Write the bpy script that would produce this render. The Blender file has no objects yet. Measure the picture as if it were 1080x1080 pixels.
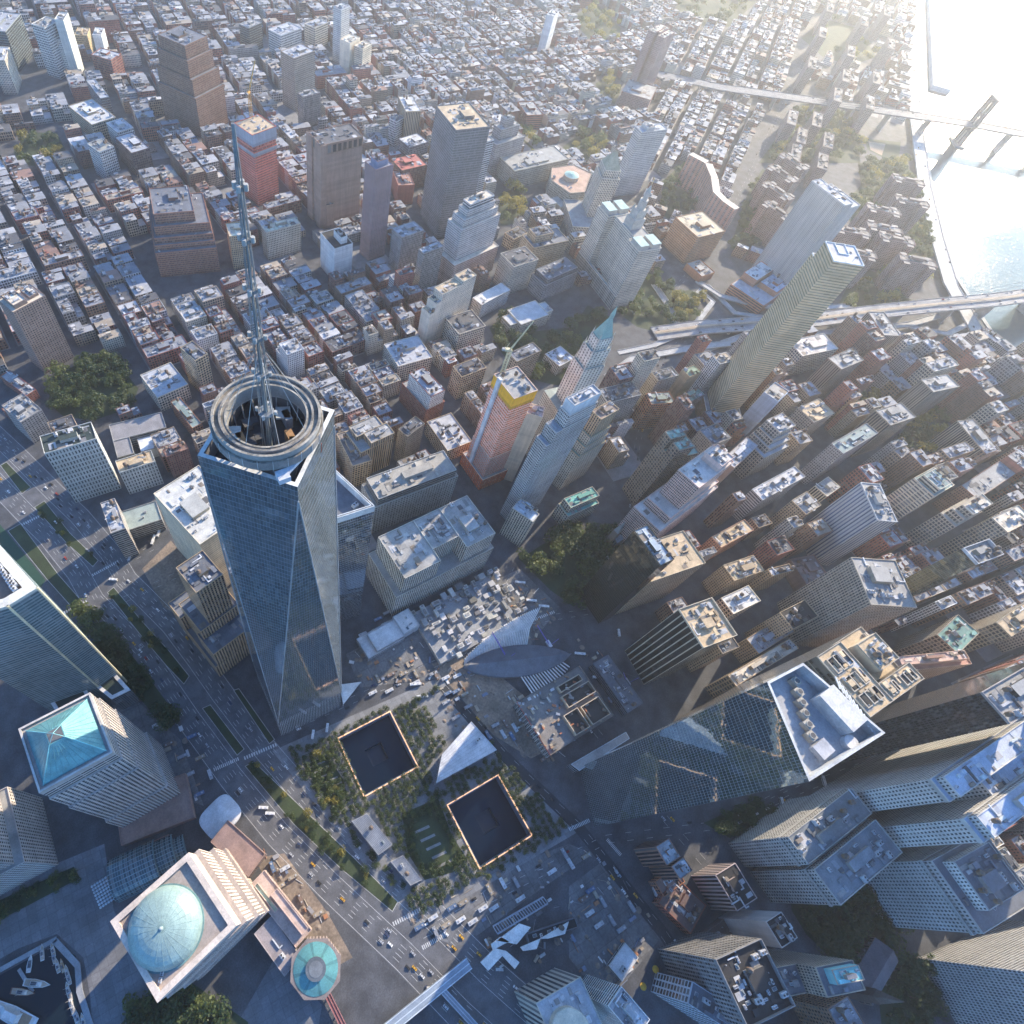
import bpy, math, random, numpy as np
from math import sin, cos, pi, radians, hypot, atan2, sqrt
random.seed(7)
SC = bpy.context.scene
COL = SC.collection

# ------------------------------------------------------------------ camera solved from known landmarks (metres, x east, y north)
CAM = np.array([-127.4, 46.5, 623.4])
YAW, PITCH, ROLL = radians(64.93), radians(57.96), radians(9.88)
FPX, CX, CY = 636.9, 406.8, 540.2                      # focal length and principal point, for a frame 1080 wide
def _rot():
    cy, sy = cos(YAW), sin(YAW)
    f = np.array([sy*cos(PITCH), cy*cos(PITCH), -sin(PITCH)])
    r = np.array([cy, -sy, 0.0]); u = np.cross(r, f)
    cr, sr = cos(ROLL), sin(ROLL)
    return np.array([cr*r+sr*u, -sr*r+cr*u, f])
M3 = _rot()
def at(px, py, z=0.0):
    """surveying helper: the world point at height z seen at a photo pixel"""
    d = np.array([(px-CX)/FPX, -(py-CY)/FPX, 1.0]) @ M3
    p = CAM + d*(z-CAM[2])/d[2]
    return (float(p[0]), float(p[1]))
def pix(x, y, z):
    d = M3 @ (np.array([x, y, z])-CAM)
    if d[2] < 1: return (-9999., -9999.)
    return (CX+FPX*d[0]/d[2], CY-FPX*d[1]/d[2])
def dist(x, y, z=0):
    return float(np.linalg.norm(np.array([x, y, z])-CAM))
def seen(x, y, z=0, m=60):
    a, b = pix(x, y, z)
    return -m < a < 1080+m and -m < b < 1080+m

# ------------------------------------------------------------------ materials
def newmat(name):
    m = bpy.data.materials.new(name); m.use_nodes = True
    nt = m.node_tree; nt.nodes.clear()
    return m, nt, nt.nodes, nt.links
def node(N, t, **k):
    n = N.new(t)
    for a, b in k.items():
        if a == 'ins':
            for i, v in b.items(): n.inputs[i].default_value = v
        else: setattr(n, a, b)
    return n
def mth(N, L, op, a, b=None):
    n = N.new('ShaderNodeMath'); n.operation = op
    for i, v in enumerate((a, b)):
        if v is None: continue
        if isinstance(v, (int, float)): n.inputs[i].default_value = v
        else: L.new(v, n.inputs[i])
    return n.outputs[0]
def mixc(N, L, f, a, b, bt='MIX'):
    n = N.new('ShaderNodeMix'); n.data_type = 'RGBA'; n.blend_type = bt
    for s, v in ((n.inputs['Factor'], f), (n.inputs[6], a), (n.inputs[7], b)):
        if isinstance(v, (int, float)): s.default_value = v
        elif isinstance(v, tuple): s.default_value = v
        else: L.new(v, s)
    return n.outputs[2]
def noise(N, L, scale, detail=3, vec=None, rough=.55):
    n = node(N, 'ShaderNodeTexNoise', ins={'Scale': scale, 'Detail': detail, 'Roughness': rough})
    if vec is not None: L.new(vec, n.inputs['Vector'])
    return n.outputs['Fac']
def ramp(N, L, f, lo, hi, a=0.0, b=1.0):
    n = node(N, 'ShaderNodeMapRange', ins={1: lo, 2: hi, 3: a, 4: b}); L.new(f, n.inputs[0]); return n.outputs[0]

def facade_mat():
    m, nt, N, L = newmat('facade')
    out = N.new('ShaderNodeOutputMaterial'); bs = N.new('ShaderNodeBsdfPrincipled'); L.new(bs.outputs[0], out.inputs[0])
    uv = N.new('ShaderNodeUVMap'); uv.uv_map = 'UVMap'
    sp = N.new('ShaderNodeSeparateXYZ'); L.new(uv.outputs[0], sp.inputs[0])
    wl = node(N, 'ShaderNodeAttribute', attribute_name='wall'); gl = node(N, 'ShaderNodeAttribute', attribute_name='glass')
    st = node(N, 'ShaderNodeAttribute', attribute_name='sty'); ss = N.new('ShaderNodeSeparateColor'); L.new(st.outputs['Color'], ss.inputs[0])
    wf, hf, gloss, rnd = ss.outputs[0], ss.outputs[1], ss.outputs[2], st.outputs['Alpha']
    fx = mth(N, L, 'ABSOLUTE', mth(N, L, 'SUBTRACT', mth(N, L, 'FRACT', sp.outputs[0]), .5))
    fy = mth(N, L, 'ABSOLUTE', mth(N, L, 'SUBTRACT', mth(N, L, 'FRACT', sp.outputs[1]), .5))
    mk = mth(N, L, 'MULTIPLY', mth(N, L, 'LESS_THAN', fx, mth(N, L, 'MULTIPLY', wf, .5)), mth(N, L, 'LESS_THAN', fy, mth(N, L, 'MULTIPLY', hf, .5)))
    cb = N.new('ShaderNodeCombineXYZ')
    L.new(mth(N, L, 'FLOOR', sp.outputs[0]), cb.inputs[0]); L.new(mth(N, L, 'FLOOR', sp.outputs[1]), cb.inputs[1]); L.new(mth(N, L, 'MULTIPLY', rnd, 91.7), cb.inputs[2])
    wn = N.new('ShaderNodeTexWhiteNoise'); L.new(cb.outputs[0], wn.inputs[0])
    r = wn.outputs['Value']
    geo = N.new('ShaderNodeNewGeometry')
    n1 = noise(N, L, .035, 4, geo.outputs['Position']); 
    mp = node(N, 'ShaderNodeMapping', ins={'Scale': (.35, .35, .03)}); L.new(geo.outputs['Position'], mp.inputs[0])
    n2 = noise(N, L, 1.0, 3, mp.outputs[0])
    f = mth(N, L, 'MULTIPLY', ramp(N, L, n1, .3, .7, .98, 1.32), ramp(N, L, n2, .3, .7, .88, 1.14))
    wf_ = N.new('ShaderNodeTexWhiteNoise'); wf_.noise_dimensions='2D'; cf = N.new('ShaderNodeCombineXYZ'); L.new(mth(N, L, 'FLOOR', sp.outputs[1]), cf.inputs[0]); L.new(mth(N, L, 'MULTIPLY', rnd, 37.3), cf.inputs[1]); L.new(cf.outputs[0], wf_.inputs[0])
    f = mth(N, L, 'MULTIPLY', f, ramp(N, L, wf_.outputs['Value'], 0, 1, .88, 1.1))
    f = mth(N, L, 'MULTIPLY', f, ramp(N, L, mth(N, L, 'LESS_THAN', mth(N, L, 'FRACT', mth(N, L, 'MULTIPLY', mth(N, L, 'FLOOR', sp.outputs[1]), .1428)), .05), 0, 1, 1., .80))
    fc = N.new('ShaderNodeCombineColor'); [L.new(f, fc.inputs[i]) for i in range(3)]
    wall = mixc(N, L, 1.0, wl.outputs['Color'], fc.outputs[0], 'MULTIPLY')
    # glass panes: every pane a little different, some with pale blinds
    blind = mth(N, L, 'MULTIPLY', mth(N, L, 'GREATER_THAN', r, .74), mth(N, L, 'SUBTRACT', 1.0, gloss))
    gv = mth(N,L,'ADD',mth(N,L,'MULTIPLY',ramp(N, L, r, 0, 1, .6, 1.35),mth(N,L,'SUBTRACT',1.0,gloss)),mth(N,L,'MULTIPLY',ramp(N,L,r,0,1,.9,1.1),gloss)); gc = N.new('ShaderNodeCombineColor'); [L.new(gv, gc.inputs[i]) for i in range(3)]
    g1 = mixc(N, L, 1.0, gl.outputs['Color'], gc.outputs[0], 'MULTIPLY')
    g2 = mixc(N, L, mth(N, L, 'MULTIPLY', blind, .42), g1, (.42, .40, .36, 1))
    L.new(mixc(N, L, mk, wall, g2), bs.inputs['Base Color'])
    L.new(mth(N, L, 'MULTIPLY', mk, gloss), bs.inputs['Metallic'])
    L.new(mth(N,L,'SUBTRACT',ramp(N, L, mk, 0, 1, .82, .13),mth(N,L,'MULTIPLY',mth(N,L,'MULTIPLY',gloss,mk),.12)), bs.inputs['Roughness'])
    bp = node(N, 'ShaderNodeBump', ins={'Strength': .5, 'Distance': .25}); L.new(mth(N, L, 'MULTIPLY', mth(N, L, 'SUBTRACT', 1.0, mk), mth(N,L,'SUBTRACT',1.0,gloss)), bp.inputs['Height'])
    # each pane of mirror glass sits at a slightly different tilt
    v1 = N.new('ShaderNodeVectorMath'); v1.operation='SUBTRACT'; L.new(wn.outputs['Color'], v1.inputs[0]); v1.inputs[1].default_value=(.5,.5,.5)
    v2 = N.new('ShaderNodeVectorMath'); v2.operation='SCALE'; L.new(v1.outputs[0], v2.inputs[0]); L.new(mth(N, L, 'MULTIPLY', mth(N, L, 'MULTIPLY', gloss, mk), .007), v2.inputs['Scale'])
    v3 = N.new('ShaderNodeVectorMath'); v3.operation='ADD'; L.new(bp.outputs[0], v3.inputs[0]); L.new(v2.outputs[0], v3.inputs[1])
    v4 = N.new('ShaderNodeVectorMath'); v4.operation='NORMALIZE'; L.new(v3.outputs[0], v4.inputs[0])
    L.new(v4.outputs[0], bs.inputs['Normal'])
    return m
def surf_mat():
    m, nt, N, L = newmat('membrane')
    out = N.new('ShaderNodeOutputMaterial'); bs = N.new('ShaderNodeBsdfPrincipled'); L.new(bs.outputs[0], out.inputs[0])
    wl = node(N, 'ShaderNodeAttribute', attribute_name='wall')
    geo = N.new('ShaderNodeNewGeometry')
    a = noise(N, L, .09, 5, geo.outputs['Position'], .65); b = noise(N, L, .8, 3, geo.outputs['Position'])
    f = mth(N, L, 'MULTIPLY', ramp(N, L, a, .3, .7, .72, 1.2), ramp(N, L, b, .3, .7, .85, 1.12))
    fc = N.new('ShaderNodeCombineColor'); [L.new(f, fc.inputs[i]) for i in range(3)]
    L.new(mixc(N, L, 1.0, wl.outputs['Color'], fc.outputs[0], 'MULTIPLY'), bs.inputs['Base Color'])
    bs.inputs['Roughness'].default_value = .85
    return m
def plain(name, col, rough=.8, metal=0.0, n1=.08, n2=.9, amt=.25, spec=None, emit=None, joint=0):
    m, nt, N, L = newmat(name)
    out = N.new('ShaderNodeOutputMaterial'); bs = N.new('ShaderNodeBsdfPrincipled'); L.new(bs.outputs[0], out.inputs[0])
    geo = N.new('ShaderNodeNewGeometry')
    a = noise(N, L, n1, 5, geo.outputs['Position'], .6); b = noise(N, L, n2, 3, geo.outputs['Position'])
    f = mth(N, L, 'MULTIPLY', ramp(N, L, a, .3, .7, 1-amt, 1+amt), ramp(N, L, b, .3, .7, 1-amt*.6, 1+amt*.6))
    if joint:      # paving joints on the site grid, and slabs of slightly different tone
        mp = node(N, 'ShaderNodeMapping', ins={'Rotation': (0, 0, radians(28.94))}); L.new(geo.outputs['Position'], mp.inputs[0])
        sx = N.new('ShaderNodeSeparateXYZ'); L.new(mp.outputs[0], sx.inputs[0]); cs=[]
        for k in (0, 1):
            q = mth(N, L, 'DIVIDE', sx.outputs[k], joint); cs.append(q)
            f = mth(N, L, 'MULTIPLY', f, ramp(N, L, mth(N, L, 'LESS_THAN', mth(N, L, 'FRACT', q), .05), 0, 1, 1., .72))
        cb = N.new('ShaderNodeCombineXYZ'); L.new(mth(N, L, 'FLOOR', cs[0]), cb.inputs[0]); L.new(mth(N, L, 'FLOOR', cs[1]), cb.inputs[1]); wn = N.new('ShaderNodeTexWhiteNoise'); L.new(cb.outputs[0], wn.inputs[0])
        f = mth(N, L, 'MULTIPLY', f, ramp(N, L, wn.outputs['Value'], 0, 1, .86, 1.12))
    fc = N.new('ShaderNodeCombineColor'); [L.new(f, fc.inputs[i]) for i in range(3)]
    L.new(mixc(N, L, 1.0, tuple(col)+(1,), fc.outputs[0], 'MULTIPLY'), bs.inputs['Base Color'])
    bs.inputs['Roughness'].default_value = rough; bs.inputs['Metallic'].default_value = metal
    if emit:
        bs.inputs['Emission Color'].default_value = tuple(emit[0])+(1,); bs.inputs['Emission Strength'].default_value = emit[1]
    return m
def water_mat(name, col, bump, rough, scale, spec=.5):
    m, nt, N, L = newmat(name)
    out = N.new('ShaderNodeOutputMaterial'); bs = N.new('ShaderNodeBsdfPrincipled'); L.new(bs.outputs[0], out.inputs[0])
    geo = N.new('ShaderNodeNewGeometry')
    a = noise(N, L, scale, 6, geo.outputs['Position'], .7); b = noise(N, L, scale*.08, 3, geo.outputs['Position'])
    bs.inputs['Base Color'].default_value = tuple(col)+(1,)
    bs.inputs['IOR'].default_value = 1.33; bs.inputs['Specular IOR Level'].default_value = spec
    L.new(ramp(N, L, b, .35, .65, rough*.7, rough*1.35), bs.inputs['Roughness'])
    bp = node(N, 'ShaderNodeBump', ins={'Strength': 1.0, 'Distance': bump}); L.new(a, bp.inputs['Height']); L.new(bp.outputs[0], bs.inputs['Normal'])
    return m
def leaf_mat(name, c1, c2):
    m, nt, N, L = newmat(name)
    out = N.new('ShaderNodeOutputMaterial'); bs = N.new('ShaderNodeBsdfPrincipled'); L.new(bs.outputs[0], out.inputs[0])
    geo = N.new('ShaderNodeNewGeometry'); oi = N.new('ShaderNodeObjectInfo')
    a = noise(N, L, .35, 3, geo.outputs['Position'])
    f = mth(N, L, 'ADD', mth(N, L, 'MULTIPLY', ramp(N, L, a, .3, .7), .6), mth(N, L, 'MULTIPLY', oi.outputs['Random'], .4))
    L.new(mixc(N, L, f, tuple(c1)+(1,), tuple(c2)+(1,)), bs.inputs['Base Color'])
    bs.inputs['Roughness'].default_value = .6
    tr = N.new('ShaderNodeBsdfTranslucent'); ms = N.new('ShaderNodeMixShader'); ms.inputs[0].default_value = .38
    L.new(mixc(N, L, f, tuple(min(1, 1.5*c) for c in c1)+(1,), tuple(min(1, 1.5*c) for c in c2)+(1,)), tr.inputs[0])
    L.new(bs.outputs[0], ms.inputs[1]); L.new(tr.outputs[0], ms.inputs[2]); L.new(ms.outputs[0], out.inputs[0])
    return m
FAC, SURF = facade_mat(), surf_mat()

# ------------------------------------------------------------------ colours (linear albedo)
C = dict(lime=(.44,.385,.295), pale=(.56,.49,.385), tan=(.41,.295,.175), sand=(.45,.345,.22), brick=(.24,.085,.055), red=(.26,.09,.06), brown=(.19,.105,.07),
    rust=(.36,.16,.085), white=(.54,.53,.50), cream=(.57,.49,.36), grey=(.28,.28,.28), dark=(.055,.055,.06), black=(.02,.02,.022), slate=(.13,.14,.16), blue=(.16,.20,.26),
    steel=(.42,.44,.46), pink=(.42,.31,.27), granite=(.36,.31,.27), olive=(.16,.16,.12), conc=(.28,.275,.26), asph=(.07,.072,.078), pave=(.21,.21,.21), tar=(.09,.09,.095),
    silver=(.37,.38,.395), teal=(.20,.46,.40), copper=(.15,.27,.235), green=(.05,.09,.03), glassb=(.03,.045,.06), glassg=(.035,.06,.06), gl=(.035,.04,.05))
STY = {  # cell width, floor height, window width share, window height share, mirror
    'punch': (2.7, 3.6, .50, .55, .12), 'loft': (3.6, 4.2, .70, .66, .12), 'pier': (2.8, 3.8, .52, .80, .15), 'ribbon': (7., 3.8, .96, .48, .25),
    'curtain': (1.7, 4.1, .90, .86, .75), 'mirror': (1.55, 4.0, .94, .93, .9), 'blank': (4., 4., 0., 0., 0.), 'fine': (2.0, 3.4, .52, .55, .12), 'strip': (3.2, 60., .55, .98, .2),
    'big': (5.2, 5.2, .74, .72, .15), 'dense': (1.9, 3.7, .62, .62, .2), 'apt': (3.3, 3.0, .55, .50, .15)}

# ------------------------------------------------------------------ mesh builder
class MB:
    def __init__(s): s.v=[]; s.f=[]; s.m=[]; s.uv=[]; s.w=[]; s.g=[]; s.s=[]
    def face(s, pts, uv=None, mi=1, wall=(.3,.3,.3), glass=(.03,.03,.04), sty=(0,0,0,0)):
        b=len(s.v); n=len(pts); s.v+=[tuple(p) for p in pts]; s.f.append(tuple(range(b,b+n))); s.m.append(mi)
        s.uv += list(uv) if uv else [(0.,0.)]*n
        s.w += [tuple(wall)+(1.,)]*n; s.g += [tuple(glass)+(1.,)]*n; s.s += [tuple(sty)]*n
    def wall(s, a, b, z0, z1, S, wall, glass, rnd=.5, z0b=None, z1b=None):
        """one facade from a to b (outside on the right hand of a->b when ccw)"""
        st = STY[S] if isinstance(S, str) else S
        Lw = hypot(b[0]-a[0], b[1]-a[1]); n = max(1, round(Lw/st[0])); mm = max(1, round((z1-z0)/st[1]))
        if Lw < .05: return
        s.face([(a[0],a[1],z0),(b[0],b[1],z0),(b[0],b[1],z1),(a[0],a[1],z1)], [(0,0),(n,0),(n,mm),(0,mm)], 0, wall, glass, (st[2],st[3],st[4],rnd))
    def walls(s, P, z0, z1, S, wall, glass, rnd=.5):
        for i in range(len(P)): s.wall(P[i], P[(i+1)%len(P)], z0, z1, S, wall, glass, rnd)
    def cap(s, P, z, col, mi=1): s.face([(p[0],p[1],z) for p in P], None, mi, col)
    def prism(s, P, z0, z1, col, top=None):
        for i in range(len(P)):
            a,b=P[i],P[(i+1)%len(P)]; s.face([(a[0],a[1],z0),(b[0],b[1],z0),(b[0],b[1],z1),(a[0],a[1],z1)],None,1,col)
        s.cap(P,z1,top or col); s.face([(p[0],p[1],z0) for p in reversed(P)],None,1,col)
    def box(s, c, sx, sy, sz, az=0, col=(.3,.3,.3), top=None): s.prism(rect(c[0],c[1],sx,sy,az), c[2], c[2]+sz, col, top)
    def frustum(s, P, Q, z0, z1, col):
        for i in range(len(P)):
            j=(i+1)%len(P); s.face([(P[i][0],P[i][1],z0),(P[j][0],P[j][1],z0),(Q[j][0],Q[j][1],z1),(Q[i][0],Q[i][1],z1)],None,1,col)
        s.cap(Q,z1,col)
    def cone(s, P, apex, z0, z1, col):
        for i in range(len(P)):
            j=(i+1)%len(P); s.face([(P[i][0],P[i][1],z0),(P[j][0],P[j][1],z0),(apex[0],apex[1],z1)],None,1,col)
    def cyl(s, x, y, z0, z1, r, n=12, col=(.3,.3,.3), r2=None, top=None):
        P=ngon(x,y,r,n); Q=ngon(x,y,r2 if r2 is not None else r,n); s.frustum(P,Q,z0,z1,col)
        if top: s.cap(Q,z1+.02,top)
    def tube(s, p, q, r, n=6, col=(.3,.3,.3), r2=None):
        p=np.array(p,float); q=np.array(q,float); d=q-p; l=np.linalg.norm(d)
        if l<1e-6: return
        d/=l; a=np.cross(d,[0,0,1.]); 
        if np.linalg.norm(a)<1e-3: a=np.array([1.,0,0])
        a/=np.linalg.norm(a); b=np.cross(d,a); r2=r if r2 is None else r2
        A=[p+r*(a*cos(t)+b*sin(t)) for t in np.arange(n)*2*pi/n]; B=[q+r2*(a*cos(t)+b*sin(t)) for t in np.arange(n)*2*pi/n]
        for i in range(n):
            j=(i+1)%n; s.face([A[j],A[i],B[i],B[j]],None,1,col)
        s.face(A,None,1,col); s.face(list(reversed(B)),None,1,col)
    def beam(s, p, q, w, h, col):
        """level bar from p to q, w wide and h tall, its top at the given z"""
        dx,dy=q[0]-p[0],q[1]-p[1]; l=hypot(dx,dy); nx,ny=-dy/l*w/2,dx/l*w/2
        t=[(p[0]-nx,p[1]-ny,p[2]),(q[0]-nx,q[1]-ny,q[2]),(q[0]+nx,q[1]+ny,q[2]),(p[0]+nx,p[1]+ny,p[2])]
        u=[(a[0],a[1],a[2]-h) for a in t]
        s.face(t,None,1,col); s.face(u[::-1],None,1,col)
        for i in range(4): j=(i+1)%4; s.face([u[i],u[j],t[j],t[i]],None,1,col)
    def build(s, name, parent=None, loc=None, mats=None, smooth=False):
        if not s.f: return None
        me=bpy.data.meshes.new(name); o=loc if loc is not None else ((parent.location if parent is not None else (0,0,0)))
        ox,oy,oz=o
        me.from_pydata([(a-ox,b-oy,c-oz) for a,b,c in s.v],[],s.f)
        for m in (mats or (FAC,SURF)): me.materials.append(m)
        if not mats: me.polygons.foreach_set('material_index',s.m)
        uvl=me.uv_layers.new(name='UVMap'); uvl.data.foreach_set('uv',np.array(s.uv,np.float32).ravel())
        for nm,d in (('wall',s.w),('glass',s.g),('sty',s.s)):
            at_=me.attributes.new(nm,'FLOAT_COLOR','POINT'); at_.data.foreach_set('color',np.array(d,np.float32).ravel())
        if smooth: me.polygons.foreach_set('use_smooth',[True]*len(me.polygons))
        ob=bpy.data.objects.new(name,me); COL.objects.link(ob)
        if parent is not None: ob.parent=parent
        else: ob.location=o
        return ob
def rect(x,y,sx,sy,az):
    """rectangle, sx along the compass bearing az+90, sy along az (degrees clockwise from north), ccw"""
    t=radians(az); ea=(cos(t),-sin(t)); eb=(sin(t),cos(t))
    return [(x+ea[0]*a*sx/2+eb[0]*b*sy/2, y+ea[1]*a*sx/2+eb[1]*b*sy/2) for a,b in ((-1,-1),(1,-1),(1,1),(-1,1))]
def ngon(x,y,r,n,ph=0.): return [(x+r*cos(ph+i*2*pi/n),y+r*sin(ph+i*2*pi/n)) for i in range(n)]
def area(P): return .5*sum(P[i][0]*P[(i+1)%len(P)][1]-P[(i+1)%len(P)][0]*P[i][1] for i in range(len(P)))
def ccw(P): return list(P) if area(P)>0 else list(reversed(P))
def cen(P): return (sum(p[0] for p in P)/len(P), sum(p[1] for p in P)/len(P))
def inset(P,d):
    n=len(P); R=[]
    for i in range(n):
        a,b,c=P[i-1],P[i],P[(i+1)%n]
        u=(b[0]-a[0],b[1]-a[1]); v=(c[0]-b[0],c[1]-b[1]); lu=hypot(*u) or 1; lv=hypot(*v) or 1
        n1=(-u[1]/lu,u[0]/lu); n2=(-v[1]/lv,v[0]/lv); k=1+n1[0]*n2[0]+n1[1]*n2[1]; k=max(k,.3)
        R.append((b[0]+(n1[0]+n2[0])*d/k,b[1]+(n1[1]+n2[1])*d/k))
    return R
def inside(p,P):
    c=False; x,y=p; n=len(P)
    for i in range(n):
        (x1,y1),(x2,y2)=P[i],P[i-1]
        if (y1>y)!=(y2>y) and x<(x2-x1)*(y-y1)/(y2-y1)+x1: c=not c
    return c
def rect3(p0,p1,p2):
    """rectangle from one edge p0-p1 and a third corner; ccw"""
    if hypot(p2[0]-p1[0],p2[1]-p1[1])>hypot(p1[0]-p0[0],p1[1]-p0[1]):      # square up on the longer edge
        e=(p2[0]-p1[0],p2[1]-p1[1]); l=hypot(*e); n=(-e[1]/l,e[0]/l); d=(p0[0]-p1[0])*n[0]+(p0[1]-p1[1])*n[1]
        p0=(p1[0]+n[0]*d,p1[1]+n[1]*d); q0=(p2[0]+n[0]*d,p2[1]+n[1]*d); q1=p2
    else:
        e=(p1[0]-p0[0],p1[1]-p0[1]); l=hypot(*e); n=(-e[1]/l,e[0]/l); d=(p2[0]-p1[0])*n[0]+(p2[1]-p1[1])*n[1]
        q1,q0=(p1[0]+n[0]*d,p1[1]+n[1]*d),(p0[0]+n[0]*d,p0[1]+n[1]*d)
    return [p0,p1,q1,q0] if area([p0,p1,q1,q0])>0 else [p1,p0,q0,q1]
def pxp(L,z=0): return ccw([at(x,y,z) for x,y in L])
def pxrect(L,z): return rect3(*[at(x,y,z) for x,y in L[:3]])
def frac(P,u0,u1,v0,v1):
    """sub rectangle of the rectangle P in shares of its two edges"""
    o,a,b=P[0],P[1],P[3]
    f=lambda u,v:(o[0]+(a[0]-o[0])*u+(b[0]-o[0])*v,o[1]+(a[1]-o[1])*u+(b[1]-o[1])*v)
    return [f(u0,v0),f(u1,v0),f(u1,v1),f(u0,v1)]
EXC=[]      # footprints that ordinary buildings must keep clear of
def exclude(P,grow=0.):
    Q=inset(P,-grow) if grow else P
    EXC.append((min(p[0] for p in Q),max(p[0] for p in Q),min(p[1] for p in Q),max(p[1] for p in Q),Q))
def blocked(p):
    for x0,x1,y0,y1,Q in EXC:
        if x0<p[0]<x1 and y0<p[1]<y1 and inside(p,Q): return True
    return False

# ------------------------------------------------------------------ things and parts
def tag(o,label=None,cat=None,group=None,kind=None):
    if label: o['label']=label
    if cat: o['category']=cat
    if group: o['group']=group
    if kind: o['kind']=kind
    return o
def thing(name,label,cat,loc,group=None,rz=0.):
    o=bpy.data.objects.new(name,None); o.empty_display_size=2; COL.objects.link(o); o.location=loc; o.rotation_euler=(0,0,rz)
    return tag(o,label,cat,group)
def share(name,me,parent,loc=(0,0,0),rz=0.,sc=(1,1,1)):
    o=bpy.data.objects.new(name,me); COL.objects.link(o); o.parent=parent; o.location=loc; o.rotation_euler=(0,0,rz); o.scale=sc
    return o
def structure(name,o): o['kind']='structure'; return o

# roof equipment meshes, shared by every roof (unit = metres, standing on z = 0)
def _unit(name,fn):
    mb=MB(); fn(mb); o=mb.build(name); me=o.data; bpy.data.objects.remove(o); return me
def _tank(m):
    for a in range(4): m.tube((1.2*cos(a*pi/2+.78),1.2*sin(a*pi/2+.78),0),(1.2*cos(a*pi/2+.78),1.2*sin(a*pi/2+.78),2.6),.12,4,(.1,.09,.08))
    m.cyl(0,0,2.6,6.4,1.9,12,(.20,.13,.08)); m.cone(ngon(0,0,2.15,12),(0,0),6.4,7.8,(.13,.10,.08))
def _ac(m):
    m.box((0,0,.35),2.6,1.8,1.5,0,(.50,.51,.52)); m.cyl(-.6,0,1.85,2.1,.55,10,(.16,.16,.17)); m.cyl(.6,0,1.85,2.1,.55,10,(.16,.16,.17))
    for a in (-1,1): m.box((a,0,0),.2,1.6,.35,0,(.2,.2,.2))
def _ct(m):
    m.box((0,0,.6),5.,3.4,3.2,0,(.40,.41,.42)); 
    for a in (-1.2,1.2): m.cyl(a,0,3.8,4.5,1.05,14,(.5,.5,.5),.95); m.cyl(a,0,4.5,4.52,.85,14,(.05,.05,.05))
def _duct(m):
    m.box((0,0,.5),9,.9,.8,0,(.55,.56,.57)); m.box((4.2,1.4,.5),.9,3.6,.8,0,(.52,.53,.54)); m.box((-3,0,0),.3,1.,.5,0,(.2,.2,.2)); m.box((3,0,0),.3,1.,.5,0,(.2,.2,.2))
def _vent(m):
    m.cyl(0,0,0,1.3,.3,8,(.5,.5,.5)); m.cyl(0,0,1.3,1.8,.5,8,(.42,.42,.42),.35)
def _sky(m):
    m.box((0,0,0),3.6,2.4,.7,0,(.4,.4,.4)); m.cone(rect(0,0,3.2,2.0,0),(0,0),.7,1.5,(.10,.13,.15))
UT={'water_tank':_unit('water_tank',_tank),'cooling_unit':_unit('cooling_unit',_ac),'cooling_tower':_unit('cooling_tower',_ct),'duct':_unit('duct',_duct),'vent':_unit('vent',_vent),'skylight':_unit('skylight',_sky)}
UR={'water_tank':2.2,'cooling_unit':1.7,'cooling_tower':3.2,'duct':4.8,'vent':.6,'skylight':2.2}
def roofspots(P,n,rng,marg):
    Q=inset(P,marg); xs=[p[0] for p in Q]; ys=[p[1] for p in Q]; R=[]
    if abs(area(P))<8 or area(Q)<2: return R
    for _ in range(n*30):
        p=(rng.uniform(min(xs),max(xs)),rng.uniform(min(ys),max(ys)))
        if inside(p,Q) and all(hypot(p[0]-q[0],p[1]-q[1])>marg*1.6 for q in R): R.append(p)
        if len(R)>=n: break
    return R
def equip(root,P,z,n,rng,par=None,kinds=('cooling_unit','cooling_unit','vent','duct','cooling_tower','skylight','water_tank')):
    o=root.location; e=(P[1][0]-P[0][0],P[1][1]-P[0][1]); rz=atan2(e[1],e[0]); w=sqrt(abs(area(P)))
    for p in roofspots(P,n,rng,2.6 if w>14 else 1.6):
        k=rng.choice(kinds)
        if UR[k]*2>w*.6: k='vent' if w<7 else 'cooling_unit'
        share(k,UT[k],par or root,(p[0]-o.x,p[1]-o.y,z-o.z),rz+rng.choice((0,pi/2)),(1,1,1) if k!='cooling_unit' else (rng.uniform(.8,1.6),rng.uniform(.8,1.3),rng.uniform(.8,1.4)))

def patches(m,P,z,rc,rng,n,avoid=()):
    """low roof build-up: membrane fields, kerbs, walkway pads, hatch boxes"""
    R=P if len(P)==4 else None
    for _ in range(n):
        if R is None: break
        u,v=rng.uniform(.04,.82),rng.uniform(.04,.82); L1=hypot(P[1][0]-P[0][0],P[1][1]-P[0][1]); L2=hypot(P[3][0]-P[0][0],P[3][1]-P[0][1])
        su,sv=min(.94-u,rng.uniform(1.2,9)/L1),min(.94-v,rng.uniform(1.2,9)/L2)
        if su<.01 or sv<.01: continue
        Q=frac(P,u,u+su,v,v+sv); big=su*L1*sv*L2>22
        if any(inside(q,a) for a in avoid for q in Q+[cen(Q)]): continue
        h=rng.uniform(.12,.35) if big else rng.uniform(.4,2.4); k=rng.random()
        q_=rng.uniform(.55,1.45); cc=tuple(a*q_ for a in rc) if k<.6 else rng.choice(((.34,.345,.35),(.09,.09,.095),(.26,.25,.235),(.42,.42,.42),(.2,.165,.13),(.15,.15,.155)))
        m.prism(Q,z+.01,z+h+rng.random()*.01,tuple(min(.6,c) for c in cc))
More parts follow.
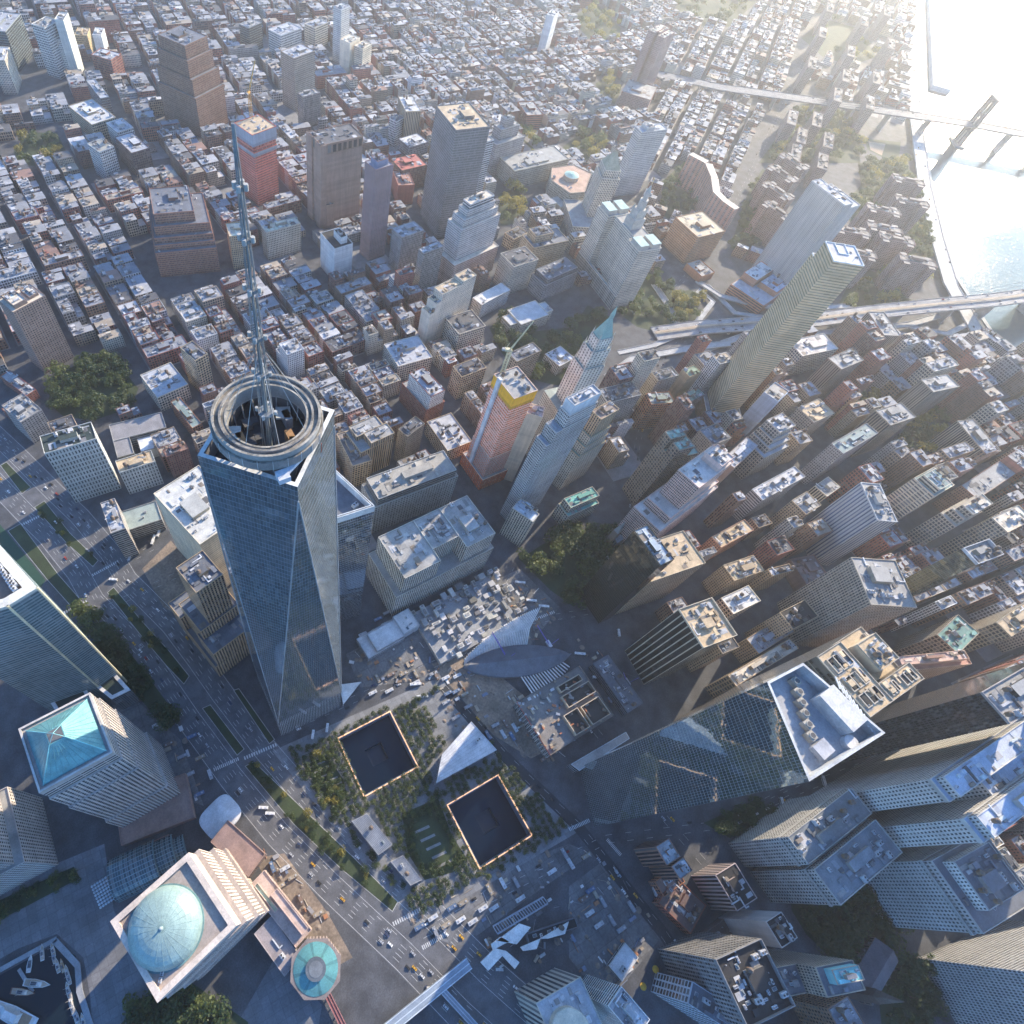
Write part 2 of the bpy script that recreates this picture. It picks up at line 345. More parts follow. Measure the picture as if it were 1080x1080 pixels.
def building(name,label,cat,tiers,S='punch',wall='lime',glass='gl',roof='conc',group=None,n=6,par=1.1,seed=0,bulk=True,ground=True,z0=0.,trim=None,kinds=None,extra=None):
    """tiers: list of (ccw polygon, z0, z1[, style[, wall colour[, roof colour]]]); the highest carries the plant"""
    rng=random.Random(seed*7919+len(label))
    c=cen(tiers[0][0]); root=thing(name,label,cat,(c[0],c[1],z0),group)
    W=C[wall] if isinstance(wall,str) else wall; G=C[glass] if isinstance(glass,str) else glass; RF=C[roof] if isinstance(roof,str) else roof
    jit=rng.uniform(.93,1.07); W=tuple(a*jit for a in W)
    mw=MB(); TR=trim if trim else tuple(min(.8,a*1.15) for a in W); roofs=[]
    for t in tiers:
        P,a,b=t[:3]; st=t[3] if len(t)>3 and t[3] else S; wc=t[4] if len(t)>4 and t[4] else W; rc=t[5] if len(t)>5 and t[5] else RF
        if isinstance(wc,str): wc=C[wc]
        if isinstance(rc,str): rc=C[rc]
        mw.walls(P,a,b,st,wc,G,rng.random())
        mr=MB(); mr.cap(P,b,rc); A=abs(area(P))
        if A>40 and par and bulk: patches(mr,P,b,rc,rng,min(26,4+int(A/55)),[u[0] for u in tiers if u[2]>b+.5])
        roofs.append(mr.build('roof',root))
        if par and A>60:
            mp=MB(); Q=inset(P,.45)
            for i in range(len(P)):
                j=(i+1)%len(P)
                mp.face([(P[i][0],P[i][1],b+.003),(P[j][0],P[j][1],b+.003),(P[j][0],P[j][1],b+par),(P[i][0],P[i][1],b+par)],None,1,TR)
                mp.face([(Q[j][0],Q[j][1],b+.003),(Q[i][0],Q[i][1],b+.003),(Q[i][0],Q[i][1],b+par),(Q[j][0],Q[j][1],b+par)],None,1,TR)
                mp.face([(P[i][0],P[i][1],b+par),(P[j][0],P[j][1],b+par),(Q[j][0],Q[j][1],b+par),(Q[i][0],Q[i][1],b+par)],None,1,TR)
            mp.build('parapet',root)
    mw.build('wall',root)
    kw={'kinds':kinds} if kinds else {}
    P,b=tiers[-1][0],tiers[-1][2]; RO=roofs[-1]
    if bulk:
        w=sqrt(abs(area(P))); Pc=cen(P); e=(P[1][0]-P[0][0],P[1][1]-P[0][1]); azz=-math.degrees(atan2(e[1],e[0]))
        k=rng.uniform(.22,.34); L1=hypot(*e); L2=hypot(P[-1][0]-P[0][0],P[-1][1]-P[0][1])
        q=rect(Pc[0]+rng.uniform(-.12,.12)*w,Pc[1]+rng.uniform(-.12,.12)*w,L1*k,L2*k*1.2,azz); hb=rng.uniform(3.,5.5) if w>14 else 2.8
        mb=MB(); mb.walls(q,b,b+hb,'blank',tuple(a*.92 for a in W),G); mb.cap(q,b+hb,(lambda q:tuple(a*q for a in RF))(rng.uniform(.7,1.2))); o=mb.build('bulkhead',root); o.parent=RO
    equip(root,P,b,n,rng,RO,**kw)
    if len(tiers)>1:
        for t in tiers[:-1]:
            if abs(area(t[0]))>900 and n>3:
                # plant on the lower roofs only where no higher tier stands
                for p in roofspots(t[0],4,rng,3.):
                    if not any(inside(p,inset(u[0],-2.)) for u in tiers if u[2]>t[2]):
                        kk=rng.choice(('cooling_unit','vent','skylight')); o=root.location
                        share(kk,UT[kk],roofs[tiers.index(t)],(p[0]-o.x,p[1]-o.y,t[2]-z0),rng.uniform(0,3))
    if ground: exclude(tiers[0][0],9. if tiers[-1][2]>55 else 6.)
    return root
PATINA=plain('copper_patina',(.12,.29,.30),.36,.25,.16,1.4,.24)
PATINA2=plain('pale_patina',(.25,.345,.315),.42,.15,.15,1.2,.18)
# ================================================================== landmark towers
TH=28.94
EA=(sin(radians(TH)),cos(radians(TH)))          # along West Street, roughly north
EB=(cos(radians(TH)),-sin(radians(TH)))         # across, roughly east
def wtc(x0,y0,a,b): return (x0+EB[0]*a+EA[0]*b, y0+EB[1]*a+EA[1]*b)
MT=plain('brushed_steel',(.45,.46,.47),.35,.8,.2,2.,.12)
def one_tower():
    cx,cy=-6.8,164.2
    root=thing('glass_skyscraper','tallest glass skyscraper with tapering chamfered corners, a steel ring and mast on top','skyscraper',(cx,cy,0))
    B=[wtc(cx,cy,a*31.25,b*31.25) for a,b in ((-1,-1),(1,-1),(1,1),(-1,1))]       # sw se ne nw
    T=[wtc(cx,cy,a*31.25,b*31.25) for a,b in ((0,-1),(1,0),(0,1),(-1,0))]         # s e n w
    zp,zt=57.,406.; G=(.19,.225,.245); Wc=(.15,.19,.22); st=(.94,.93,.62,.3)
    m=MB(); gp=(.16,.20,.22)
    for i in range(4): m.wall(B[i],B[(i+1)%4],0,zp,(1.6,6.,.84,.94,.55),(.34,.36,.37),gp,.2)
    m.build('podium',root)
    m=MB(); ns=88
    for i in range(4):
        j=(i+1)%4
        # base wide triangle (B_i,B_j,T_i) and top wide triangle (B_j,T_j,T_i); storeys run level on both
        k=62.5/1.55
        m.face([(*B[i],zp),(*B[j],zp),(*T[i],zt)],[(0,0),(k,0),(k/2,ns)],0,Wc,G,st)
        m.face([(*B[j],zp),(*T[j],zt),(*T[i],zt)],[(0,0),(k*.35,ns),(-k*.35,ns)],0,Wc,G,(.94,.93,.62,.7))
    m.build('glass_curtain_wall',root)
    m=MB()
    for i in range(4):
        m.tube((*B[i],zp),(*T[i],zt),.45,5,(.26,.28,.29)); m.tube((*B[(i+1)%4],zp),(*T[i],zt),.45,5,(.26,.28,.29))
    m.build('edge_trim',root)
    # parapet with a pale cap
    Ti=[wtc(cx,cy,a*28.6,b*28.6) for a,b in ((0,-1),(1,0),(0,1),(-1,0))]; m=MB(); zc=417.
    for i in range(4):
        j=(i+1)%4
        m.face([(*T[i],zt),(*T[j],zt),(*T[j],zc),(*T[i],zc)],[(0,0),(28,0),(28,3),(0,3)],0,Wc,G,st)
        m.face([(*Ti[j],zt),(*Ti[i],zt),(*Ti[i],zc),(*Ti[j],zc)],None,1,(.10,.10,.11))
        m.face([(*T[i],zc),(*T[j],zc),(*Ti[j],zc),(*Ti[i],zc)],None,1,(.60,.60,.57))
    m.build('parapet',root)
    m=MB(); m.cap([wtc(cx,cy,a*28.6,b*28.6) for a,b in ((0,-1),(1,0),(0,1),(-1,0))],zt+.5,(.045,.045,.05))
    rng=random.Random(3)
    for _ in range(26):
        a,b=rng.uniform(-24,24),rng.uniform(-24,24)
        if abs(a)+abs(b)<26 : p=wtc(cx,cy,a,b); m.box((p[0],p[1],zt+.6),rng.uniform(2,6),rng.uniform(2,5),rng.uniform(1,3.5),TH,(.09,.09,.095))
    m.build('roof',root)
    for a,b,col in ((9,-2,(.35,.20,.09)),(-11,5,(.30,.17,.08)),(12,9,(.33,.33,.33)),(18,-9,(.42,.10,.06))):
        p=wtc(cx,cy,a,b); mb=MB(); mb.box((p[0],p[1],zt+.6),3.2,6,6.5,TH,col); mb.build('scaffold_platform',root)
    for a,b in ((-8,-9),(10,-7),(-13,9),(11,11)):
        p=wtc(cx,cy,a,b); mb=MB(); mb.box((p[0],p[1],zt+6),6.5,6.5,1.1,TH+20,(.46,.46,.43)); mb.tube((p[0],p[1],zt+.6),(p[0],p[1],zt+6),.5,6,(.3,.3,.3)); mb.build('antenna_platform',root)
    # communications ring, three stacked hoops carried on struts
    m=MB(); n=56
    def hoop(r0,r1,z0,z1,col,top):
        for i in range(n):
            a,b=i*2*pi/n,(i+1)*2*pi/n
            o=lambda r,t,z:(cx+r*cos(t),cy+r*sin(t),z)
            m.face([o(r1,a,z0),o(r1,b,z0),o(r1,b,z1),o(r1,a,z1)],None,1,col); m.face([o(r0,b,z0),o(r0,a,z0),o(r0,a,z1),o(r0,b,z1)],None,1,col)
            m.face([o(r0,a,z1),o(r1,a,z1),o(r1,b,z1),o(r0,b,z1)],None,1,tuple(q*(.66,.45,.6,.32,.75,.5,.62)[(i*5+int(r0*7))%7]*w_ for q,w_ in zip(top,(1.08,1.,.9)))); m.face([o(r1,a,z0),o(r0,a,z0),o(r0,b,z0),o(r1,b,z0)],None,1,col)
    hoop(16.4,23.2,421.0,421.8,(.26,.25,.23),(.32,.31,.28)); hoop(22.6,23.4,421.8,426.,(.22,.21,.2),(.38,.37,.34)); hoop(16.6,22.4,426.,426.7,(.26,.25,.23),(.32,.31,.28))
    hoop(21.4,22.4,426.7,429.2,(.28,.27,.25),(.42,.41,.37)); hoop(16.4,17.2,421.8,428.2,(.22,.21,.19),(.44,.43,.38)); hoop(17.2,21.4,427.4,427.9,(.24,.235,.22),(.30,.29,.265)); hoop(18.6,19.5,427.9,428.9,(.3,.29,.27),(.36,.35,.32))
    m.build('communications_ring',root)
    m=MB()
    for i in range(24):
        t=i*2*pi/24; m.tube((cx+19*cos(t),cy+19*sin(t),zt+.5),(cx+21.5*cos(t),cy+21.5*sin(t),421.2),.35,5,(.3,.3,.3))
        m.tube((cx+23.5*cos(t),cy+23.5*sin(t),421.5),(cx+23.5*cos(t),cy+23.5*sin(t),427.2),.12,4,(.6,.6,.57))
    m.build('ring_struts',root)
    m=MB(); p=wtc(cx,cy,6,-22); m.beam((*wtc(cx,cy,-4,-26),421),(*wtc(cx,cy,16,-15),421),2.2,1.6,(.5,.53,.58)); m.box((*wtc(cx,cy,-4,-26),418.5),5,5,3,TH,(.45,.48,.52)); m.build('window_cleaning_rig',root)
    # mast: lattice of eight legs inside a tapering core with ring platforms
    m=MB(); Z=[zt,430,452,470,490,508,524,541]; Rr=[3.2,2.7,2.2,1.85,1.5,1.2,.85,.3]
    for k in range(7):
        m.cyl(cx,cy,Z[k],Z[k+1],Rr[k]*.36,8,(.15,.17,.17),Rr[k+1]*.36)
        for q in range(8):
            t=q*pi/4; t2=t+pi/4
            m.tube((cx+Rr[k]*cos(t),cy+Rr[k]*sin(t),Z[k]),(cx+Rr[k+1]*cos(t),cy+Rr[k+1]*sin(t),Z[k+1]),.15,4,(.24,.245,.24))
            m.tube((cx+Rr[k]*cos(t),cy+Rr[k]*sin(t),Z[k]),(cx+Rr[k+1]*cos(t2),cy+Rr[k+1]*sin(t2),Z[k+1]),.10,4,(.24,.245,.24))
    mast=m.build('mast',root)
    for k in range(1,7):
        mb=MB(); r=Rr[k]*1.25
        mb.cyl(cx,cy,Z[k]-.5,Z[k]+.5,r,12,(.20,.21,.21))
        for q in range(4):
            t=q*pi/2+.4; mb.cyl(cx+(r+.6)*cos(t),cy+(r+.6)*sin(t),Z[k]-.3,Z[k]+1.6,.7,8,(.34,.34,.32))
        o=mb.build('ring_platform',None,(cx,cy,0)); o.parent=mast; o.location=(0,0,0)
    m=MB()
    for q in range(8):
        t=q*pi/4+.2; m.tube((cx+17.3*cos(t),cy+17.3*sin(t),428.5),(cx+2.4*cos(t),cy+2.4*sin(t),462),.12,4,(.4,.4,.38))
    m.build('mast_cables',root)
    # white canopy by the entrance plaza
    exclude(B,12.)
    cb=MB(); q=pxp([(358,722),(381,719),(362,743)],7)
    cb.prism(q,6.3,7.,(.62,.62,.60)); 
    for p in q: cb.tube((*p,0),(*p,6.3),.3,6,(.5,.5,.5))
    o=cb.build('entrance_canopy',None,(q[0][0],q[0][1],0)); tag(o,'white three-cornered canopy at the foot of the tallest glass tower','canopy')
one_tower()

def seven():
    z=226; a=at(395.5,533.7,z); b=at(353,494.5,z); 
    c=(a[0]-b[0],a[1]-b[1]); d=at(354,547,z); e=(d[0]-a[0],d[1]-a[1]); le=hypot(*e); e=(e[0]/le*62,e[1]/le*62); lc=hypot(*c); c=(c[0]/lc*50,c[1]/lc*50)
    P=ccw([a,(a[0]-c[0],a[1]-c[1]),(a[0]-c[0]+e[0],a[1]-c[1]+e[1]),(a[0]+e[0],a[1]+e[1])])
    building('glass_office_tower','blue glass office tower half hidden behind the tallest skyscraper, white-rimmed roof','office tower',
        [(P,0,z-8,'mirror'),(inset(P,1.6),z-8,z-7.9,'blank')],'mirror',(.42,.45,.47),(.11,.17,.23),'slate',n=9,par=8.2,trim=(.62,.63,.62),seed=3,kinds=('cooling_tower','cooling_tower','duct'),bulk=False)
seven()

def four_tower():
    z=298.; nw=at(803,720,z); n_=at(847,699,z); e=at(934,773,z); s=at(860,823,z)
    nw,s=(93.2,-107.3),(52.,-140.7)
    P=ccw([nw,s,e,n_])
    c=cen(P); root=thing('mirror_glass_tower','mirror glass tower leaning over the building site, white open-topped roof with plant','office tower',(c[0],c[1],0))
    m=MB(); m.walls(P,0,z-12,'mirror',(.28,.31,.32),(.30,.37,.39),.4); m.build('glass_curtain_wall',root)
    m=MB(); m.walls(P,z-12,z+.01,(1.55,4.,.95,.95,.9),(.40,.42,.42),(.30,.37,.39),.6); 
    Q=inset(P,1.4)
    for i in range(4):
        j=(i+1)%4; m.face([(*Q[j],z-12),(*Q[i],z-12),(*Q[i],z),(*Q[j],z)],None,1,(.42,.43,.43)); m.face([(*P[i],z),(*P[j],z),(*Q[j],z),(*Q[i],z)],None,1,(.48,.48,.46))
    m.build('roof_screen',root)
    m=MB(); m.cap(inset(P,1.41),z-9,(.34,.345,.35)); m.build('roof',root)
    mid=lambda a,b,t:(a[0]+(b[0]-a[0])*t,a[1]+(b[1]-a[1])*t)
    u=at(868,728,z-2); v=at(905,768,z-2); az=math.degrees(atan2(v[0]-u[0],v[1]-u[1])); pc=mid(u,v,.5)
    m=MB(); m.box((pc[0],pc[1],z-9),13,hypot(v[0]-u[0],v[1]-u[1])*.95,9.5,az,(.42,.42,.41),(.50,.49,.47)); m.build('plant_room',root)
    w0=at(838,716,z-5); w1=at(858,786,z-5)
    for k in range(6):
        p=mid(w0,w1,.08+k*.165); mb=MB(); mb.box((p[0]+2,p[1],z-9),4.4,5.2,4,az,(.36,.33,.27)); mb.cyl(p[0]+2,p[1],z-5,z-4.2,1.8,12,(.46,.43,.36)); mb.cyl(p[0]+2,p[1],z-4.2,z-4.15,1.5,12,(.08,.08,.08)); mb.build('cooling_tower',root)
    p=at(897,783,z-6); m=MB(); m.cyl(p[0],p[1],z-9,z-5,4,16,(.45,.45,.45)); m.build('vent_drum',root)
    m=MB(); m.box((*at(868,790,z-6),z-9),10,8,4,az,(.40,.41,.43)); m.build('bulkhead',root)
    for k in range(11):      # ladder rack along the east parapet
        p=mid(at(884,720,z-3),at(922,770,z-3),k/10.); m=MB(); m.beam((p[0]-3,p[1]-2,z-3),(p[0]+3,p[1]+2,z-3),.7,.7,(.60,.61,.62)); m.build('steel_beam',root)
    exclude(P,8.)
    # low glass podium wing on the north side
    W=pxp([(602,806),(660,772),(664,779),(611,813)],14)
    building('podium_hall','long pale podium hall with a flat grey roof at the foot of the mirror tower','podium',[(W,0,14,'curtain')],'curtain','steel','glassg','conc',n=2,par=.6,bulk=False)
four_tower()

def pyramid_tower():
    z=203.; P=pxrect([(23,767),(42,837),(120,794)],z); P=rect3(at(42,837,z),at(120,794,z),at(97,730,z))
    c=cen(P); root=thing('pyramid_roof_tower','stone office tower under a turquoise copper pyramid roof with an open tip','office tower',(c[0],c[1],0))
    L=.5; mw=MB(); wl=(.38,.34,.31)
    # setbacks: wide foot, middle shaft, notched crown
    F=lambda a,b,c_,d:frac(P,a,b,c_,d)
    tiers=[(F(-.08,1.08,-.08,1.06),0,62,'pier'),(F(-.04,1.04,-.05,1.04),62,150,'pier'),(F(-.02,1.02,-.025,1.02),150,186,'pier'),(F(.0,1.0,.0,1.0),186,z-4,'ribbon'),(F(0.,1.,0.,1.),z-4,z,'blank')]
    for Q,a,b,s in tiers: mw.walls(Q,a,b,s,wl,(.035,.04,.05),.4)
    mw.build('wall',root); m=MB()
    for Q,a,b,s in tiers:
        m=MB(); m.cap(Q,b,(.33,.31,.29)); m.build('ledge',root)
    Q=inset(P,1.3); m=MB()
    for i in range(4):
        j=(i+1)%4; m.face([(*P[i],z),(*P[j],z),(*P[j],z+1.6),(*P[i],z+1.6)],None,1,(.42,.37,.33)); m.face([(*Q[j],z),(*Q[i],z),(*Q[i],z+1.6),(*Q[j],z+1.6)],None,1,(.3,.28,.26)); m.face([(*P[i],z+1.6),(*P[j],z+1.6),(*Q[j],z+1.6),(*Q[i],z+1.6)],None,1,(.48,.44,.40))
    m.build('parapet',root)
    A=inset(P,3.2); Bm=inset(P,abs(area(P))**.5*.40); m=MB(); pc=cen(P)
    m.frustum(A,Bm,z+.6,z+19,(.14,.34,.36)); m.build('pyramid_roof',root,mats=[PATINA])
    m=MB()
    for k in range(4): m.tube((*Bm[k],z+19),(pc[0],pc[1],z+23),.25,5,(.2,.42,.42)); m.tube((*A[k],z+.8),(*Bm[k],z+19.1),.3,5,(.2,.5,.5))
    for k in range(4):
        for q in range(1,9):
            t=q/9; e0=tuple(A[k][i]+(A[(k+1)%4][i]-A[k][i])*t for i in (0,1)); e1=tuple(Bm[k][i]+(Bm[(k+1)%4][i]-Bm[k][i])*t for i in (0,1)); m.tube((*e0,z+.75),(*e1,z+19.05),.11,4,(.10,.26,.28))
    m.build('roof_ribs',root)
    m=MB(); m.cap(inset(Bm,.5),z+19.1,(.12,.12,.12)); m.build('roof_opening',root)
    exclude(F(-.08,1.08,-.08,1.06),6.)
pyramid_tower()

def dome_tower():
    z=172.; P=rect3(at(117,972,z),at(167,1057,z),at(250,976,z)); c=cen(P)
    root=thing('dome_roof_tower','pale stone office tower crowned by a round verdigris dome, ribbed stepped sides','office tower',(c[0],c[1],0))
    wl=(.50,.42,.36); F=lambda a,b,c_,d:frac(P,a,b,c_,d); mw=MB(); m=MB()
    tiers=[(F(-.07,1.07,-.05,1.16),0,40,'ribbon'),(F(-.05,1.05,-.03,1.12),40,95,'pier'),(F(-.025,1.025,-.015,1.06),95,148,'pier'),(P,148,z,'blank')]
    for Q,a,b,s in tiers: mw.walls(Q,a,b,s,wl,(.05,.05,.055),.3); m=MB(); m.cap(Q,b,(.34,.29,.26)); m.build('ledge',root)
    mw.build('wall',root)
    Q=inset(P,3.6); m=MB()
    for i in range(4):
        j=(i+1)%4; m.face([(*P[i],z),(*P[j],z),(*P[j],z+2.6),(*P[i],z+2.6)],None,1,wl); m.face([(*Q[j],z),(*Q[i],z),(*Q[i],z+2.6),(*Q[j],z+2.6)],None,1,wl); m.face([(*P[i],z+2.6),(*P[j],z+2.6),(*Q[j],z+2.6),(*Q[i],z+2.6)],None,1,(.53,.45,.38))
    m.build('parapet',root)
    r=21.6; c=at(174,978,z+3); n=48; m=MB(); K=9
    for k in range(K):
        t0,t1=k/K*pi/2,(k+1)/K*pi/2
        for i in range(n):
            a,b=i*2*pi/n,(i+1)*2*pi/n; f=lambda t,u:(c[0]+r*cos(t)*cos(u),c[1]+r*cos(t)*sin(u),z+1.2+11.5*sin(t)); cc=(.33,.42,.385) if i%2 else (.35,.44,.40)
            m.face([f(t0,a),f(t0,b),f(t1,b),f(t1,a)],None,1,cc)
    m.build('dome',root,mats=[PATINA2],smooth=False)
    m=MB()
    for i in range(0,n,2):
        a=i*2*pi/n; f=lambda t:(c[0]+(r+.03)*cos(t)*cos(a),c[1]+(r+.03)*cos(t)*sin(a),z+1.2+11.55*sin(t))
        for k in range(6): m.tube(f(k/6*1.5),f((k+1)/6*1.5),.10,4,(.20,.29,.27))
    m.build('dome_seams',root)
    m=MB(); m.cyl(c[0],c[1],z+.02,z+1.2,r+.9,48,(.14,.25,.25)); m.build('dome_base',root)
    m=MB(); m.cyl(c[0],c[1],z+12.4,z+13.4,1.0,10,(.35,.42,.40)); m.cyl(c[0],c[1],z+13.4,z+15,.5,8,(.4,.45,.43)); m.build('finial',root)
    for k in range(3): share('cooling_unit',UT['cooling_unit'],root,(P[1][0]-c[0]+4+k*3.,P[1][1]-c[1]+9+k*1.5,z),.5)
    exclude(F(-.07,1.07,-.05,1.16),6.)
dome_tower()

def west_tower():
    """stepped tower at the left edge whose roof lies outside the frame"""
    P=rect3(at(-75,985),at(62,912),at(30,848)); F=lambda a,b,c_,d:frac(P,a,b,c_,d)
    building('stepped_office_tower','grey stone office tower with small square windows, stepped corner, at the left edge','office tower',
      [(P,0,70,'punch'),(F(.0,.93,.05,.97),70,120,'punch'),(F(.0,.84,.1,.92),120,190,'punch')],'punch',(.36,.33,.31),'gl','conc',n=6,seed=5)
west_tower()

def trading_hq():
    """bank headquarters with a trapezoid glass shaft and a terrace roof"""
    z=228.; a=at(41,622,z); b=at(10,641,z); d=(-EA[0],-EA[1])
    up=at(-8,566,z); w=at(-75,668,z)
    P=ccw([a,b,w,up]); 
    root=building('glass_bank_tower','dark glass tower with broad white roof frame and brown terrace, at the left edge','office tower',
        [(P,0,z,'ribbon')],(5.5,4.1,.97,.78,.8),(.16,.20,.21),(.10,.18,.20),'slate',n=0,par=0,bulk=False,seed=9)
    Q=inset(P,6.5); m=MB()
    for i in range(4):
        j=(i+1)%4; m.face([(*P[i],z+3),(*P[j],z+3),(*Q[j],z+3),(*Q[i],z+3)],None,1,(.62,.60,.53)); m.face([(*P[i],z),(*P[j],z),(*P[j],z+3),(*P[i],z+3)],None,1,(.6,.58,.5)); m.face([(*Q[j],z),(*Q[i],z),(*Q[i],z+3),(*Q[j],z+3)],None,1,(.5,.48,.42))
    m.build('roof_frame',root)
    m=MB(); m.cap(Q,z+.4,(.24,.15,.11)); m.build('roof_terrace',root)
    r=root.location; e=atan2(a[1]-up[1],a[0]-up[0])
    for i in range(7):
        for j in range(3):
            p=at(2+i*3.6,590+i*5.6+j*5.-0,z)
            if inside(p,inset(Q,1.5)): share('cooling_tower',UT['cooling_tower'],root,(p[0]-r.x,p[1]-r.y,z+.4),e)
    m=MB()
    for p in (a,b): m.tube((*p,0),(*p,z+3),.9,6,(.62,.56,.38))
    m.build('corner_trim',root)
    # its lower wings with white framed glass roofs
    for L,zz,lab in (([(88,714),(110,697),(138,728),(118,738)],38,'low wing with a dark glass roof in a white square frame, nearest the highway'),([(48,732),(86,716),(97,738),(60,752)],40,'low wing with a white framed glass roof right behind the copper pyramid'),([(34,722),(77,706),(85,714),(40,733)],58,'dark glazed stair wing wedged between the bank tower and its framed roofs')):
        W=pxp(L,zz); rt=building('glass_wing',lab,'building',[(W,0,zz,'ribbon')],'ribbon',(.12,.14,.15),'glassb','black',n=0,par=0,bulk=False)
        q=inset(W,3.2); m=MB()
        for i in range(4):
            j=(i+1)%4; m.face([(*W[i],zz+1.5),(*W[j],zz+1.5),(*q[j],zz+1.5),(*q[i],zz+1.5)],None,1,(.55,.56,.56)); m.face([(*W[i],zz),(*W[j],zz),(*W[j],zz+1.5),(*W[i],zz+1.5)],None,1,(.5,.5,.5)); m.face([(*q[j],zz),(*q[i],zz),(*q[i],zz+1.5),(*q[j],zz+1.5)],None,1,(.45,.45,.45))
        m.build('roof_frame',rt)
        m=MB(); g=inset(q,.2); m.cap(g,zz+.5,(.02,.035,.03)); m.build('glass_roof',rt)
trading_hq()
# ================================================================== the other big buildings, surveyed corner by corner
REFS=[]     # (short noun phrase, x, y) used when smaller buildings are described by their neighbours
def ref(txt,P): c=cen(P); REFS.append((txt,c[0],c[1]))
REFS+= [('the tallest glass skyscraper',-6.8,164.2)]
def bl(r,label,cat,px,h,S='punch',wall='lime',roof='conc',tiers=None,base=False,name=None,glass='gl',**k):
    """px: three roof (or, with base, ground) corners in the survey picture; tiers in shares of that rectangle"""
    P=pxrect(px,0 if base else h)
    T=[(frac(P,*t[:4]),)+tuple(t[4:]) for t in tiers] if tiers else [(P,0,h)]
    if r: ref(r,P)
    return building(name or cat.replace(' ','_'),label,cat,T,S,wall,glass,roof,seed=int(px[0][0]*7+px[0][1]),**k)

# --- Hudson side
r=bl('the long white office block','long white stone office block with a pale sunlit roof, left of the tallest skyscraper','office block',[(162,521),(211,575),(262,545)],112,'ribbon','cream',(.50,.49,.45),
   tiers=[(0,1,0,1,0,112,(60.,3.6,.97,.10,.1))],n=14,kinds=('duct','cooling_tower','cooling_unit','skylight'))
bl('the brown stepped telephone building','brown brick stepped tower at the near foot of the long white block, beside the highway','office tower',[(190,660),(232,714),(284,688)],0,'pier','tan','slate',base=True,
   tiers=[(0,1,0,1,0,30),(0,.30,.0,.95,30,60),(.62,1,.06,.95,30,62),(.25,.75,.1,.9,30,82),(.30,.72,.30,.80,82,150)],n=4,glass=(.03,.03,.035))
bl('the black and white checkered block','white block with a chequer of black windows and a dark green roof terrace','apartment block',[(30,464),(47,479),(102,463)],94,'big',(.46,.46,.42),(.03,.045,.04),n=7,
   tiers=[(0,1,0,1,0,94,(3.3,7.2,.42,.66,.1))])
bl('the tan roofed wing','lower white wing with black windows and a flat tan roof beside the chequered block','apartment block',[(114,489),(126,499),(164,487)],44,'big',(.46,.46,.42),'sand',tiers=[(0,1,0,1,0,44,(3.3,6.5,.42,.66,.1))],n=3)
bl('the grey roofed school','low grey-roofed school with a blue yard and a white hall on it','school',[(97,453),(124,483),(181,468)],20,'ribbon','conc',(.23,.22,.22),n=3,bulk=False,name='school_building',
   tiers=[(0,.5,0,1,0,20),(.5,1,0,.3,0,20),(.55,.95,.42,.95,0,16,'blank',(.6,.6,.58),(.62,.63,.63))])
bl('the rounded pavilion','small rounded apartment house with a cluttered white roof beside the highway','apartment block',[(106,531),(117,563),(132,556)],58,'ribbon',(.34,.31,.28),'silver',n=7)
bl(None,'flat stone annex with a pale green strip roof beside the rounded apartment house','annex',[(128,540),(134,560),(171,548)],22,'ribbon','conc',(.26,.31,.29),n=2,bulk=False,name='annex')
bl('the tall brick housing slab','tall brick housing slab with rows of balconies beside the wooded park, at the left edge','apartment tower',[(14,330),(48,312),(30,300)],101,'apt',(.27,.19,.15),'pale',tiers=[(0,1,0,1,0,101),(.12,.5,.1,.9,101,106,'blank'),(.62,.9,.2,.8,101,104,'blank')],n=5,
   name='apartment_tower')
bl(None,'low brick terrace of flats in front of the tall brick slab','terrace',[(0,397),(28,418),(38,411)],14,'apt','brick','grey',n=4,name='terrace_block')
bl(None,'low red brick school wing with a blue court behind the chequered block','school',[(2,432),(34,452),(42,446)],16,'ribbon','brick','conc',n=5,name='school_building')
bl(None,'apartment wing with white drum-shaped roof plant, next to the low red brick school','apartment block',[(2,428),(22,446),(44,432)],40,'apt',(.30,.27,.25),'conc',n=6,kinds=('cooling_tower','cooling_tower','duct'))
bl('the slim gridded tower','slim sand-coloured apartment tower with a grid facade, near the wooded park','apartment tower',[(190,367),(206,381),(222,376)],62,'loft','sand','slate',n=4)
bl(None,'pale corner warehouse with white roof clutter between the wooded park and the slim gridded tower','warehouse',[(148,396),(166,420),(202,410)],26,'loft','pale','silver',n=10)
bl(None,'long brick block with green-edged roof on the avenue behind the long white block','block',[(180,424),(203,452),(214,448)],24,'loft','rust',(.20,.26,.24),n=4)
# --- around the church yard
bl('the limestone federal building','broad limestone office block with a notched upper half and flat grey roof','office block',[(402,577),(418,630),(521,577)],52,'pier',(.43,.40,.34),'conc',name='federal_building',
   tiers=[(0,1,0,1,0,50),(.04,.96,.06,.40,50,84),(.04,.70,.40,.66,50,84),(.04,.96,.66,.95,50,84)],n=9)
bl('the flat glass-fronted block','wide glass-fronted block with a flat tan roof and open plant wells','office block',[(383,507),(399,528),(481,497)],68,'curtain',(.36,.35,.32),(.30,.28,.24),glass=(.20,.20,.18),tiers=[(-.06,1.06,-.04,1.04,0,58,'loft'),(0,1,0,1,58,70,'curtain')],n=7,kinds=('cooling_tower','duct','skylight'))
bl('the sunlit tan block','tan apartment block with sunlit blank side walls behind the flat glass-fronted block','apartment block',[(369,450),(381,474),(416,458)],62,'strip','sand','conc',tiers=[(0,1,0,1,0,55),(.0,.5,.1,.9,55,62),(.5,1,.3,1,55,64)],n=9)
bl(None,'dark tan block with a sunlit side, right of the tan apartment block','office block',[(421,452),(430,461),(448,447)],58,'punch',(.20,.17,.13),'tar',n=8)
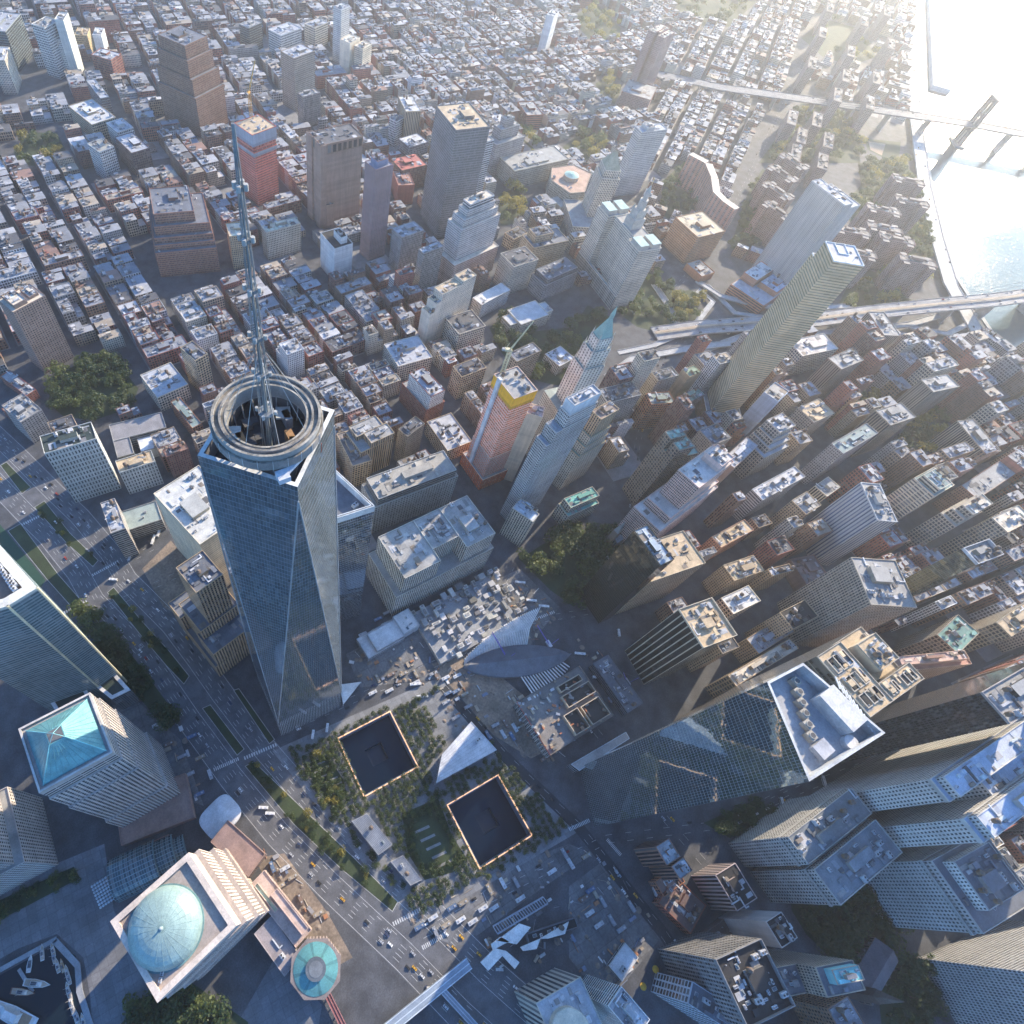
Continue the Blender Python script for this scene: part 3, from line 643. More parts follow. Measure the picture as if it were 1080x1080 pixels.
bl(None,'square tan block with a brown roof, half behind the tallest skyscraper','office block',[(355,458),(372,492),(392,486)],46,'loft','sand',(.20,.17,.15),n=5)
bl('the white stepped block','white stepped apartment house on a brick base with a busy roof','apartment block',[(424,402),(450,431),(468,420)],38,'punch','brick','conc',tiers=[(0,1,0,1,0,34),(.15,1,.1,.85,34,58,'punch','white','silver')],n=12)
bl(None,'low block with white roof sheds between the white stepped block and the orange-netted tower','block',[(450,445),(472,476),(495,462)],24,'loft','sand','silver',n=10)
bl('the orange netted tower','unfinished tower wrapped in orange and white netting with a yellow band at the top','tower under construction',[(520,398),(541,424),(561,409)],160,(3.,4.2,.86,.56,.0),(.88,.50,.38),'conc',name='unfinished_tower',glass=(.84,.21,.08),
   tiers=[(-.12,1.1,-.1,1.15,0,22,'loft','brick','grey'),(.0,1.,.0,1.,22,60,'punch','pink'),(.02,.98,.02,.98,60,148),(.0,1.,.0,1.,148,164,'blank',(.85,.40,.02))],n=14,bulk=False)
bl(None,'beige slab close behind the orange-netted tower','office tower',[(545,428),(556,431),(566,412)],120,'pier','tan','conc',n=2)
bl('the slender grey-blue apartment tower','slender grey apartment tower with a stepped silver crown','apartment tower',[(585,454),(626,433),(612,424)],178,'dense',(.42,.42,.40),'silver',tiers=[(0,1,0,1,0,152),(.10,1,.0,1,152,170),(.28,1,.04,.96,170,190),(.30,.98,.1,.9,190,203,'blank',(.5,.53,.54))],n=6,glass=(.05,.06,.075))
bl(None,'narrow beige tower touching the left side of the slender grey tower','office tower',[(555,436),(572,441),(581,432)],125,'blank','pale','conc',n=3)
bl('the round-roofed corner tower','tan corner tower with a rounded brown roof and stepped green copper ledges','office tower',[(625,433),(634,443),(653,432)],128,'pier','tan',(.24,.19,.16),tiers=[(-.12,1.3,-.35,1.25,0,70,'punch','lime','copper'),(-.06,1.2,-.22,1.15,70,84,'punch','lime','copper'),(-.03,1.1,-.1,1.1,84,98,'punch','lime','copper'),(0,1,0,1,98,128)],n=2)
bl('the green copper roofed block','low stone block with a bright green copper roof facing the wooded churchyard','office block',[(595,526),(602,536),(632,523)],38,'loft','lime',(.14,.38,.32),tiers=[(-.1,1.3,-.05,1.05,0,26,'loft'),(0,1,0,1,26,38,'loft')],n=3)
bl(None,'pale tower with a square blue-grey roof at the corner of the wooded churchyard','office block',[(540,536),(562,551),(581,543)],58,'pier','lime',(.40,.43,.46),tiers=[(0,1,0,.62,0,58),(.0,.85,.62,1,0,52,'curtain',(.30,.40,.38))],n=6)
# --- east of the churchyard
bl('the dark glass hotel','dark brown glass hotel slab beside the wooded churchyard, narrow plant-filled roof','hotel',[(668,560),(696,597),(709,588)],146,'mirror',(.07,.065,.05),(.32,.38,.42),glass=(.10,.095,.075),n=12,name='hotel_tower',par=1.5)
bl('the colonnaded stone block','long stone office block with window rows lit by low sun, behind the dark glass hotel','office block',[(686,614),(744,594),(720,560)],88,'pier',(.43,.35,.24),'sand',n=14)
bl('the pink granite stepped tower','pink granite office tower stepping up to a boxed roof with an open plant well','office tower',[(684,523),(696,561),(757,514)],62,'dense',(.54,.40,.345),(.50,.47,.43),tiers=[(0,1,0,1,0,62),(.08,.92,.12,.95,62,74),(.14,.86,.28,.86,74,118,'dense'),(.25,.80,.60,.80,118,128,'blank')],n=7)
bl('the twin-domed old skyscraper','narrow old brick skyscraper with twin copper-domed turrets and busy roof','office tower',[(698,458),(714,478),(744,470)],112,'loft',(.28,.22,.16),'copper',tiers=[(0,1,0,1,0,98),(0,.42,0,.55,98,116),(.58,1,.0,.55,98,116)],n=9)
bl(None,'orange brick block left of the avenue, below the square brick headquarters','office block',[(684,415),(687,427),(712,425)],52,'loft','rust',(.20,.24,.20),n=9)
bl(None,'grey stone block with a green roof court beside the twin stainless tower foot','office block',[(690,392),(694,402),(716,396)],58,'punch',(.30,.27,.22),'tar',n=8)
bl(None,'stone block with a sunken green roof, just left of the rippled steel tower','block',[(719,390),(727,398),(740,393)],60,'blank','tan',(.16,.22,.15),n=1)
bl(None,'dark brick block with a roof lawn just left of the rippled steel tower','office block',[(716,418),(725,426),(744,416)],48,'loft',(.16,.10,.09),(.15,.22,.17),n=5)
bl('the rippled steel tower','very tall rippled stainless steel tower with a white-rimmed roof','skyscraper',[(870,255),(879,276),(909,277)],262,(9.,3.3,.985,.42,.35),(.52,.38,.22),'silver',glass=(.44,.325,.19),name='rippled_tower',trim=(.75,.75,.72),
   tiers=[(0,1,.0,1,0,262),(.0,.55,.30,.65,0,262.1),(-.35,0,.12,.62,0,240),(-.4,1.4,-.2,1.3,0,24,'loft','rust','conc')],n=8,bulk=False)
bl('the striped telephone slab','tall pale telephone exchange slab with vertical stripes and a blank upper corner','office tower',[(856,191),(891,217),(914,214)],165,(2.4,160.,.45,.985,.1),(.52,.50,.46),'silver',glass=(.27,.27,.26),tiers=[(0,1,0,.45,0,165),(.12,1,.45,1,0,158),(.0,.12,.45,.9,0,100)],n=8)
bl('the brick school with sail roofs','red brick school with bright sloping roofs at the foot of the striped telephone slab','school',[(762,305),(806,322),(836,301)],22,'ribbon','rust','silver',n=3,name='school_building',tiers=[(0,1,0,1,0,20),(.0,.4,.3,.9,20,32,'blank',(.36,.18,.11),(.66,.66,.62)),(.45,.95,.4,.9,20,28,'blank',(.36,.18,.11),(.42,.47,.54))])
bl('the square brick headquarters','square orange-brown brick headquarters with a sunken roof court','office block',[(714,229),(736,251),(765,244)],50,'ribbon',(.36,.19,.10),(.46,.38,.26),tiers=[(0,1,0,1,0,50,(3.,3.6,.7,.34,.1))],n=5,name='headquarters_building',kinds=('duct','cooling_unit'))
bl(None,'low brick pavilion with a small roof yard right in front of the square brick headquarters','pavilion',[(724,278),(740,292),(751,285)],12,'blank','rust','conc',n=4,name='pavilion')
# --- civic centre
bl('the gold-pyramid courthouse','stone courthouse tower with a grey-gold pyramid top','courthouse',[(630,172),(635.5,186),(654,186)],96,'pier','pale','conc',name='courthouse_tower',par=.8,n=0,bulk=False,tiers=[(-.25,1.8,-1.0,1.6,0,24,'pier'),(0,1,0,1,24,92),(.08,.92,.08,.92,92,104,'pier')])
bl('the pale granite courthouse slab','massive pale granite courthouse slab with a notched roof beside the gold-pyramid tower','courthouse',[(664,134),(677,140),(704,137)],116,'fine',(.47,.46,.43),'silver',name='courthouse_slab',n=8,tiers=[(0,1,0,1,0,116),(.1,.9,.2,.5,116,121,'blank')])
bl('the long columned courthouse','long low courthouse lined with columns','courthouse',[(528,166),(543,181),(600,168)],34,'pier','lime',(.27,.27,.25),name='courthouse',n=10)
bl('the tall dark federal slab','tall dark gridded federal office slab with a tan roof','office tower',[(460,112),(481,138),(516,133)],176,(1.9,3.8,.5,.62,.1),(.19,.19,.19),'sand',n=12,tiers=[(0,1,0,1,0,176)])
bl('the pale gridded annex','pale gridded annex with rounded bays in front of the tall dark federal slab','office tower',[(495,150),(500,154),(521,148)],120,'ribbon',(.40,.41,.41),'conc',n=3)
bl('the cream stepped federal tower','cream and pink stepped federal tower with curved white ledges','office tower',[(478,229),(487,243),(528,226)],96,'fine',(.47,.44,.41),'pale',tiers=[(-.22,1.25,-.10,1.08,0,44,'fine',(.42,.30,.24)),(0,1,0,1,44,96),(.1,.9,.06,.92,96,108,'fine'),(.2,.8,.14,.84,108,118,'fine'),(.25,.75,.2,.8,118,126,'ribbon')],n=5)
bl('the ziggurat court building','grey ziggurat court building with stepped wings','court building',[(519,140),(524,152),(554,143)],62,'pier',(.36,.33,.31),'conc',tiers=[(0,1,0,1,0,60),(.1,.7,.2,.85,60,78),(.2,.6,.35,.65,78,92)],n=6,name='court_building')
bl('the windowless brown tower','windowless brown granite tower with dark vent openings near its top','telephone tower',[(330,139),(339,154),(383,144)],134,'blank',(.34,.215,.155),'tar',tiers=[(0,1,0,1,0,119),(.0,1,.0,1,119,134,(9.,14.,.62,.72,.05)),(-.08,.35,-.04,.1,0,134,'blank'),(.65,1.08,-.04,.1,0,134,'blank'),(-.1,1.1,.1,.3,0,40,'blank')],n=14,name='telephone_tower',glass=(.05,.05,.05))
bl('the slim blue and red tower','slim apartment tower clad in dull red and blue-grey','apartment tower',[(390,169),(396,180),(415,174)],148,'apt',(.26,.16,.15),(.17,.19,.25),n=4,glass=(.10,.13,.18),tiers=[(0,1,0,1,0,148),(.2,.8,.2,.8,148,156,'blank',(.2,.22,.3))])
bl('the red scaffolded tower','half-built tower with red floors and a grey safety screen at the top','tower under construction',[(253,127),(266,141),(290,132)],118,(2.6,4.,.70,.42,.0),(.62,.17,.12),'sand',name='unfinished_tower',glass=(.22,.07,.055),tiers=[(0,1,0,1,0,82),(-.02,1.02,-.02,1.02,82,88,'blank',(.30,.31,.33)),(0,1,0,1,88,98),(-.03,1.03,-.03,1.03,98,116,'blank',(.26,.28,.31))],n=14,bulk=False,par=1.)
bl('the great brown exchange tower','great brown brick telephone exchange with stepped shoulders at the top left','telephone building',[(175,128),(213,146),(234,127)],0,'fine','brown','slate',base=True,tiers=[(0,1,0,1,0,66),(.0,.93,.06,1,66,92),(.06,.85,.1,.95,92,118),(.12,.8,.15,.9,118,138)],n=8,name='telephone_exchange')
bl('the brick ziggurat exchange','red-brown brick ziggurat building with many setbacks, white roof plant and an orange ledge','office building',[(173,304),(231,284),(222,246)],0,'fine',(.30,.15,.10),'slate',base=True,tiers=[(-.02,1.02,-.05,1,0,40),(.0,1.0,.03,1,40,47),(.02,1.0,.09,1,47,55),(.06,.98,.17,1,55,68),(.10,.76,.25,.95,68,83)],n=9,name='ziggurat_building')
bl('the twin pavilion office block','stone office block with sunlit flat roof and round tank, behind the mast','office block',[(279,238),(281,246),(317,236)],48,'punch','lime','cream',n=4,kinds=('water_tank','cooling_unit'))
bl(None,'tall tan block with a sunlit roof just right of the mast, beside the brick ziggurat','office block',[(238,236),(242,250),(258,241)],56,'punch','tan','cream',n=2)
bl('the blank white block','white windowless-looking block with a black roof and a white roof box','office block',[(338,246),(353,263),(373,258)],58,(2.4,3.4,.12,.5,.1),'white','black',n=3,tiers=[(0,1,0,1,0,58),(.35,.85,.45,.8,58,68,'blank')])
bl('the stepped concrete apartment tower','beige concrete apartment tower stepping down on its left, toothed roof','apartment tower',[(453,306),(467,311),(502,293)],84,'blank','pale','sand',tiers=[(0,1,.0,.6,0,84,(3.5,3.,.25,.4,.1)),(.0,1,.6,1,0,88,(3.,3.,.35,.5,.1)),(0,1,-.15,0,0,72,'blank'),(0,1,-.28,-.15,0,58,'blank')],n=6)
bl('the brown office slab pair','grey-brown office slab with blue-white roof and vertical ribs below the dark federal slab','office tower',[(441,263),(447,268),(468,260)],72,'pier',(.30,.28,.25),'silver',n=4)
bl(None,'second ribbed office slab, lower and further back, left of the ribbed slab','office tower',[(414,241),(424,251),(447,243)],62,'pier',(.30,.29,.28),'silver',n=6)
bl(None,'white cube-like building with a flat white roof beside the old city courthouse','office block',[(503,312),(508,322),(538,306)],26,'pier','white','white',n=2,bulk=False)
bl(None,'office block with a red painted end wall facing the low white cube','office block',[(526,268),(542,282),(568,274)],52,'pier','pale','tar',n=5,glass=(.04,.05,.05),kinds=('duct','cooling_unit'))
bl('the mansard records hall','ornate grey stone records hall with a slate mansard roof','hall',[(568,282),(577,297),(612,282)],38,'pier','grey','slate',n=6,name='records_hall',tiers=[(0,1,0,1,0,30),(.06,.94,.06,.94,30,38,'pier','slate')])
bl(None,'white apartment block beside the tree-lined park, lower neighbour of the stepped concrete tower','apartment block',[(468,336),(484,353),(512,344)],38,'loft','pale','tar',n=8)
bl(None,'wide loft block with a white and grey roof left of the stepped concrete tower','loft block',[(402,364),(420,387),(456,377)],30,'loft','pale','silver',n=10)
bl(None,'brick block with dark roofs in front of the orange-netted tower crane','office block',[(474,388),(487,398),(513,388)],44,'loft','sand','tar',n=12)
bl(None,'tan office block with a plant-filled square roof, right of the crane mast','office block',[(538,372),(545,382),(571,370)],52,'loft',(.30,.25,.18),'slate',n=3)
bl('the old city courthouse','pale old courthouse with a cross-shaped flat roof among the park trees','courthouse',[(537,326),(545,344),(584,330)],20,'pier','pale',(.44,.45,.45),name='old_courthouse',n=3,bulk=False,tiers=[(0,1,.12,.88,0,19),(.2,.8,-.08,.12,0,17),(.2,.8,.88,1.08,0,17)])
bl('the small domed city hall','small city hall with a curved pale roof and cupola at the park end','hall',[(578,372),(590,387),(606,378)],18,'pier','pale',(.40,.43,.48),name='city_hall',n=1,bulk=True)
bl(None,'tan court block with a flat roof between the cream federal tower and the records hall','office block',[(555,247),(563,262),(600,254)],46,'pier','sand','slate',n=9,tiers=[(0,1,0,1,0,46),(.1,.7,.1,.6,46,58)])
bl(None,'small tan block with white roof units at the park entrance, below the dark federal slab','office block',[(534,245),(542,253),(556,246)],22,'loft','sand','tar',n=5)
# --- east side towers
bl('the brick twin towers','tall red brick apartment tower with a lower brick slab joined to its foot','apartment tower',[(656,96),(686,106),(693,92)],30,'apt',(.30,.17,.14),'conc',base=False,tiers=[(0,1,0,1,0,30)],n=2,name='apartment_tower')
def sl(label,px,h,wall='tan',roof='conc',S='apt',n=4,r=None,group=None,tiers=None): return bl(r,label,'apartment tower',px,h,S,wall,roof,n=n,tiers=tiers,group=group)
sl('ribbed brown tower with two roof levels just right of the rippled steel tower',[(915,329),(932,354),(948,352)],62,(.28,.24,.20),S='strip',r='the ribbed brown tower')
sl('ribbed tan tower in front of the ribbed brown one, right of the rippled steel tower',[(870,379),(887,390),(911,380)],66,(.30,.25,.20),S='strip',r='the ribbed tan tower')
sl('pair of tan housing slabs near the viaduct curve, the tallest by the waterfront roofs',[(968,401),(984,414),(1012,408)],70,(.31,.26,.20),S='strip',r='the waterfront housing tower')
sl('tan housing tower with a stepped roof beside the yellow-lit trees',[(921,434),(939,449),(966,440)],70,(.31,.26,.20),S='strip',r='the tree-side housing tower')
bl(None,'white flat-topped office block with deep side windows behind the ribbed tan tower','office block',[(838,358),(846,376),(884,368)],42,'loft','pale',(.50,.46,.42),n=4)
bl('the ribbed tan hospital block','broad tan block with heavy vertical ribs and stepped roof near the waterfront houses','hospital',[(1009,444),(1038,478),(1051,471)],48,'strip',(.38,.31,.23),'conc',n=10)
bl('the long red-sided block','long brick block with a sunlit red side wall at the right edge','office block',[(1020,508),(1032,526),(1086,490)],46,'punch',(.26,.15,.11),'conc',n=6,tiers=[(0,1,0,1,0,44),(0,1,.75,1,44,54,'blank',(.42,.16,.10))])
bl('the blue-striped white slab','white office slab with dark blue vertical stripes','office tower',[(907,509),(925,549),(941,540)],106,(4.2,300.,.40,.99,.15),'white','conc',glass=(.10,.13,.22),n=9)
bl('the cream banded block','cream office block with wide pale window bands and a stepped green plant roof','office tower',[(966,503),(985,524),(1006,512)],84,(7.,4.,.86,.42,.1),'cream',(.20,.27,.26),n=7,tiers=[(0,1,0,1,0,84),(.1,.9,.1,.7,84,92,'ribbon')])
bl(None,'cream office block with stepped terraces, right of the cream banded block','office tower',[(1010,530),(1022,548),(1050,532)],80,'loft',(.46,.40,.31),'pale',n=10,tiers=[(0,1,0,1,0,62),(.1,.9,.1,1,62,72),(.2,.9,.2,.95,72,80)])
bl(None,'stone tower with tan window ribs at the right edge above the olive slab','office tower',[(1048,545),(1062,562),(1090,548)],78,'loft',(.42,.34,.24),'pale',n=5)
bl('the grey gridded tower','grey gridded office tower with a sunken green roof, right of the white-roofed cube','office tower',[(880,466),(889,479),(926,457)],70,'punch',(.33,.30,.28),(.20,.25,.24),tiers=[(0,1,0,1,0,70)],n=5)
bl('the stepped white-ledged tower','stone tower with white ledges stepping down its corner, near the rippled steel tower','office tower',[(812,442),(821,458),(838,450)],78,'loft',(.40,.35,.28),'silver',tiers=[(0,1.5,-.4,1.2,0,48),(0,1.3,-.2,1.1,48,58),(0,1.1,-.1,1.05,58,68),(0,1,0,1,68,80)],n=5)
bl(None,'tan blank-sided block between the white-ledged tower and the ribbed tan tower','office block',[(842,430),(858,446),(880,436)],52,'punch',(.40,.33,.25),'sand',n=8)
bl('the blue party-wall tower','thin tower with a pale blue blank side wall near the rippled steel tower','office tower',[(812,408),(820,424),(833,412)],72,'blank',(.32,.37,.44),'conc',n=6,tiers=[(0,1,0,.9,0,72),(.0,1,.9,1.25,0,60,'loft','rust')])
bl(None,'dark stone tower with blue roof plant box, right of the twin-domed skyscraper','office tower',[(742,452),(752,470),(771,462)],68,'punch',(.26,.22,.17),'slate',n=10)
bl(None,'brown-walled block with a grey box roof left of the white-ledged tower','office block',[(764,482),(774,494),(800,470)],58,'blank',(.25,.19,.15),'silver',n=6)
bl('the white-roofed cube','glass-sided block with a tilted white roof and silver plant','office block',[(795,515),(804,528),(849,503)],50,'ribbon',(.42,.41,.39),(.46,.45,.44),n=11,glass=(.06,.08,.09))
bl(None,'tan tower with a curved narrow front in front of the blue-striped slab','office block',[(838,526),(850,543),(866,533)],52,'punch','sand','conc',n=5)
bl(None,'round-fronted cream block with pale ribs left of the blue-striped slab','office block',[(860,512),(872,524),(886,514)],42,'strip','cream','conc',n=4)
bl(None,'brown brick block with tar roof and white roof sheds, below the blue-striped slab','warehouse',[(833,590),(852,620),(872,606)],20,'blank',(.20,.13,.11),(.17,.13,.12),n=4)
bl('the orange brick block','orange brick block with a planted roof terrace on a street corner','apartment block',[(747,568),(760,578),(795,559)],40,'punch',(.44,.24,.15),'sand',n=9)
bl(None,'tan block with a roof terrace full of sheds below the orange brick block','office block',[(763,596),(774,613),(806,602)],46,'punch','sand','sand',n=14)
bl(None,'small sandy block with planters around its roof edge, right of the shed-roofed tan block','office block',[(807,601),(814,608),(837,602)],48,'punch','tan','tar',n=6)
bl('the tall sun-patched office tower','tan office tower with a bright patch of reflected sun on its window rows','office tower',[(897,588),(918,638),(962,631)],118,'pier',(.40,.34,.26),'conc',n=14)
bl('the olive glass slab','smooth olive glass slab with a white-rimmed roof well','office tower',[(1014,579),(1029,596),(1056,586)],170,'mirror',(.16,.17,.14),'conc',glass=(.12,.13,.11),n=4,trim=(.62,.6,.57),par=3.)
bl('the ribbed grid tower','office tower with thick pale vertical fins and dark glass between them','office tower',[(715,643),(741,684),(777,671)],118,(5.4,400.,.80,.995,.3),(.50,.43,.32),'sand',glass=(.045,.04,.035),n=9,par=2.,tiers=[(0,1,0,1,0,118)])
bl(None,'low service block with pipes and tanks at the foot of the finned tower','podium',[(625,700),(662,752),(680,744)],14,'ribbon','slate','slate',n=12,name='podium')
bl('the white-topped block','block with cream side ribs and a white roof just right of the finned tower','office block',[(762,630),(773,648),(802,634)],60,'loft','cream','white',n=6)
bl(None,'black-roofed square block with a stone rim below the sun-patched tower','office block',[(822,646),(836,664),(863,650)],62,'punch','sand','black',n=5)
bl(None,'mixed low block with silver roofs and a green awning between the white-topped and black-roofed blocks','block',[(790,672),(800,690),(838,666)],32,'punch','tan','silver',n=14)
bl(None,'narrow tan loft row between the mirror tower and the white-topped block','loft block',[(768,712),(776,724),(842,684)],44,'loft','tan','pale',n=10)
bl('the deep-welled block','bulky dark steel tower with deep roof wells and exposed roof beams behind the mirror tower','office tower',[(917,757),(974,716),(918,656)],222,(3.2,4.2,.86,.50,.3),(.075,.066,.058),'sand',glass=(.02,.02,.022),name='welled_block',trim=(.36,.31,.24),tiers=[(0,1,0,1,0,212),(0,.42,.0,1,212,222),(.42,1,.0,.28,212,222),(.55,.9,.4,.85,212,224,'blank','sand')],n=16)
bl(None,'long wedge block with pink and rust roof slopes right of the deep-welled block','office block',[(953,706),(1032,698),(1034,684)],88,'punch',(.40,.26,.19),(.40,.22,.16),n=4,tiers=[(0,1,0,1,0,80),(.0,.9,.3,1,80,88,'blank',(.48,.30,.24),(.52,.36,.30))])
bl('the black steel tower','huge black steel office tower with a plant-filled roof at the right edge','office tower',[(1036,729),(1063,764),(1128,724)],208,(1.7,3.9,.78,.80,.35),'black','conc',glass=(.012,.013,.016),n=16,par=2.,trim=(.30,.27,.25))
bl(None,'stone tower with columns and green roof trim at the right edge, below the olive slab','office tower',[(985,672),(1010,690),(1032,668)],68,'loft',(.30,.25,.19),'copper',n=8)
bl(None,'tan office block with a terraced roof at the right edge, above the black steel tower','office tower',[(1052,655),(1066,672),(1096,650)],80,'loft',(.32,.26,.18),'sand',n=8)
# --- south east corner
bl('the upper slender old tower','slender grey stone tower with an ornate roof, upper of the twin pair','office tower',[(822,889),(852,912),(919,858)],86,'punch',(.38,.37,.34),(.17,.19,.20),n=12,tiers=[(0,1,0,1,0,74),(-.03,1.03,-.01,1.01,74,76,'blank'),(0,1,0,1,76,86)])
bl('the lower slender old tower','slender grey stone tower with a round turquoise cupola, lower of the twin pair','office tower',[(852,922),(886,955),(951,899)],86,'punch',(.38,.37,.34),(.18,.20,.215),n=13,tiers=[(0,1,0,1,0,74),(-.03,1.03,-.01,1.01,74,76,'blank'),(0,1,0,1,76,86)])
bl('the twin-winged stone giant','massive white stone office building with two tall wings around a light court','office tower',[(990,819),(1043,888),(1150,806)],158,'punch',(.46,.45,.42),(.42,.47,.54),tiers=[(0,.36,0,1,0,150),(.64,1,0,1,0,150),(.36,.64,.30,1,0,150),(-.01,.37,-.005,1,150,153,'blank'),(.63,1.01,-.005,1,150,153,'blank'),(.02,.35,.03,1,153,160),(.65,.98,.03,1,153,160)],n=10)
bl('the square grey grid block','square grey stone block with a stepped roof house below the twin-winged giant','office tower',[(983,907),(1036,985),(1092,950)],96,'punch',(.36,.36,.35),'slate',tiers=[(0,1,0,1,0,86),(-.02,1.02,-.02,1.02,86,88,'blank'),(0,1,0,1,88,96),(.08,.75,.14,.8,96,106,'punch','white')],n=12)
bl('the curved limestone bank tower','limestone bank tower with rows of small windows in the bottom right corner','office tower',[(985,1003),(1018,1096),(1110,1050)],0,'dense',(.33,.33,.33),'conc',base=True,tiers=[(0,1,0,1,0,120),(.05,.95,.05,.95,120,170)],n=4)
bl('the brown stepped pair','brown brick office block, first of two beside the grassy yard at the mirror tower foot','office block',[(691,893),(703,913),(718,905)],44,'strip',(.30,.17,.12),'silver',n=3)
bl(None,'brown brick office block, second of two, with a white end roof','office block',[(707,914),(717,928),(730,918)],42,'strip',(.30,.17,.12),'silver',n=2)
bl(None,'low brick house row with cluttered tar roofs below the brown brick pair','house row',[(694,952),(728,985),(752,962)],12,'loft','brick',(.15,.10,.09),n=14,name='house_row')
bl(None,'small old stone house with a red-brown roof next to the low brick house row','house',[(690,930),(700,946),(722,930)],12,'loft','rust',(.25,.16,.13),n=4,name='house')
bl(None,'pink panelled tower with a black sunken roof below the upper slender tower','office tower',[(754,923),(777,961),(798,947)],40,'strip',(.42,.34,.32),'black',n=5,kinds=('duct','cooling_unit'))
bl('the white-flanked tower','tower with blank white side walls and a black roof with white pipes','office tower',[(807,972),(824,1000),(840,988)],68,'blank',(.44,.42,.40),'black',n=8)
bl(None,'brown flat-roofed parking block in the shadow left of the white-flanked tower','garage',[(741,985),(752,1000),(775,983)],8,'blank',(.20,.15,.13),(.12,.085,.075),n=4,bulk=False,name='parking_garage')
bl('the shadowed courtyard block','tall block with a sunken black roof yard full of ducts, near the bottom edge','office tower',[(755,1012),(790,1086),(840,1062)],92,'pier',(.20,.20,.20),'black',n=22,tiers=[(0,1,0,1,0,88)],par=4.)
bl('the tan terracotta tower','tan terracotta tower with a turquoise roof lantern at the bottom edge beside the churchyard','office tower',[(858,1020),(872,1052),(912,1044)],92,'dense',(.34,.29,.23),'slate',tiers=[(0,1,-.9,1,0,70),(0,1,0,1,70,92),(.1,.6,.2,.9,92,100,'blank',(.20,.46,.46),(.20,.5,.5))],n=6)
bl('the fin-roofed tower','tower with a slanted facade of thick beige fins at the bottom edge','office tower',[(565,1058),(612,1030),(645,1082)],60,(4.4,400.,.5,.99,.1),(.44,.41,.34),'silver',glass=(.08,.09,.10),n=4,tiers=[(0,1,0,1,0,60)])
bl(None,'tower with white corner slabs and terraces at the bottom edge, right of the fin-fronted tower','office tower',[(640,1060),(655,1040),(685,1075)],70,'ribbon','white','silver',n=8)
bl(None,'blue-grey gridded hotel with a curved brown ledge at the bottom edge','hotel',[(712,1050),(730,1035),(800,1080)],60,'big',(.38,.42,.46),'slate',n=8,name='hotel')
# --- far north-west corner
bl('the white riverside hotel','white slab tower with dark window bays at the top left','apartment tower',[(40,22),(47,30),(62,22)],84,'loft',(.52,.51,.47),'conc',n=3)
bl(None,'tall cream tower with a stepped blank end wall behind the white slab tower, top left','apartment tower',[(60,17),(67,22),(72,14)],92,'blank',(.52,.52,.46),'silver',n=2,tiers=[(0,1,0,1,0,92),(-1.,0,0,1,0,60,'punch')])
bl('the dark glazed postal block','large dark green glazed block in the top left corner','office block',[(-12,20),(6,34),(22,15)],66,'curtain',(.22,.24,.23),(.3,.31,.33),glass=(.07,.10,.11),n=8)
bl(None,'pale grey tower at the left edge, below the dark green glazed block','office tower',[(-8,58),(5,64),(10,50)],56,'pier','pale','silver',n=3)
bl(None,'brown brick block with an orange sunlit corner between two long avenues, top left','loft block',[(96,58),(117,64),(122,55)],38,'loft','brick','silver',n=6)
bl(None,'small yellow block among the avenues at the top left','loft block',[(80,34),(92,38),(95,30)],32,'punch',(.46,.35,.19),'sand',n=2)
bl(None,'slim white blank-sided block beside the small yellow block','loft block',[(98,36),(107,38),(110,30)],44,'blank','white','white',n=1)
bl('the white gridded loft','white loft building with large square windows near the tunnel rotary','loft building',[(92,152),(105,161),(119,154)],50,'loft','white',(.30,.30,.27),n=5)
bl('the dark brown loft','long dark brown loft building right of the white gridded loft','loft building',[(121,145),(139,162),(154,153)],40,'loft',(.13,.09,.08),'silver',n=7)
bl(None,'wedge-shaped blue glass apartment house near the tunnel rotary','apartment building',[(91,85),(106,104),(110,96)],40,'curtain',(.32,.35,.36),'silver',glass=(.16,.20,.22),n=2)
bl(None,'long warehouse with a white sunlit roof behind the tunnel rotary','warehouse',[(72,112),(97,132),(112,116)],30,'loft','sand',(.5,.5,.48),n=9)
bl(None,'white corner building with red lower neighbour, right of the warehouse by the rotary','loft building',[(112,130),(124,140),(135,130)],34,'loft','white','silver',n=6)
bl('the tan striped hotel tower','tan striped tower with a flat busy roof above the red scaffolded tower','hotel',[(302,52),(310,62),(332,54)],92,'fine',(.36,.27,.20),'silver',n=6,name='hotel_tower')
bl(None,'brown-grey slab right of the tan striped tower, lower','office block',[(314,98),(320,103),(338,98)],56,'pier',(.24,.21,.19),'conc',n=5)
bl(None,'slender white tower at the top edge above the windowless brown tower','apartment tower',[(355,6),(360,11),(369,7)],96,'fine','white','silver',n=1)
bl(None,'cream tower cluster at the upper middle, right of the slender white tower','apartment tower',[(362,40),(369,46),(380,40)],64,'blank','cream','pale',n=2,tiers=[(0,1,0,1,0,64),(1.1,2.,.3,1.2,0,58,'punch')])
bl(None,'broad white loft block with a notched roof, above the tan striped tower','loft building',[(286,30),(296,38),(318,30)],44,'loft','white','silver',n=8)
bl(None,'dark glassy loft block left of the broad white loft block','loft building',[(256,24),(262,30),(276,24)],46,'curtain',(.22,.24,.24),'grey',n=4)
bl(None,'white loft block with a tank-topped roof right of the broad white loft block','loft building',[(324,24),(332,30),(346,24)],42,'loft','pale','silver',n=6)
bl(None,'tan apartment tower with a white roof left of the tall dark federal slab','apartment tower',[(420,102),(428,118),(441,112)],62,'strip','sand','white',n=6)
bl(None,'small white tower with dark stripes in front of the tan white-roofed tower','apartment tower',[(413,124),(418,129),(427,124)],46,'loft','white','slate',n=2)
bl(None,'brick office block with a red roof, left of the tall dark federal slab','office block',[(417,167),(424,180),(450,174)],40,'pier','brown',(.42,.13,.10),n=4,par=.5)
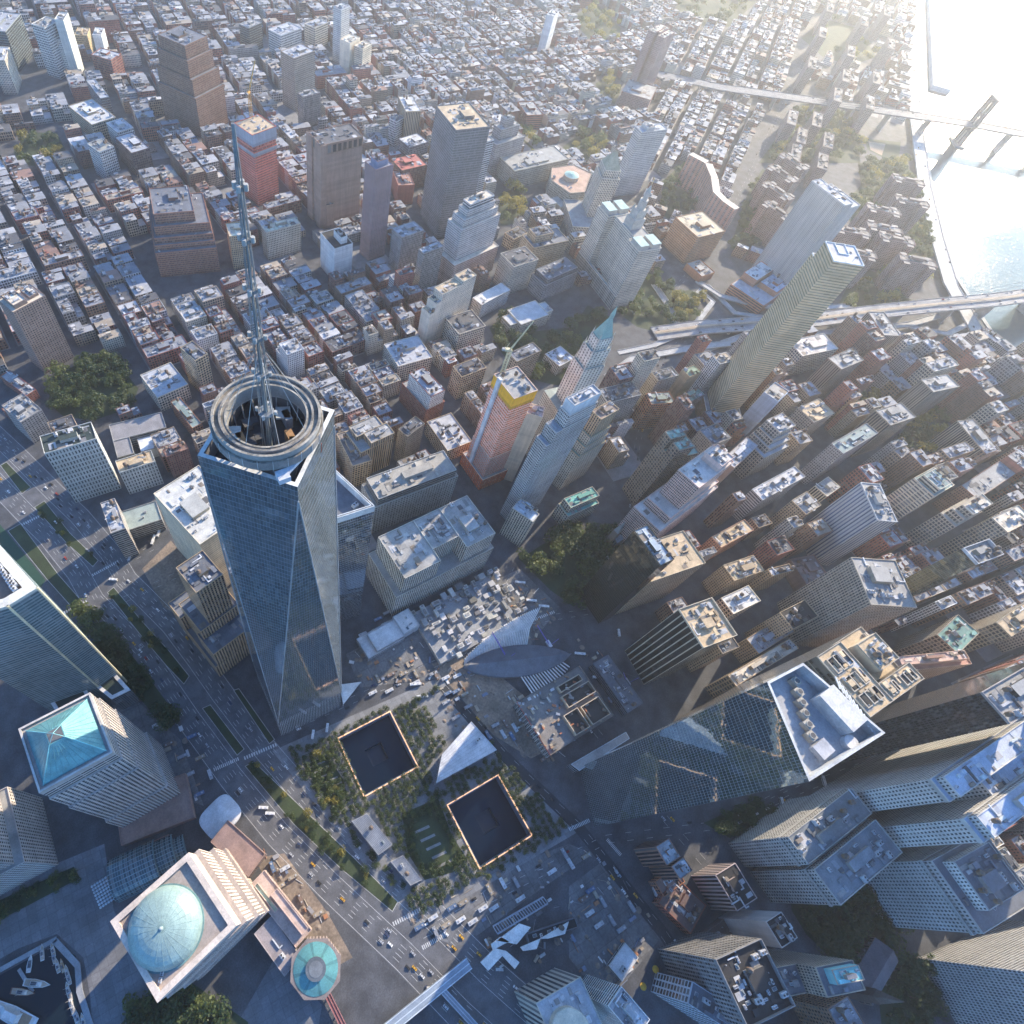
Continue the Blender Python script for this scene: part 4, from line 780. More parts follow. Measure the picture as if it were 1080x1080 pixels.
bl(None,'pale-roofed wide block behind the red-awning office block','office block',[(425,145),(432,156),(452,150)],36,'loft','slate','white',n=7)
bl(None,'red brick wall block between the slim blue and red tower and the federal slab','office block',[(414,180),(420,196),(436,192)],34,'blank',(.30,.10,.07),(.3,.16,.12),n=4)
bl(None,'tall white court tower behind the long park at the upper middle','apartment tower',[(578,14),(584,18),(590,12)],74,'blank','white','white',n=1)
bl(None,'red brick school block right of the ziggurat court building','school',[(546,108),(556,122),(566,112)],28,'ribbon','red','conc',n=3,name='school_building')

exclude(pxp([(160,302),(236,280),(246,306),(178,330)]))
# towers standing just outside the right edge of the view; their shade falls into it
def bx(label,c,sx,sy,az,h,S,wall,**k):
    P=rect(c[0],c[1],sx,sy,az); return building('office_tower',label,'office tower',k.pop('T',None) or [(P,0,h)],S,wall,'gl','conc',n=6,seed=int(h),**k)
bx('broad silver office slab standing just outside the right edge, behind the black steel tower',(354,-411),86,34,35,248,'pier','silver')
# ================================================================== buildings with spires, domes and vaults
def apex(px,py,z): return at(px,py,z)
bl('the tall brick tower','tall red brick apartment tower rising behind the lower brick slab','apartment tower',[(682,33),(700,39),(713,32)],122,'apt',(.28,.17,.15),'pale',n=2,tiers=[(0,.42,.0,1,0,122),(.42,.58,.25,1,0,121),(.58,1,.1,1,0,118)])
def neo_gothic():
    z=165; P=rect3(at(602,377,z),at(616,390,z),at(637,385,z)); c=cen(P); ref('the green-spired gothic tower',P)
    wl=(.56,.51,.43); rt=thing('gothic_skyscraper','ornate cream gothic skyscraper with a green copper spire','skyscraper',(c[0],c[1],0)); f=lambda k:[(c[0]+(p[0]-c[0])*k,c[1]+(p[1]-c[1])*k) for p in P]
    mw,ml=MB(),MB()
    for Q,a,b,s in ((f(1.9),0,105,'punch'),(f(1.08),105,165,(4.4,3.7,.42,.62,.1)),(f(.90),165,188,(4.4,3.7,.42,.62,.1)),(f(.70),188,203,(4.,3.7,.4,.6,.1))): mw.walls(Q,a,b,s,wl,(.16,.13,.10),.4); ml=MB(); ml.cap(Q,b,(.27,.30,.26)); ml.build('ledge',rt)
    mw.build('wall',rt)
    for k,z0,z1 in ((1.0,165,176),(.84,188,197),(.66,203,211)):
        for q in f(k*.96): m=MB(); m.cone(ngon(q[0],q[1],1.6,6),q,z0-6,z1,(.5,.45,.38)); m.build('pinnacle',rt)
    Q=f(.62); m=MB(); top=[(c[0]+(p[0]-c[0])*.22,c[1]+(p[1]-c[1])*.22) for p in Q]; m.frustum(Q,top,203,224,(.26,.41,.345)); m.prism(top,224,229,(.24,.38,.32)); m.cone([(c[0]+(p[0]-c[0])*1.05,c[1]+(p[1]-c[1])*1.05) for p in top],c,229,241,(.27,.43,.36)); m.build('spire',rt); exclude(f(1.9),4)
neo_gothic()
def civic_tower():
    z=104; P=rect3(at(631,217,z),at(674,266,z),at(693,257,z)); c=cen(P); ref('the wedding-cake municipal tower',P)
    rt=building('municipal_tower','grand pale municipal tower with a hollow front, corner pavilions and a wedding-cake spire','municipal building',[(frac(P,0,.26,0,1),0,z),(frac(P,.74,1,0,1),0,z),(frac(P,.26,.74,.32,1),0,z)],'fine','pale','gl','conc',n=6,seed=4,tiers_bulk=False) if False else building('municipal_tower','grand pale municipal tower with a hollow front, corner pavilions and a wedding-cake spire','municipal building',[(frac(P,0,.26,0,1),0,z),(frac(P,.74,1,0,1),0,z),(frac(P,.26,.74,.32,1),0,z),(frac(P,0,1,-.05,.06),0,24,'strip')],'fine','pale','gl','conc',n=0,seed=4,bulk=False)
    for u in ((.02,.22),(.78,.98)):
        for v in ((.04,.42),(.58,.96)): m=MB(); Q=frac(P,u[0],u[1],v[0],v[1]); m.prism(Q,z,z+7,(.46,.43,.36),(.34,.46,.42)); m.build('roof_pavilion',rt)
    s=at(690,188,177); m=MB(); a=math.degrees(atan2(P[1][0]-P[0][0],P[1][1]-P[0][1]))
    s=(s[0]*.75+cen(frac(P,.3,.7,.4,1))[0]*.25,s[1]*.75+cen(frac(P,.3,.7,.4,1))[1]*.25)
    for w,z0,z1 in ((20,z,120),(15,120,132)): m.box((*s,z0),w,w,z1-z0,a,(.50,.46,.39))
    m.cyl(*s,132,146,6,16,(.5,.46,.39)); m.cyl(*s,146,158,3.8,14,(.5,.46,.39)); m.cone(ngon(*s,3.6,12),s,158,168,(.45,.43,.36)); m.tube((*s,168),(*s,177),.5,6,(.6,.5,.25)); m.build('spire',rt)
    for k in range(4): t=ngon(*s,9.5,4,radians(45-a))[k]; m=MB(); m.cyl(*t,120,131,1.8,8,(.5,.46,.39)); m.cone(ngon(*t,1.9,8),t,131,137,(.45,.43,.36)); m.build('turret',rt)
civic_tower()
def add_pyramid():
    z=104; P=pxrect([(630,172),(635.5,186),(654,186)],96); Q=frac(P,.1,.9,.1,.9); c=cen(Q); m=MB(); o=bpy.data.objects['courthouse_tower']; m.cone(Q,c,z+.1,z+26,(.40,.36,.24)); m.build('pyramid_roof',o)
add_pyramid()
def hexagon():
    z=34; L=[(582,177),(605,174),(624,183),(617,203),(601,204),(581,190)]; P=pxp(L,z); ref('the six-sided courthouse',P)
    c=cen(P); rt=building('hexagonal_courthouse','six-sided stone courthouse around a round copper-topped hall','courthouse',[(P,0,z,'pier')],'pier','lime','gl',(.40,.26,.19),n=6,bulk=False)
    m=MB(); m.cyl(*c,z,z+7,14,20,(.40,.33,.25)); m.cyl(*c,z+7,z+10,13,20,(.28,.45,.40),4); m.build('rotunda',rt)
    p=at(590,212,18); m=MB(); Q=rect(p[0],p[1],30,16,-62); m.prism(Q,0,17,(.45,.41,.34),(.35,.36,.33)); m.build('portico',rt)
hexagon()
def winter_garden():
    """stepped glass barrel vault between the domed and the pyramid towers"""
    a=at(117,929,14); b=at(194,893,14); dx,dy=b[0]-a[0],b[1]-a[1]; l=hypot(dx,dy); u=(dx/l,dy/l); v=(-u[1],u[0])
    rt=thing('glass_vault','stepped glass barrel vault of the winter garden beside the domed tower','glass hall',((a[0]+b[0])/2,(a[1]+b[1])/2,0)); ref('the glass barrel vault',[a,b,b])
    for k,(s0,s1,r,hb) in enumerate(((0,.30,17,12),(.30,.62,17,15),(.62,.86,15,12),(.86,1.,11,9))):
        m=MB(); n=14
        for i in range(n):
            t0,t1=i*pi/n,(i+1)*pi/n
            f=lambda s,t:(a[0]+u[0]*l*s+v[0]*r*cos(t),a[1]+u[1]*l*s+v[1]*r*cos(t),hb*.6+r*.9*sin(t))
            k2=max(2,round((s1-s0)*l/2.)); m.face([f(s0,t0),f(s1,t0),f(s1,t1),f(s0,t1)][::-1],[(k2,0),(0,0),(0,1),(k2,1)][::-1],0,(.16,.24,.27),(.03,.075,.095),(.86,.82,.35,.3))
        for s in (s0,s1):
            for i in range(n):
                t0,t1=i*pi/n,(i+1)*pi/n; o=(a[0]+u[0]*l*s,a[1]+u[1]*l*s,hb*.6); m.face([o,f(s,t0),f(s,t1)],None,1,(.10,.17,.20))
        for sg in (-1,1):
            p=(a[0]+u[0]*l*s0+v[0]*r*sg,a[1]+u[1]*l*s0+v[1]*r*sg); q=(a[0]+u[0]*l*s1+v[0]*r*sg,a[1]+u[1]*l*s1+v[1]*r*sg); m.face([(*p,0),(*q,0),(*q,hb*.6),(*p,hb*.6)],None,1,(.10,.16,.18))
        m.build('vault_bay',rt)
    exclude(rect3(a,b,(b[0]+v[0]*17,b[1]+v[1]*17)),4)
winter_garden()
bl('the curved brown podium','brown brick terrace podium with a rounded end around the glass vault','podium',[(120,905),(178,880),(200,905)],10,'ribbon',(.24,.15,.13),(.24,.14,.12),n=0,bulk=False,name='podium')
bl('the brown granite podium','brown granite low wing at the foot of the domed tower','podium',[(222,888),(262,925),(285,905)],22,'ribbon',(.28,.19,.16),(.25,.17,.15),n=0,bulk=False,name='podium')
bl(None,'pink stone low wing with green copper roof strips, right of the domed tower','podium',[(262,935),(312,1000),(332,985)],24,'ribbon',(.46,.34,.29),(.46,.35,.30),n=0,bulk=False,name='podium',tiers=[(0,1,0,1,0,22),(.05,.5,.2,.42,22,22.8,'blank',(.36,.44,.36),(.30,.40,.31)),(.3,.95,.55,.95,22,27,'ribbon')])
bl(None,'grey stone low wing stepping down from the domed tower to the green-roofed rotunda','podium',[(268,985),(300,1030),(318,1010)],20,'ribbon',(.30,.27,.27),(.30,.26,.26),n=2,bulk=False,name='podium')
bl(None,'brown granite terrace with a rounded corner around the pyramid tower foot','podium',[(128,892),(205,862),(196,815)],12,'blank',(.26,.16,.13),(.25,.16,.13),n=0,bulk=False,name='podium')
def rotunda():
    z=30; c=at(333,1022,z); rt=thing('octagonal_rotunda','octagonal gatehouse with a flat turquoise ring roof and dark drum','gatehouse',(*c,0)); ref('the octagonal gatehouse',[c,c,c])
    m=MB(); P=ngon(*c,21,8,.2); m.walls(P,0,z-3,'pier',(.25,.20,.185),C['gl'],.2); m.build('wall',rt)
    m=MB(); m.frustum(P,ngon(*c,18.5,8,.2),z-3,z-2.9,(.22,.18,.165)); m.build('ledge',rt)
    m=MB(); n=40
    for i in range(n):
        a,b=i*2*pi/n,(i+1)*2*pi/n; m.face([(c[0]+17.5*cos(a),c[1]+17.5*sin(a),z-2.6),(c[0]+17.5*cos(b),c[1]+17.5*sin(b),z-2.6),(c[0]+8*cos(b),c[1]+8*sin(b),z),(c[0]+8*cos(a),c[1]+8*sin(a),z)],None,1,(.085,.25,.255) if i%5 else (.055,.17,.18))
    m.build('ring_roof',rt); m=MB(); m.cyl(*c,z-1,z+1.4,8,24,(.10,.12,.14)); m.cyl(*c,z+1.4,z+1.6,5.5,18,(.16,.18,.2)); m.build('drum',rt)
    exclude(P,5)
rotunda()
def ferry_tent():
    p=at(232,861,10); t=radians(TH-20); rt=thing('white_tent','pale rounded marquee roof beside the highway, next to the brown terrace','tent',(*p,0)); m=MB(); n=40; K=5
    f=lambda r,u:(p[0]+17*r*abs(cos(u))**.55*np.sign(cos(u))*cos(t)+14*r*abs(sin(u))**.55*np.sign(sin(u))*sin(t),p[1]-17*r*abs(cos(u))**.55*np.sign(cos(u))*sin(t)+14*r*abs(sin(u))**.55*np.sign(sin(u))*cos(t))
    for k in range(K):
        r0,r1=1-k/K,1-(k+1)/K
        for i in range(n):
            a,b=i*2*pi/n,(i+1)*2*pi/n; zz=lambda r:8+3.5*(1-r*r); m.face([(*f(r0,a),zz(r0)),(*f(r0,b),zz(r0)),(*f(r1,b),zz(r1)),(*f(r1,a),zz(r1))],None,1,(.52,.53,.54))
    m.build('roof',rt); m=MB()
    for i in range(n):
        a,b=i*2*pi/n,(i+1)*2*pi/n; m.face([(*f(.96,a),0),(*f(.96,b),0),(*f(.96,b),8),(*f(.96,a),8)],None,1,(.30,.31,.33))
    m.build('wall',rt)
ferry_tent()
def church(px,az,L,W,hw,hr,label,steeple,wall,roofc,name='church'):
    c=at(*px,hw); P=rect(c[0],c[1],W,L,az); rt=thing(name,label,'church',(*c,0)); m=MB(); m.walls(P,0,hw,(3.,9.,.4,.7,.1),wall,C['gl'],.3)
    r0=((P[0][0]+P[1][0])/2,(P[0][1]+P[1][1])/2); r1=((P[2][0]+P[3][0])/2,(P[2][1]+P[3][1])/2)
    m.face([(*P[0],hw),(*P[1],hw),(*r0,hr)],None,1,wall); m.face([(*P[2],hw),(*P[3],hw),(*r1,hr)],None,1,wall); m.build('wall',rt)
    m=MB(); m.face([(*P[1],hw),(*P[2],hw),(*r1,hr),(*r0,hr)],None,1,roofc); m.face([(*P[3],hw),(*P[0],hw),(*r0,hr),(*r1,hr)],None,1,roofc); m.build('roof',rt)
    s=r1 if steeple>0 else r0; m=MB(); H=abs(steeple); m.box((*s,0),7.5,7.5,H*.55,az,wall); m.cone(rect(s[0],s[1],7,7,az),s,H*.55,H,(.16,.13,.11) if name=='church' else (.34,.36,.35)); m.build('steeple',rt)
    for k in range(5):
        for sg in (-1,1):
            q=(c[0]+cos(radians(az))*sg*(W/2+1)+sin(radians(az))*(k-2)*L/6,c[1]-sin(radians(az))*sg*(W/2+1)+cos(radians(az))*(k-2)*L/6); m=MB(); m.box((*q,0),1.8,1.6,hw*.9,az,wall); m.build('buttress',rt)
    exclude(P,6); return rt
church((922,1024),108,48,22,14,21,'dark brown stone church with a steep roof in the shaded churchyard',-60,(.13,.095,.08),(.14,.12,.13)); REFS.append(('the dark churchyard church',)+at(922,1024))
church((653,562),112,26,18,9,14,'small old chapel with a pale grey gable roof in the wooded churchyard',-48,(.25,.20,.16),(.33,.36,.40),'chapel'); REFS.append(('the old chapel',)+at(650,565))
# --- memorial: two sunken square pools
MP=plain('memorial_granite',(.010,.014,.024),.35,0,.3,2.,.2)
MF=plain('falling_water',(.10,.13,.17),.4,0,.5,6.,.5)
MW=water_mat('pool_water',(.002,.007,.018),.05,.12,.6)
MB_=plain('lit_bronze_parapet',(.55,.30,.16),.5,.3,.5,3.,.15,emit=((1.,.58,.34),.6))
POOL=[]
def pool(c,label):
    rt=thing('memorial_pool',label,'memorial pool',(*c,0)); s=28.8; q=lambda k:[wtc(*c,a*k,b*k) for a,b in ((-1,-1),(1,-1),(1,1),(-1,1))]
    m=MB(); O,I=q(s+.9),q(s); 
    for i in range(4):
        j=(i+1)%4; m.face([(*O[i],1.05),(*O[j],1.05),(*I[j],1.25),(*I[i],1.25)]); m.face([(*O[i],0),(*O[j],0),(*O[j],1.05),(*O[i],1.05)]); m.face([(*I[j],.2),(*I[i],.2),(*I[i],1.25),(*I[j],1.25)])
    m.build('bronze_parapet',rt,mats=[MB_])
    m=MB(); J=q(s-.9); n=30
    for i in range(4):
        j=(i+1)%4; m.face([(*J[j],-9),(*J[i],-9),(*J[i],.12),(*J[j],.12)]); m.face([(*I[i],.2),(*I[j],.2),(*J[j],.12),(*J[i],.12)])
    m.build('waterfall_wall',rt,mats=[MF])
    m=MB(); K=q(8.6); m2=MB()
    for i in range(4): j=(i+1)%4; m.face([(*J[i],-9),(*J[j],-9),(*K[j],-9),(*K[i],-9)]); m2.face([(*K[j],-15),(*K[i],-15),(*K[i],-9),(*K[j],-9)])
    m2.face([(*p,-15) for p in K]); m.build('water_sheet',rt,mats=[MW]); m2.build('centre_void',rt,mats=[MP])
    POOL.append(q(s+1.2)); exclude(q(s+1.2),2)
PN,PS=(-8.9,66.1),(.9,-54.1)
pool(PN,'square sunken memorial pool with a lit bronze rim, nearer the tallest glass skyscraper'); pool(PS,'square sunken memorial pool with a lit bronze rim, nearer the mirror glass tower')
REFS+= [('the northern pool',*PN),('the mirror-side pool',*PS)]
def pavilion():
    z=16; P=pxp([(460,826),(466,796),(497,761),(524,791)],z); rt=building('museum_pavilion','angular pale metal museum pavilion between the two memorial pools','pavilion',[(P,0,z,'curtain',(.5,.52,.54))],'curtain','steel','glassb',(.50,.51,.52),n=1,par=.5,bulk=False); POOL.append(inset(P,-3))
    m=MB()
    for k in range(1,9):
        a,b=P[0],P[1]; t=k/9; p=(P[0][0]+(P[1][0]-P[0][0])*t,P[0][1]+(P[1][1]-P[0][1])*t); q=(P[3][0]+(P[2][0]-P[3][0])*t,P[3][1]+(P[2][1]-P[3][1])*t); m.beam((*p,z+.12),(*q,z+.12),.3,.1,(.34,.35,.37))
    m.build('roof_seam',rt)
    for L,zz,lab in (([(371,866),(387,858),(414,891),(399,902)],9,'long grey slatted vent pavilion on the memorial lawn, nearer the pools'),([(412,909),(425,902),(445,928),(433,934)],7,'smaller grey vent pavilion on the memorial lawn beside the highway')):
        Q=pxp(L,zz); r=building('vent_pavilion',lab,'pavilion',[(Q,0,zz,'blank',(.24,.25,.27))],'blank','grey','gl',(.20,.215,.235),n=2,par=.6,bulk=False); POOL.append(inset(Q,-3)); m=MB()
        for k in range(1,12):
            t=k/12; p=tuple(Q[0][i]+(Q[1][i]-Q[0][i])*t for i in (0,1)); q=tuple(Q[3][i]+(Q[2][i]-Q[3][i])*t for i in (0,1)); m.beam((*p,zz+.3),(*q,zz+.3),.35,.28,(.36,.38,.41))
        m.build('roof_slats',r)
pavilion()
# --- building sites
def crane_tower(px,h,jib,az,col,label,base=0.,luff=55):
    c=at(*px,base); rt=thing('tower_crane',label,'crane',(*c,base)); m=MB(); w=1.7
    for a,b in ((-1,-1),(1,-1),(1,1),(-1,1)): m.tube((c[0]+a*w,c[1]+b*w,base),(c[0]+a*w,c[1]+b*w,base+h),.5,4,col)
    for k in range(int(h/4)):
        z=base+k*4
        for (a,b),(e,f) in (((-1,-1),(1,-1)),((1,-1),(1,1)),((1,1),(-1,1)),((-1,1),(-1,-1))): m.tube((c[0]+a*w,c[1]+b*w,z),(c[0]+e*w,c[1]+f*w,z+4),.26,4,col)
    m.build('tower',rt); t=radians(az); d=(sin(t),cos(t)); el=radians(luff); z=base+h
    m=MB(); m.box((c[0]-d[0]*2,c[1]-d[1]*2,z),3.4,7,2.6,az,col); m.build('cab',rt)
    m=MB(); e=(c[0]+d[0]*jib*cos(el),c[1]+d[1]*jib*cos(el),z+2+jib*sin(el)); n=(-d[1]*.9,d[0]*.9)
    for sg in (-1,1): m.tube((c[0]+n[0]*sg,c[1]+n[1]*sg,z+2),(e[0]+n[0]*.2*sg,e[1]+n[1]*.2*sg,e[2]),.55,4,col)
    m.tube((c[0],c[1],z+3.6),(e[0],e[1],e[2]+.4),.25,4,col)
    for k in range(12):
        s=k/12; s2=(k+1)/12; f=lambda s,sg:(c[0]+(e[0]-c[0])*s+n[0]*sg*(1-.8*s),c[1]+(e[1]-c[1])*s+n[1]*sg*(1-.8*s),z+2+(e[2]-z-2)*s); m.tube(f(s,1),f(s2,-1),.16,4,col); m.tube(f(s,-1),f(s2,1),.16,4,col)
    m.build('jib',rt); m=MB(); b=(c[0]-d[0]*7,c[1]-d[1]*7,z+1); m.box((*b[:2],z),3,3,2.4,az,(.3,.3,.3)); m.tube((c[0]-d[0]*5,c[1]-d[1]*5,z+2),(c[0]-d[0]*3,c[1]-d[1]*3,z+10),.3,4,col); m.tube((c[0]-d[0]*3,c[1]-d[1]*3,z+10),e,.12,4,(.2,.2,.2)); m.build('counterweight',rt)
crane_tower((529,395),34,40,150,(.62,.55,.34),'yellow-white tower crane standing on top of the orange-netted tower',162,72)
crane_tower((265,123),34,42,75,(.62,.33,.07),'orange tower crane on top of the red scaffolded tower',118,48)
def lattice_crane(px,ang,L,label):
    c=at(*px); rt=thing('crawler_crane',label,'crane',(*c,0)); m=MB(); m.box((*c,.2),4.5,7,1.,30,(.12,.12,.13)); m.box((*c,1.3),4,8,3,30,(.55,.56,.6)); m.build('body',rt)
    t=radians(ang); d=(sin(t),cos(t)); m=MB(); col=(.20,.16,.50); e=(c[0]+d[0]*L*.45,c[1]+d[1]*L*.45,L*.88); n=(-d[1],d[0])
    for sg in (-1,1):
        m.tube((c[0]+n[0]*sg,c[1]+n[1]*sg,3),(e[0]+n[0]*sg*.4,e[1]+n[1]*sg*.4,e[2]),.35,4,col)
    for k in range(14):
        s,s2=k/14,(k+1)/14; f=lambda s,sg:(c[0]+(e[0]-c[0])*s+n[0]*sg*(1-.6*s),c[1]+(e[1]-c[1])*s+n[1]*sg*(1-.6*s),3+(e[2]-3)*s); m.tube(f(s,1),f(s2,-1),.22,4,col)
    m.build('boom',rt); m=MB(); m.tube((c[0]-d[0]*4,c[1]-d[1]*4,3),(c[0]-d[0]*6,c[1]-d[1]*6,18),.3,4,col); m.tube((c[0]-d[0]*6,c[1]-d[1]*6,18),e,.1,4,(.2,.2,.2)); m.build('mast',rt)
lattice_crane((533,693),-20,62,'violet lattice crawler crane inside the white-ribbed station hall'); lattice_crane((578,680),-38,70,'violet lattice crawler crane beside the bus street, right of the white-ribbed hall'); lattice_crane((660,720),-35,40,'violet lattice crane boom lying along the foot of the finned tower')
def rib_hall():
    """station hall under construction: two rows of white steel ribs over a dark lens-shaped hall"""
    a=at(489,703,6); b=at(602,690,6); rt=thing('station_hall','unfinished station hall of close white steel ribs around a dark lens-shaped roof','station hall',(*a,0)); ref('the white-ribbed station hall',[a,b,b])
    dx,dy=b[0]-a[0],b[1]-a[1]; l=hypot(dx,dy); u=(dx/l,dy/l); v=(-u[1],u[0]); N=38
    m=MB()
    for i in range(24):
        s,s2=i/24,(i+1)/24; w=lambda s:17*sin(pi*min(1,max(0,s)))**.7; f=lambda s,k,z:(a[0]+u[0]*l*s+v[0]*w(s)*k,a[1]+u[1]*l*s+v[1]*w(s)*k,z)
        m.face([f(s,-1,5),f(s2,-1,5),f(s2,0,9),f(s,0,9)],None,1,(.13,.145,.165)); m.face([f(s,0,9),f(s2,0,9),f(s2,1,5),f(s,1,5)],None,1,(.10,.11,.13)); m.face([f(s,-1,0),f(s2,-1,0),f(s2,-1,5),f(s,-1,5)],None,1,(.14,.15,.17)); m.face([f(s2,1,0),f(s,1,0),f(s,1,5),f(s2,1,5)],None,1,(.14,.15,.17))
    m.build('hall_roof',rt)
    for i in range(N):   # north wing of ribs, growing to the east
        s=.02+.62*i/N; h=7+36*(i/N)**1.05; w=17*sin(pi*s)**.7; p=(a[0]+u[0]*l*s+v[0]*w,a[1]+u[1]*l*s+v[1]*w,3); q=(p[0]+v[0]*(3+9*i/N),p[1]+v[1]*(3+9*i/N),3+h*.5); r_=(p[0]+v[0]*(5+22*i/N)+u[0]*10*i/N,p[1]+v[1]*(5+22*i/N)+u[1]*10*i/N,3+h)
        mb=MB(); mb.tube(p,q,.75,5,(.72,.70,.68)); mb.tube(q,r_,.75,5,(.72,.70,.68),.5); mb.build('rib',rt)
    for i in range(16):
        s=.50+.44*i/16; w=17*sin(pi*s)**.7; p=(a[0]+u[0]*l*s-v[0]*w,a[1]+u[1]*l*s-v[1]*w,3); h=4+10*(1-i/16.); q=(p[0]-v[0]*(6+20*(1-i/16))+u[0]*4,p[1]-v[1]*(6+20*(1-i/16))+u[1]*4,3+h); mb=MB(); mb.tube(p,q,.75,5,(.72,.71,.70)); mb.build('rib',rt)
    exclude(rect3((a[0]-v[0]*20,a[1]-v[1]*20),(b[0]-v[0]*20,b[1]-v[1]*20),(b[0]+v[0]*20,b[1]+v[1]*20)))
rib_hall()
bl('the half-built concrete podium','half-built concrete floor with open shafts and a red edge fence, building site','building site',[(532,748),(580,797),(647,755)],16,'loft','conc',(.185,.175,.165),name='concrete_podium',n=0,bulk=False,par=0)
def podium_clutter():
    o=bpy.data.objects['concrete_podium']; P=pxrect([(532,748),(580,797),(647,755)],16); r=random.Random(11); l=o.location
    m=MB(); a,b=P[0],P[1]
    for i in range(4):
        p,q=P[i],P[(i+1)%4]; m.face([(*p,16.05),(*q,16.05),(*q,18.2),(*p,18.2)],None,1,(.50,.10,.07) if i in (0,) else (.34,.30,.27))
    m.build('edge_fence',o)
    for u0,u1,v0,v1 in ((.30,.52,.52,.96),(.58,.95,.40,.62),(.60,.95,.66,.95),(.12,.24,.55,.9)):
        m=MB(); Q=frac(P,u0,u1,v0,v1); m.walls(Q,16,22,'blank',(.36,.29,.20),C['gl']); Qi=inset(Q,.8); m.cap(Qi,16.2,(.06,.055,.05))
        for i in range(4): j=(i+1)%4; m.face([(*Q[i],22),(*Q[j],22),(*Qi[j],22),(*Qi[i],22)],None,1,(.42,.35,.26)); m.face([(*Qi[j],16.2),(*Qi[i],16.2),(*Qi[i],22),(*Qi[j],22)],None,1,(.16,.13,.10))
        m.build('open_shaft',o)
    for k in range(95):
        q=frac(P,r.random()*.96,0,r.random()*.96,0)[0]; cc=r.choice(((.4,.38,.34),(.3,.2,.13),(.5,.5,.5),(.2,.24,.3),(.42,.16,.08),(.35,.3,.22),(.12,.12,.12))); m=MB(); m.box((*q,16.05),r.uniform(1,6),r.uniform(1,3),r.uniform(.4,2.6),r.choice((TH,TH+90,TH+40)),cc); m.build('stacked_material',o)
podium_clutter()
bl('the grey plant-covered basement','low basement roof crowded with grey ducts and pale plant boxes, building site','building site',[(425,652),(465,700),(548,655)],7,'blank','conc',(.25,.26,.27),name='plant_deck',n=0,bulk=False,par=0)
def deck():
    o=bpy.data.objects['plant_deck']; r=random.Random(5); l=o.location
    Z=[(432,652),(448,640),(520,602),(556,640),(545,660),(478,700)]; P=pxp(Z); xs=[p[0] for p in P]; ys=[p[1] for p in P]; x=min(xs); got=[]
    for _ in range(1500):
        p=(r.uniform(min(xs),max(xs)),r.uniform(min(ys),max(ys))); w_,d_=r.uniform(3,11),r.uniform(2.5,7)
        if inside(p,P) and all(hypot(p[0]-q[0],p[1]-q[1])>(w_+q[2])*.42 for q in got):
            got.append((p[0],p[1],w_)); t=r.choice((.5,.46,.36,.30,.22,.14)); m=MB(); h=r.uniform(2,7); az=TH+r.choice((0,90)); m.box((*p,6.9),w_,d_,h,az,(t,t*.99,t*r.uniform(.88,1.04)))
            if r.random()<.5: m.box((*p,6.9+h),w_*.6,d_*.5,.5,az,(t*.5,t*.5,t*.5))
            m.build('plant_box',o)
            if len(got)>95: break
deck()
bl('the station entrance sheds','pale canopied train hall roofs and trailers between the skyscraper and the plant-covered basement','building',[(378,672),(389,694),(427,672)],12,'ribbon','silver',(.50,.51,.51),name='train_hall',n=4,bulk=False,tiers=[(0,1,0,1,0,9),(.1,.95,.25,1.,9,13,'blank','silver',(.54,.55,.55)),(.0,.9,1.0,1.45,0,15,'blank','silver',(.58,.58,.57))])
bl('the white-panelled security centre','low dark building with white angular roof panels, under construction','building',[(508,1012),(555,985),(606,968)],6,'blank','slate','black',name='angular_building',n=5,bulk=False)
def panels():
    o=bpy.data.objects['angular_building']
    for L in ([(524,992),(548,974),(560,978),(545,996)],[(518,996),(528,988),(537,993),(520,1002)],[(570,990),(600,972),(596,985),(578,990)],[(549,999),(570,990),(566,1001),(552,1003)],[(507,1015),(522,1000),(534,1003),(548,1015),(543,1022),(530,1008),(515,1024)]):
        P=pxp(L,9); m=MB(); m.prism(P,7.2,9,(.66,.66,.63)); m.build('roof_panel',o)
    m=MB(); r=random.Random(2)
    a,b=at(525,985,9),at(578,953,9)
    m.beam((*a,9),(*b,9),1.2,1.,(.25,.28,.32)); m.beam((*at(520,977,9),9),(*at(573,946,9),9),1.2,1.,(.25,.28,.32))
    for k in range(22): t=k/21; p=(a[0]+(b[0]-a[0])*t,a[1]+(b[1]-a[1])*t); q=at(520+53*t,977-31*t,9); m.beam((*p,9.1),(*q,9.1),.6,.5,(.30,.33,.37))
    m.build('open_frame',o)
panels()
bl('the white roofed site office','long white prefab site office in the dark yard near the bottom edge','site office',[(643,1017),(656,1035),(673,1010)],5,'ribbon','white',(.58,.59,.60),name='site_office',n=2,bulk=False)
def deck_bridge(L,z,w,label,name,col,rail):
    a,b=at(*L[0],z),at(*L[1],z); rt=thing(name,label,'footbridge',((a[0]+b[0])/2,(a[1]+b[1])/2,0)); m=MB(); m.beam((*a,z),(*b,z),w,3.2,col); m.build('covered_walkway',rt)
    dx,dy=b[0]-a[0],b[1]-a[1]; l=hypot(dx,dy); n=(-dy/l*w/2,dx/l*w/2); m=MB()
    for s in (-1,0,1): m.beam((a[0]+n[0]*s*.9,a[1]+n[1]*s*.9,z+.5),(b[0]+n[0]*s*.9,b[1]+n[1]*s*.9,z+.5),.6,.48,rail)
    m.build('roof_rail',rt)
    for k in range(5):
        t=.1+.2*k; m=MB(); p=(a[0]+dx*t,a[1]+dy*t); m.tube((*p,0),(*p,z-3.2),.6,8,(.35,.36,.38)); m.build('pier',rt)
deck_bridge([(404,1090),(495,1016)],9,8.5,'long blue-grey covered footbridge crossing the highway at the bottom edge','footbridge',(.24,.29,.34),(.50,.56,.62))
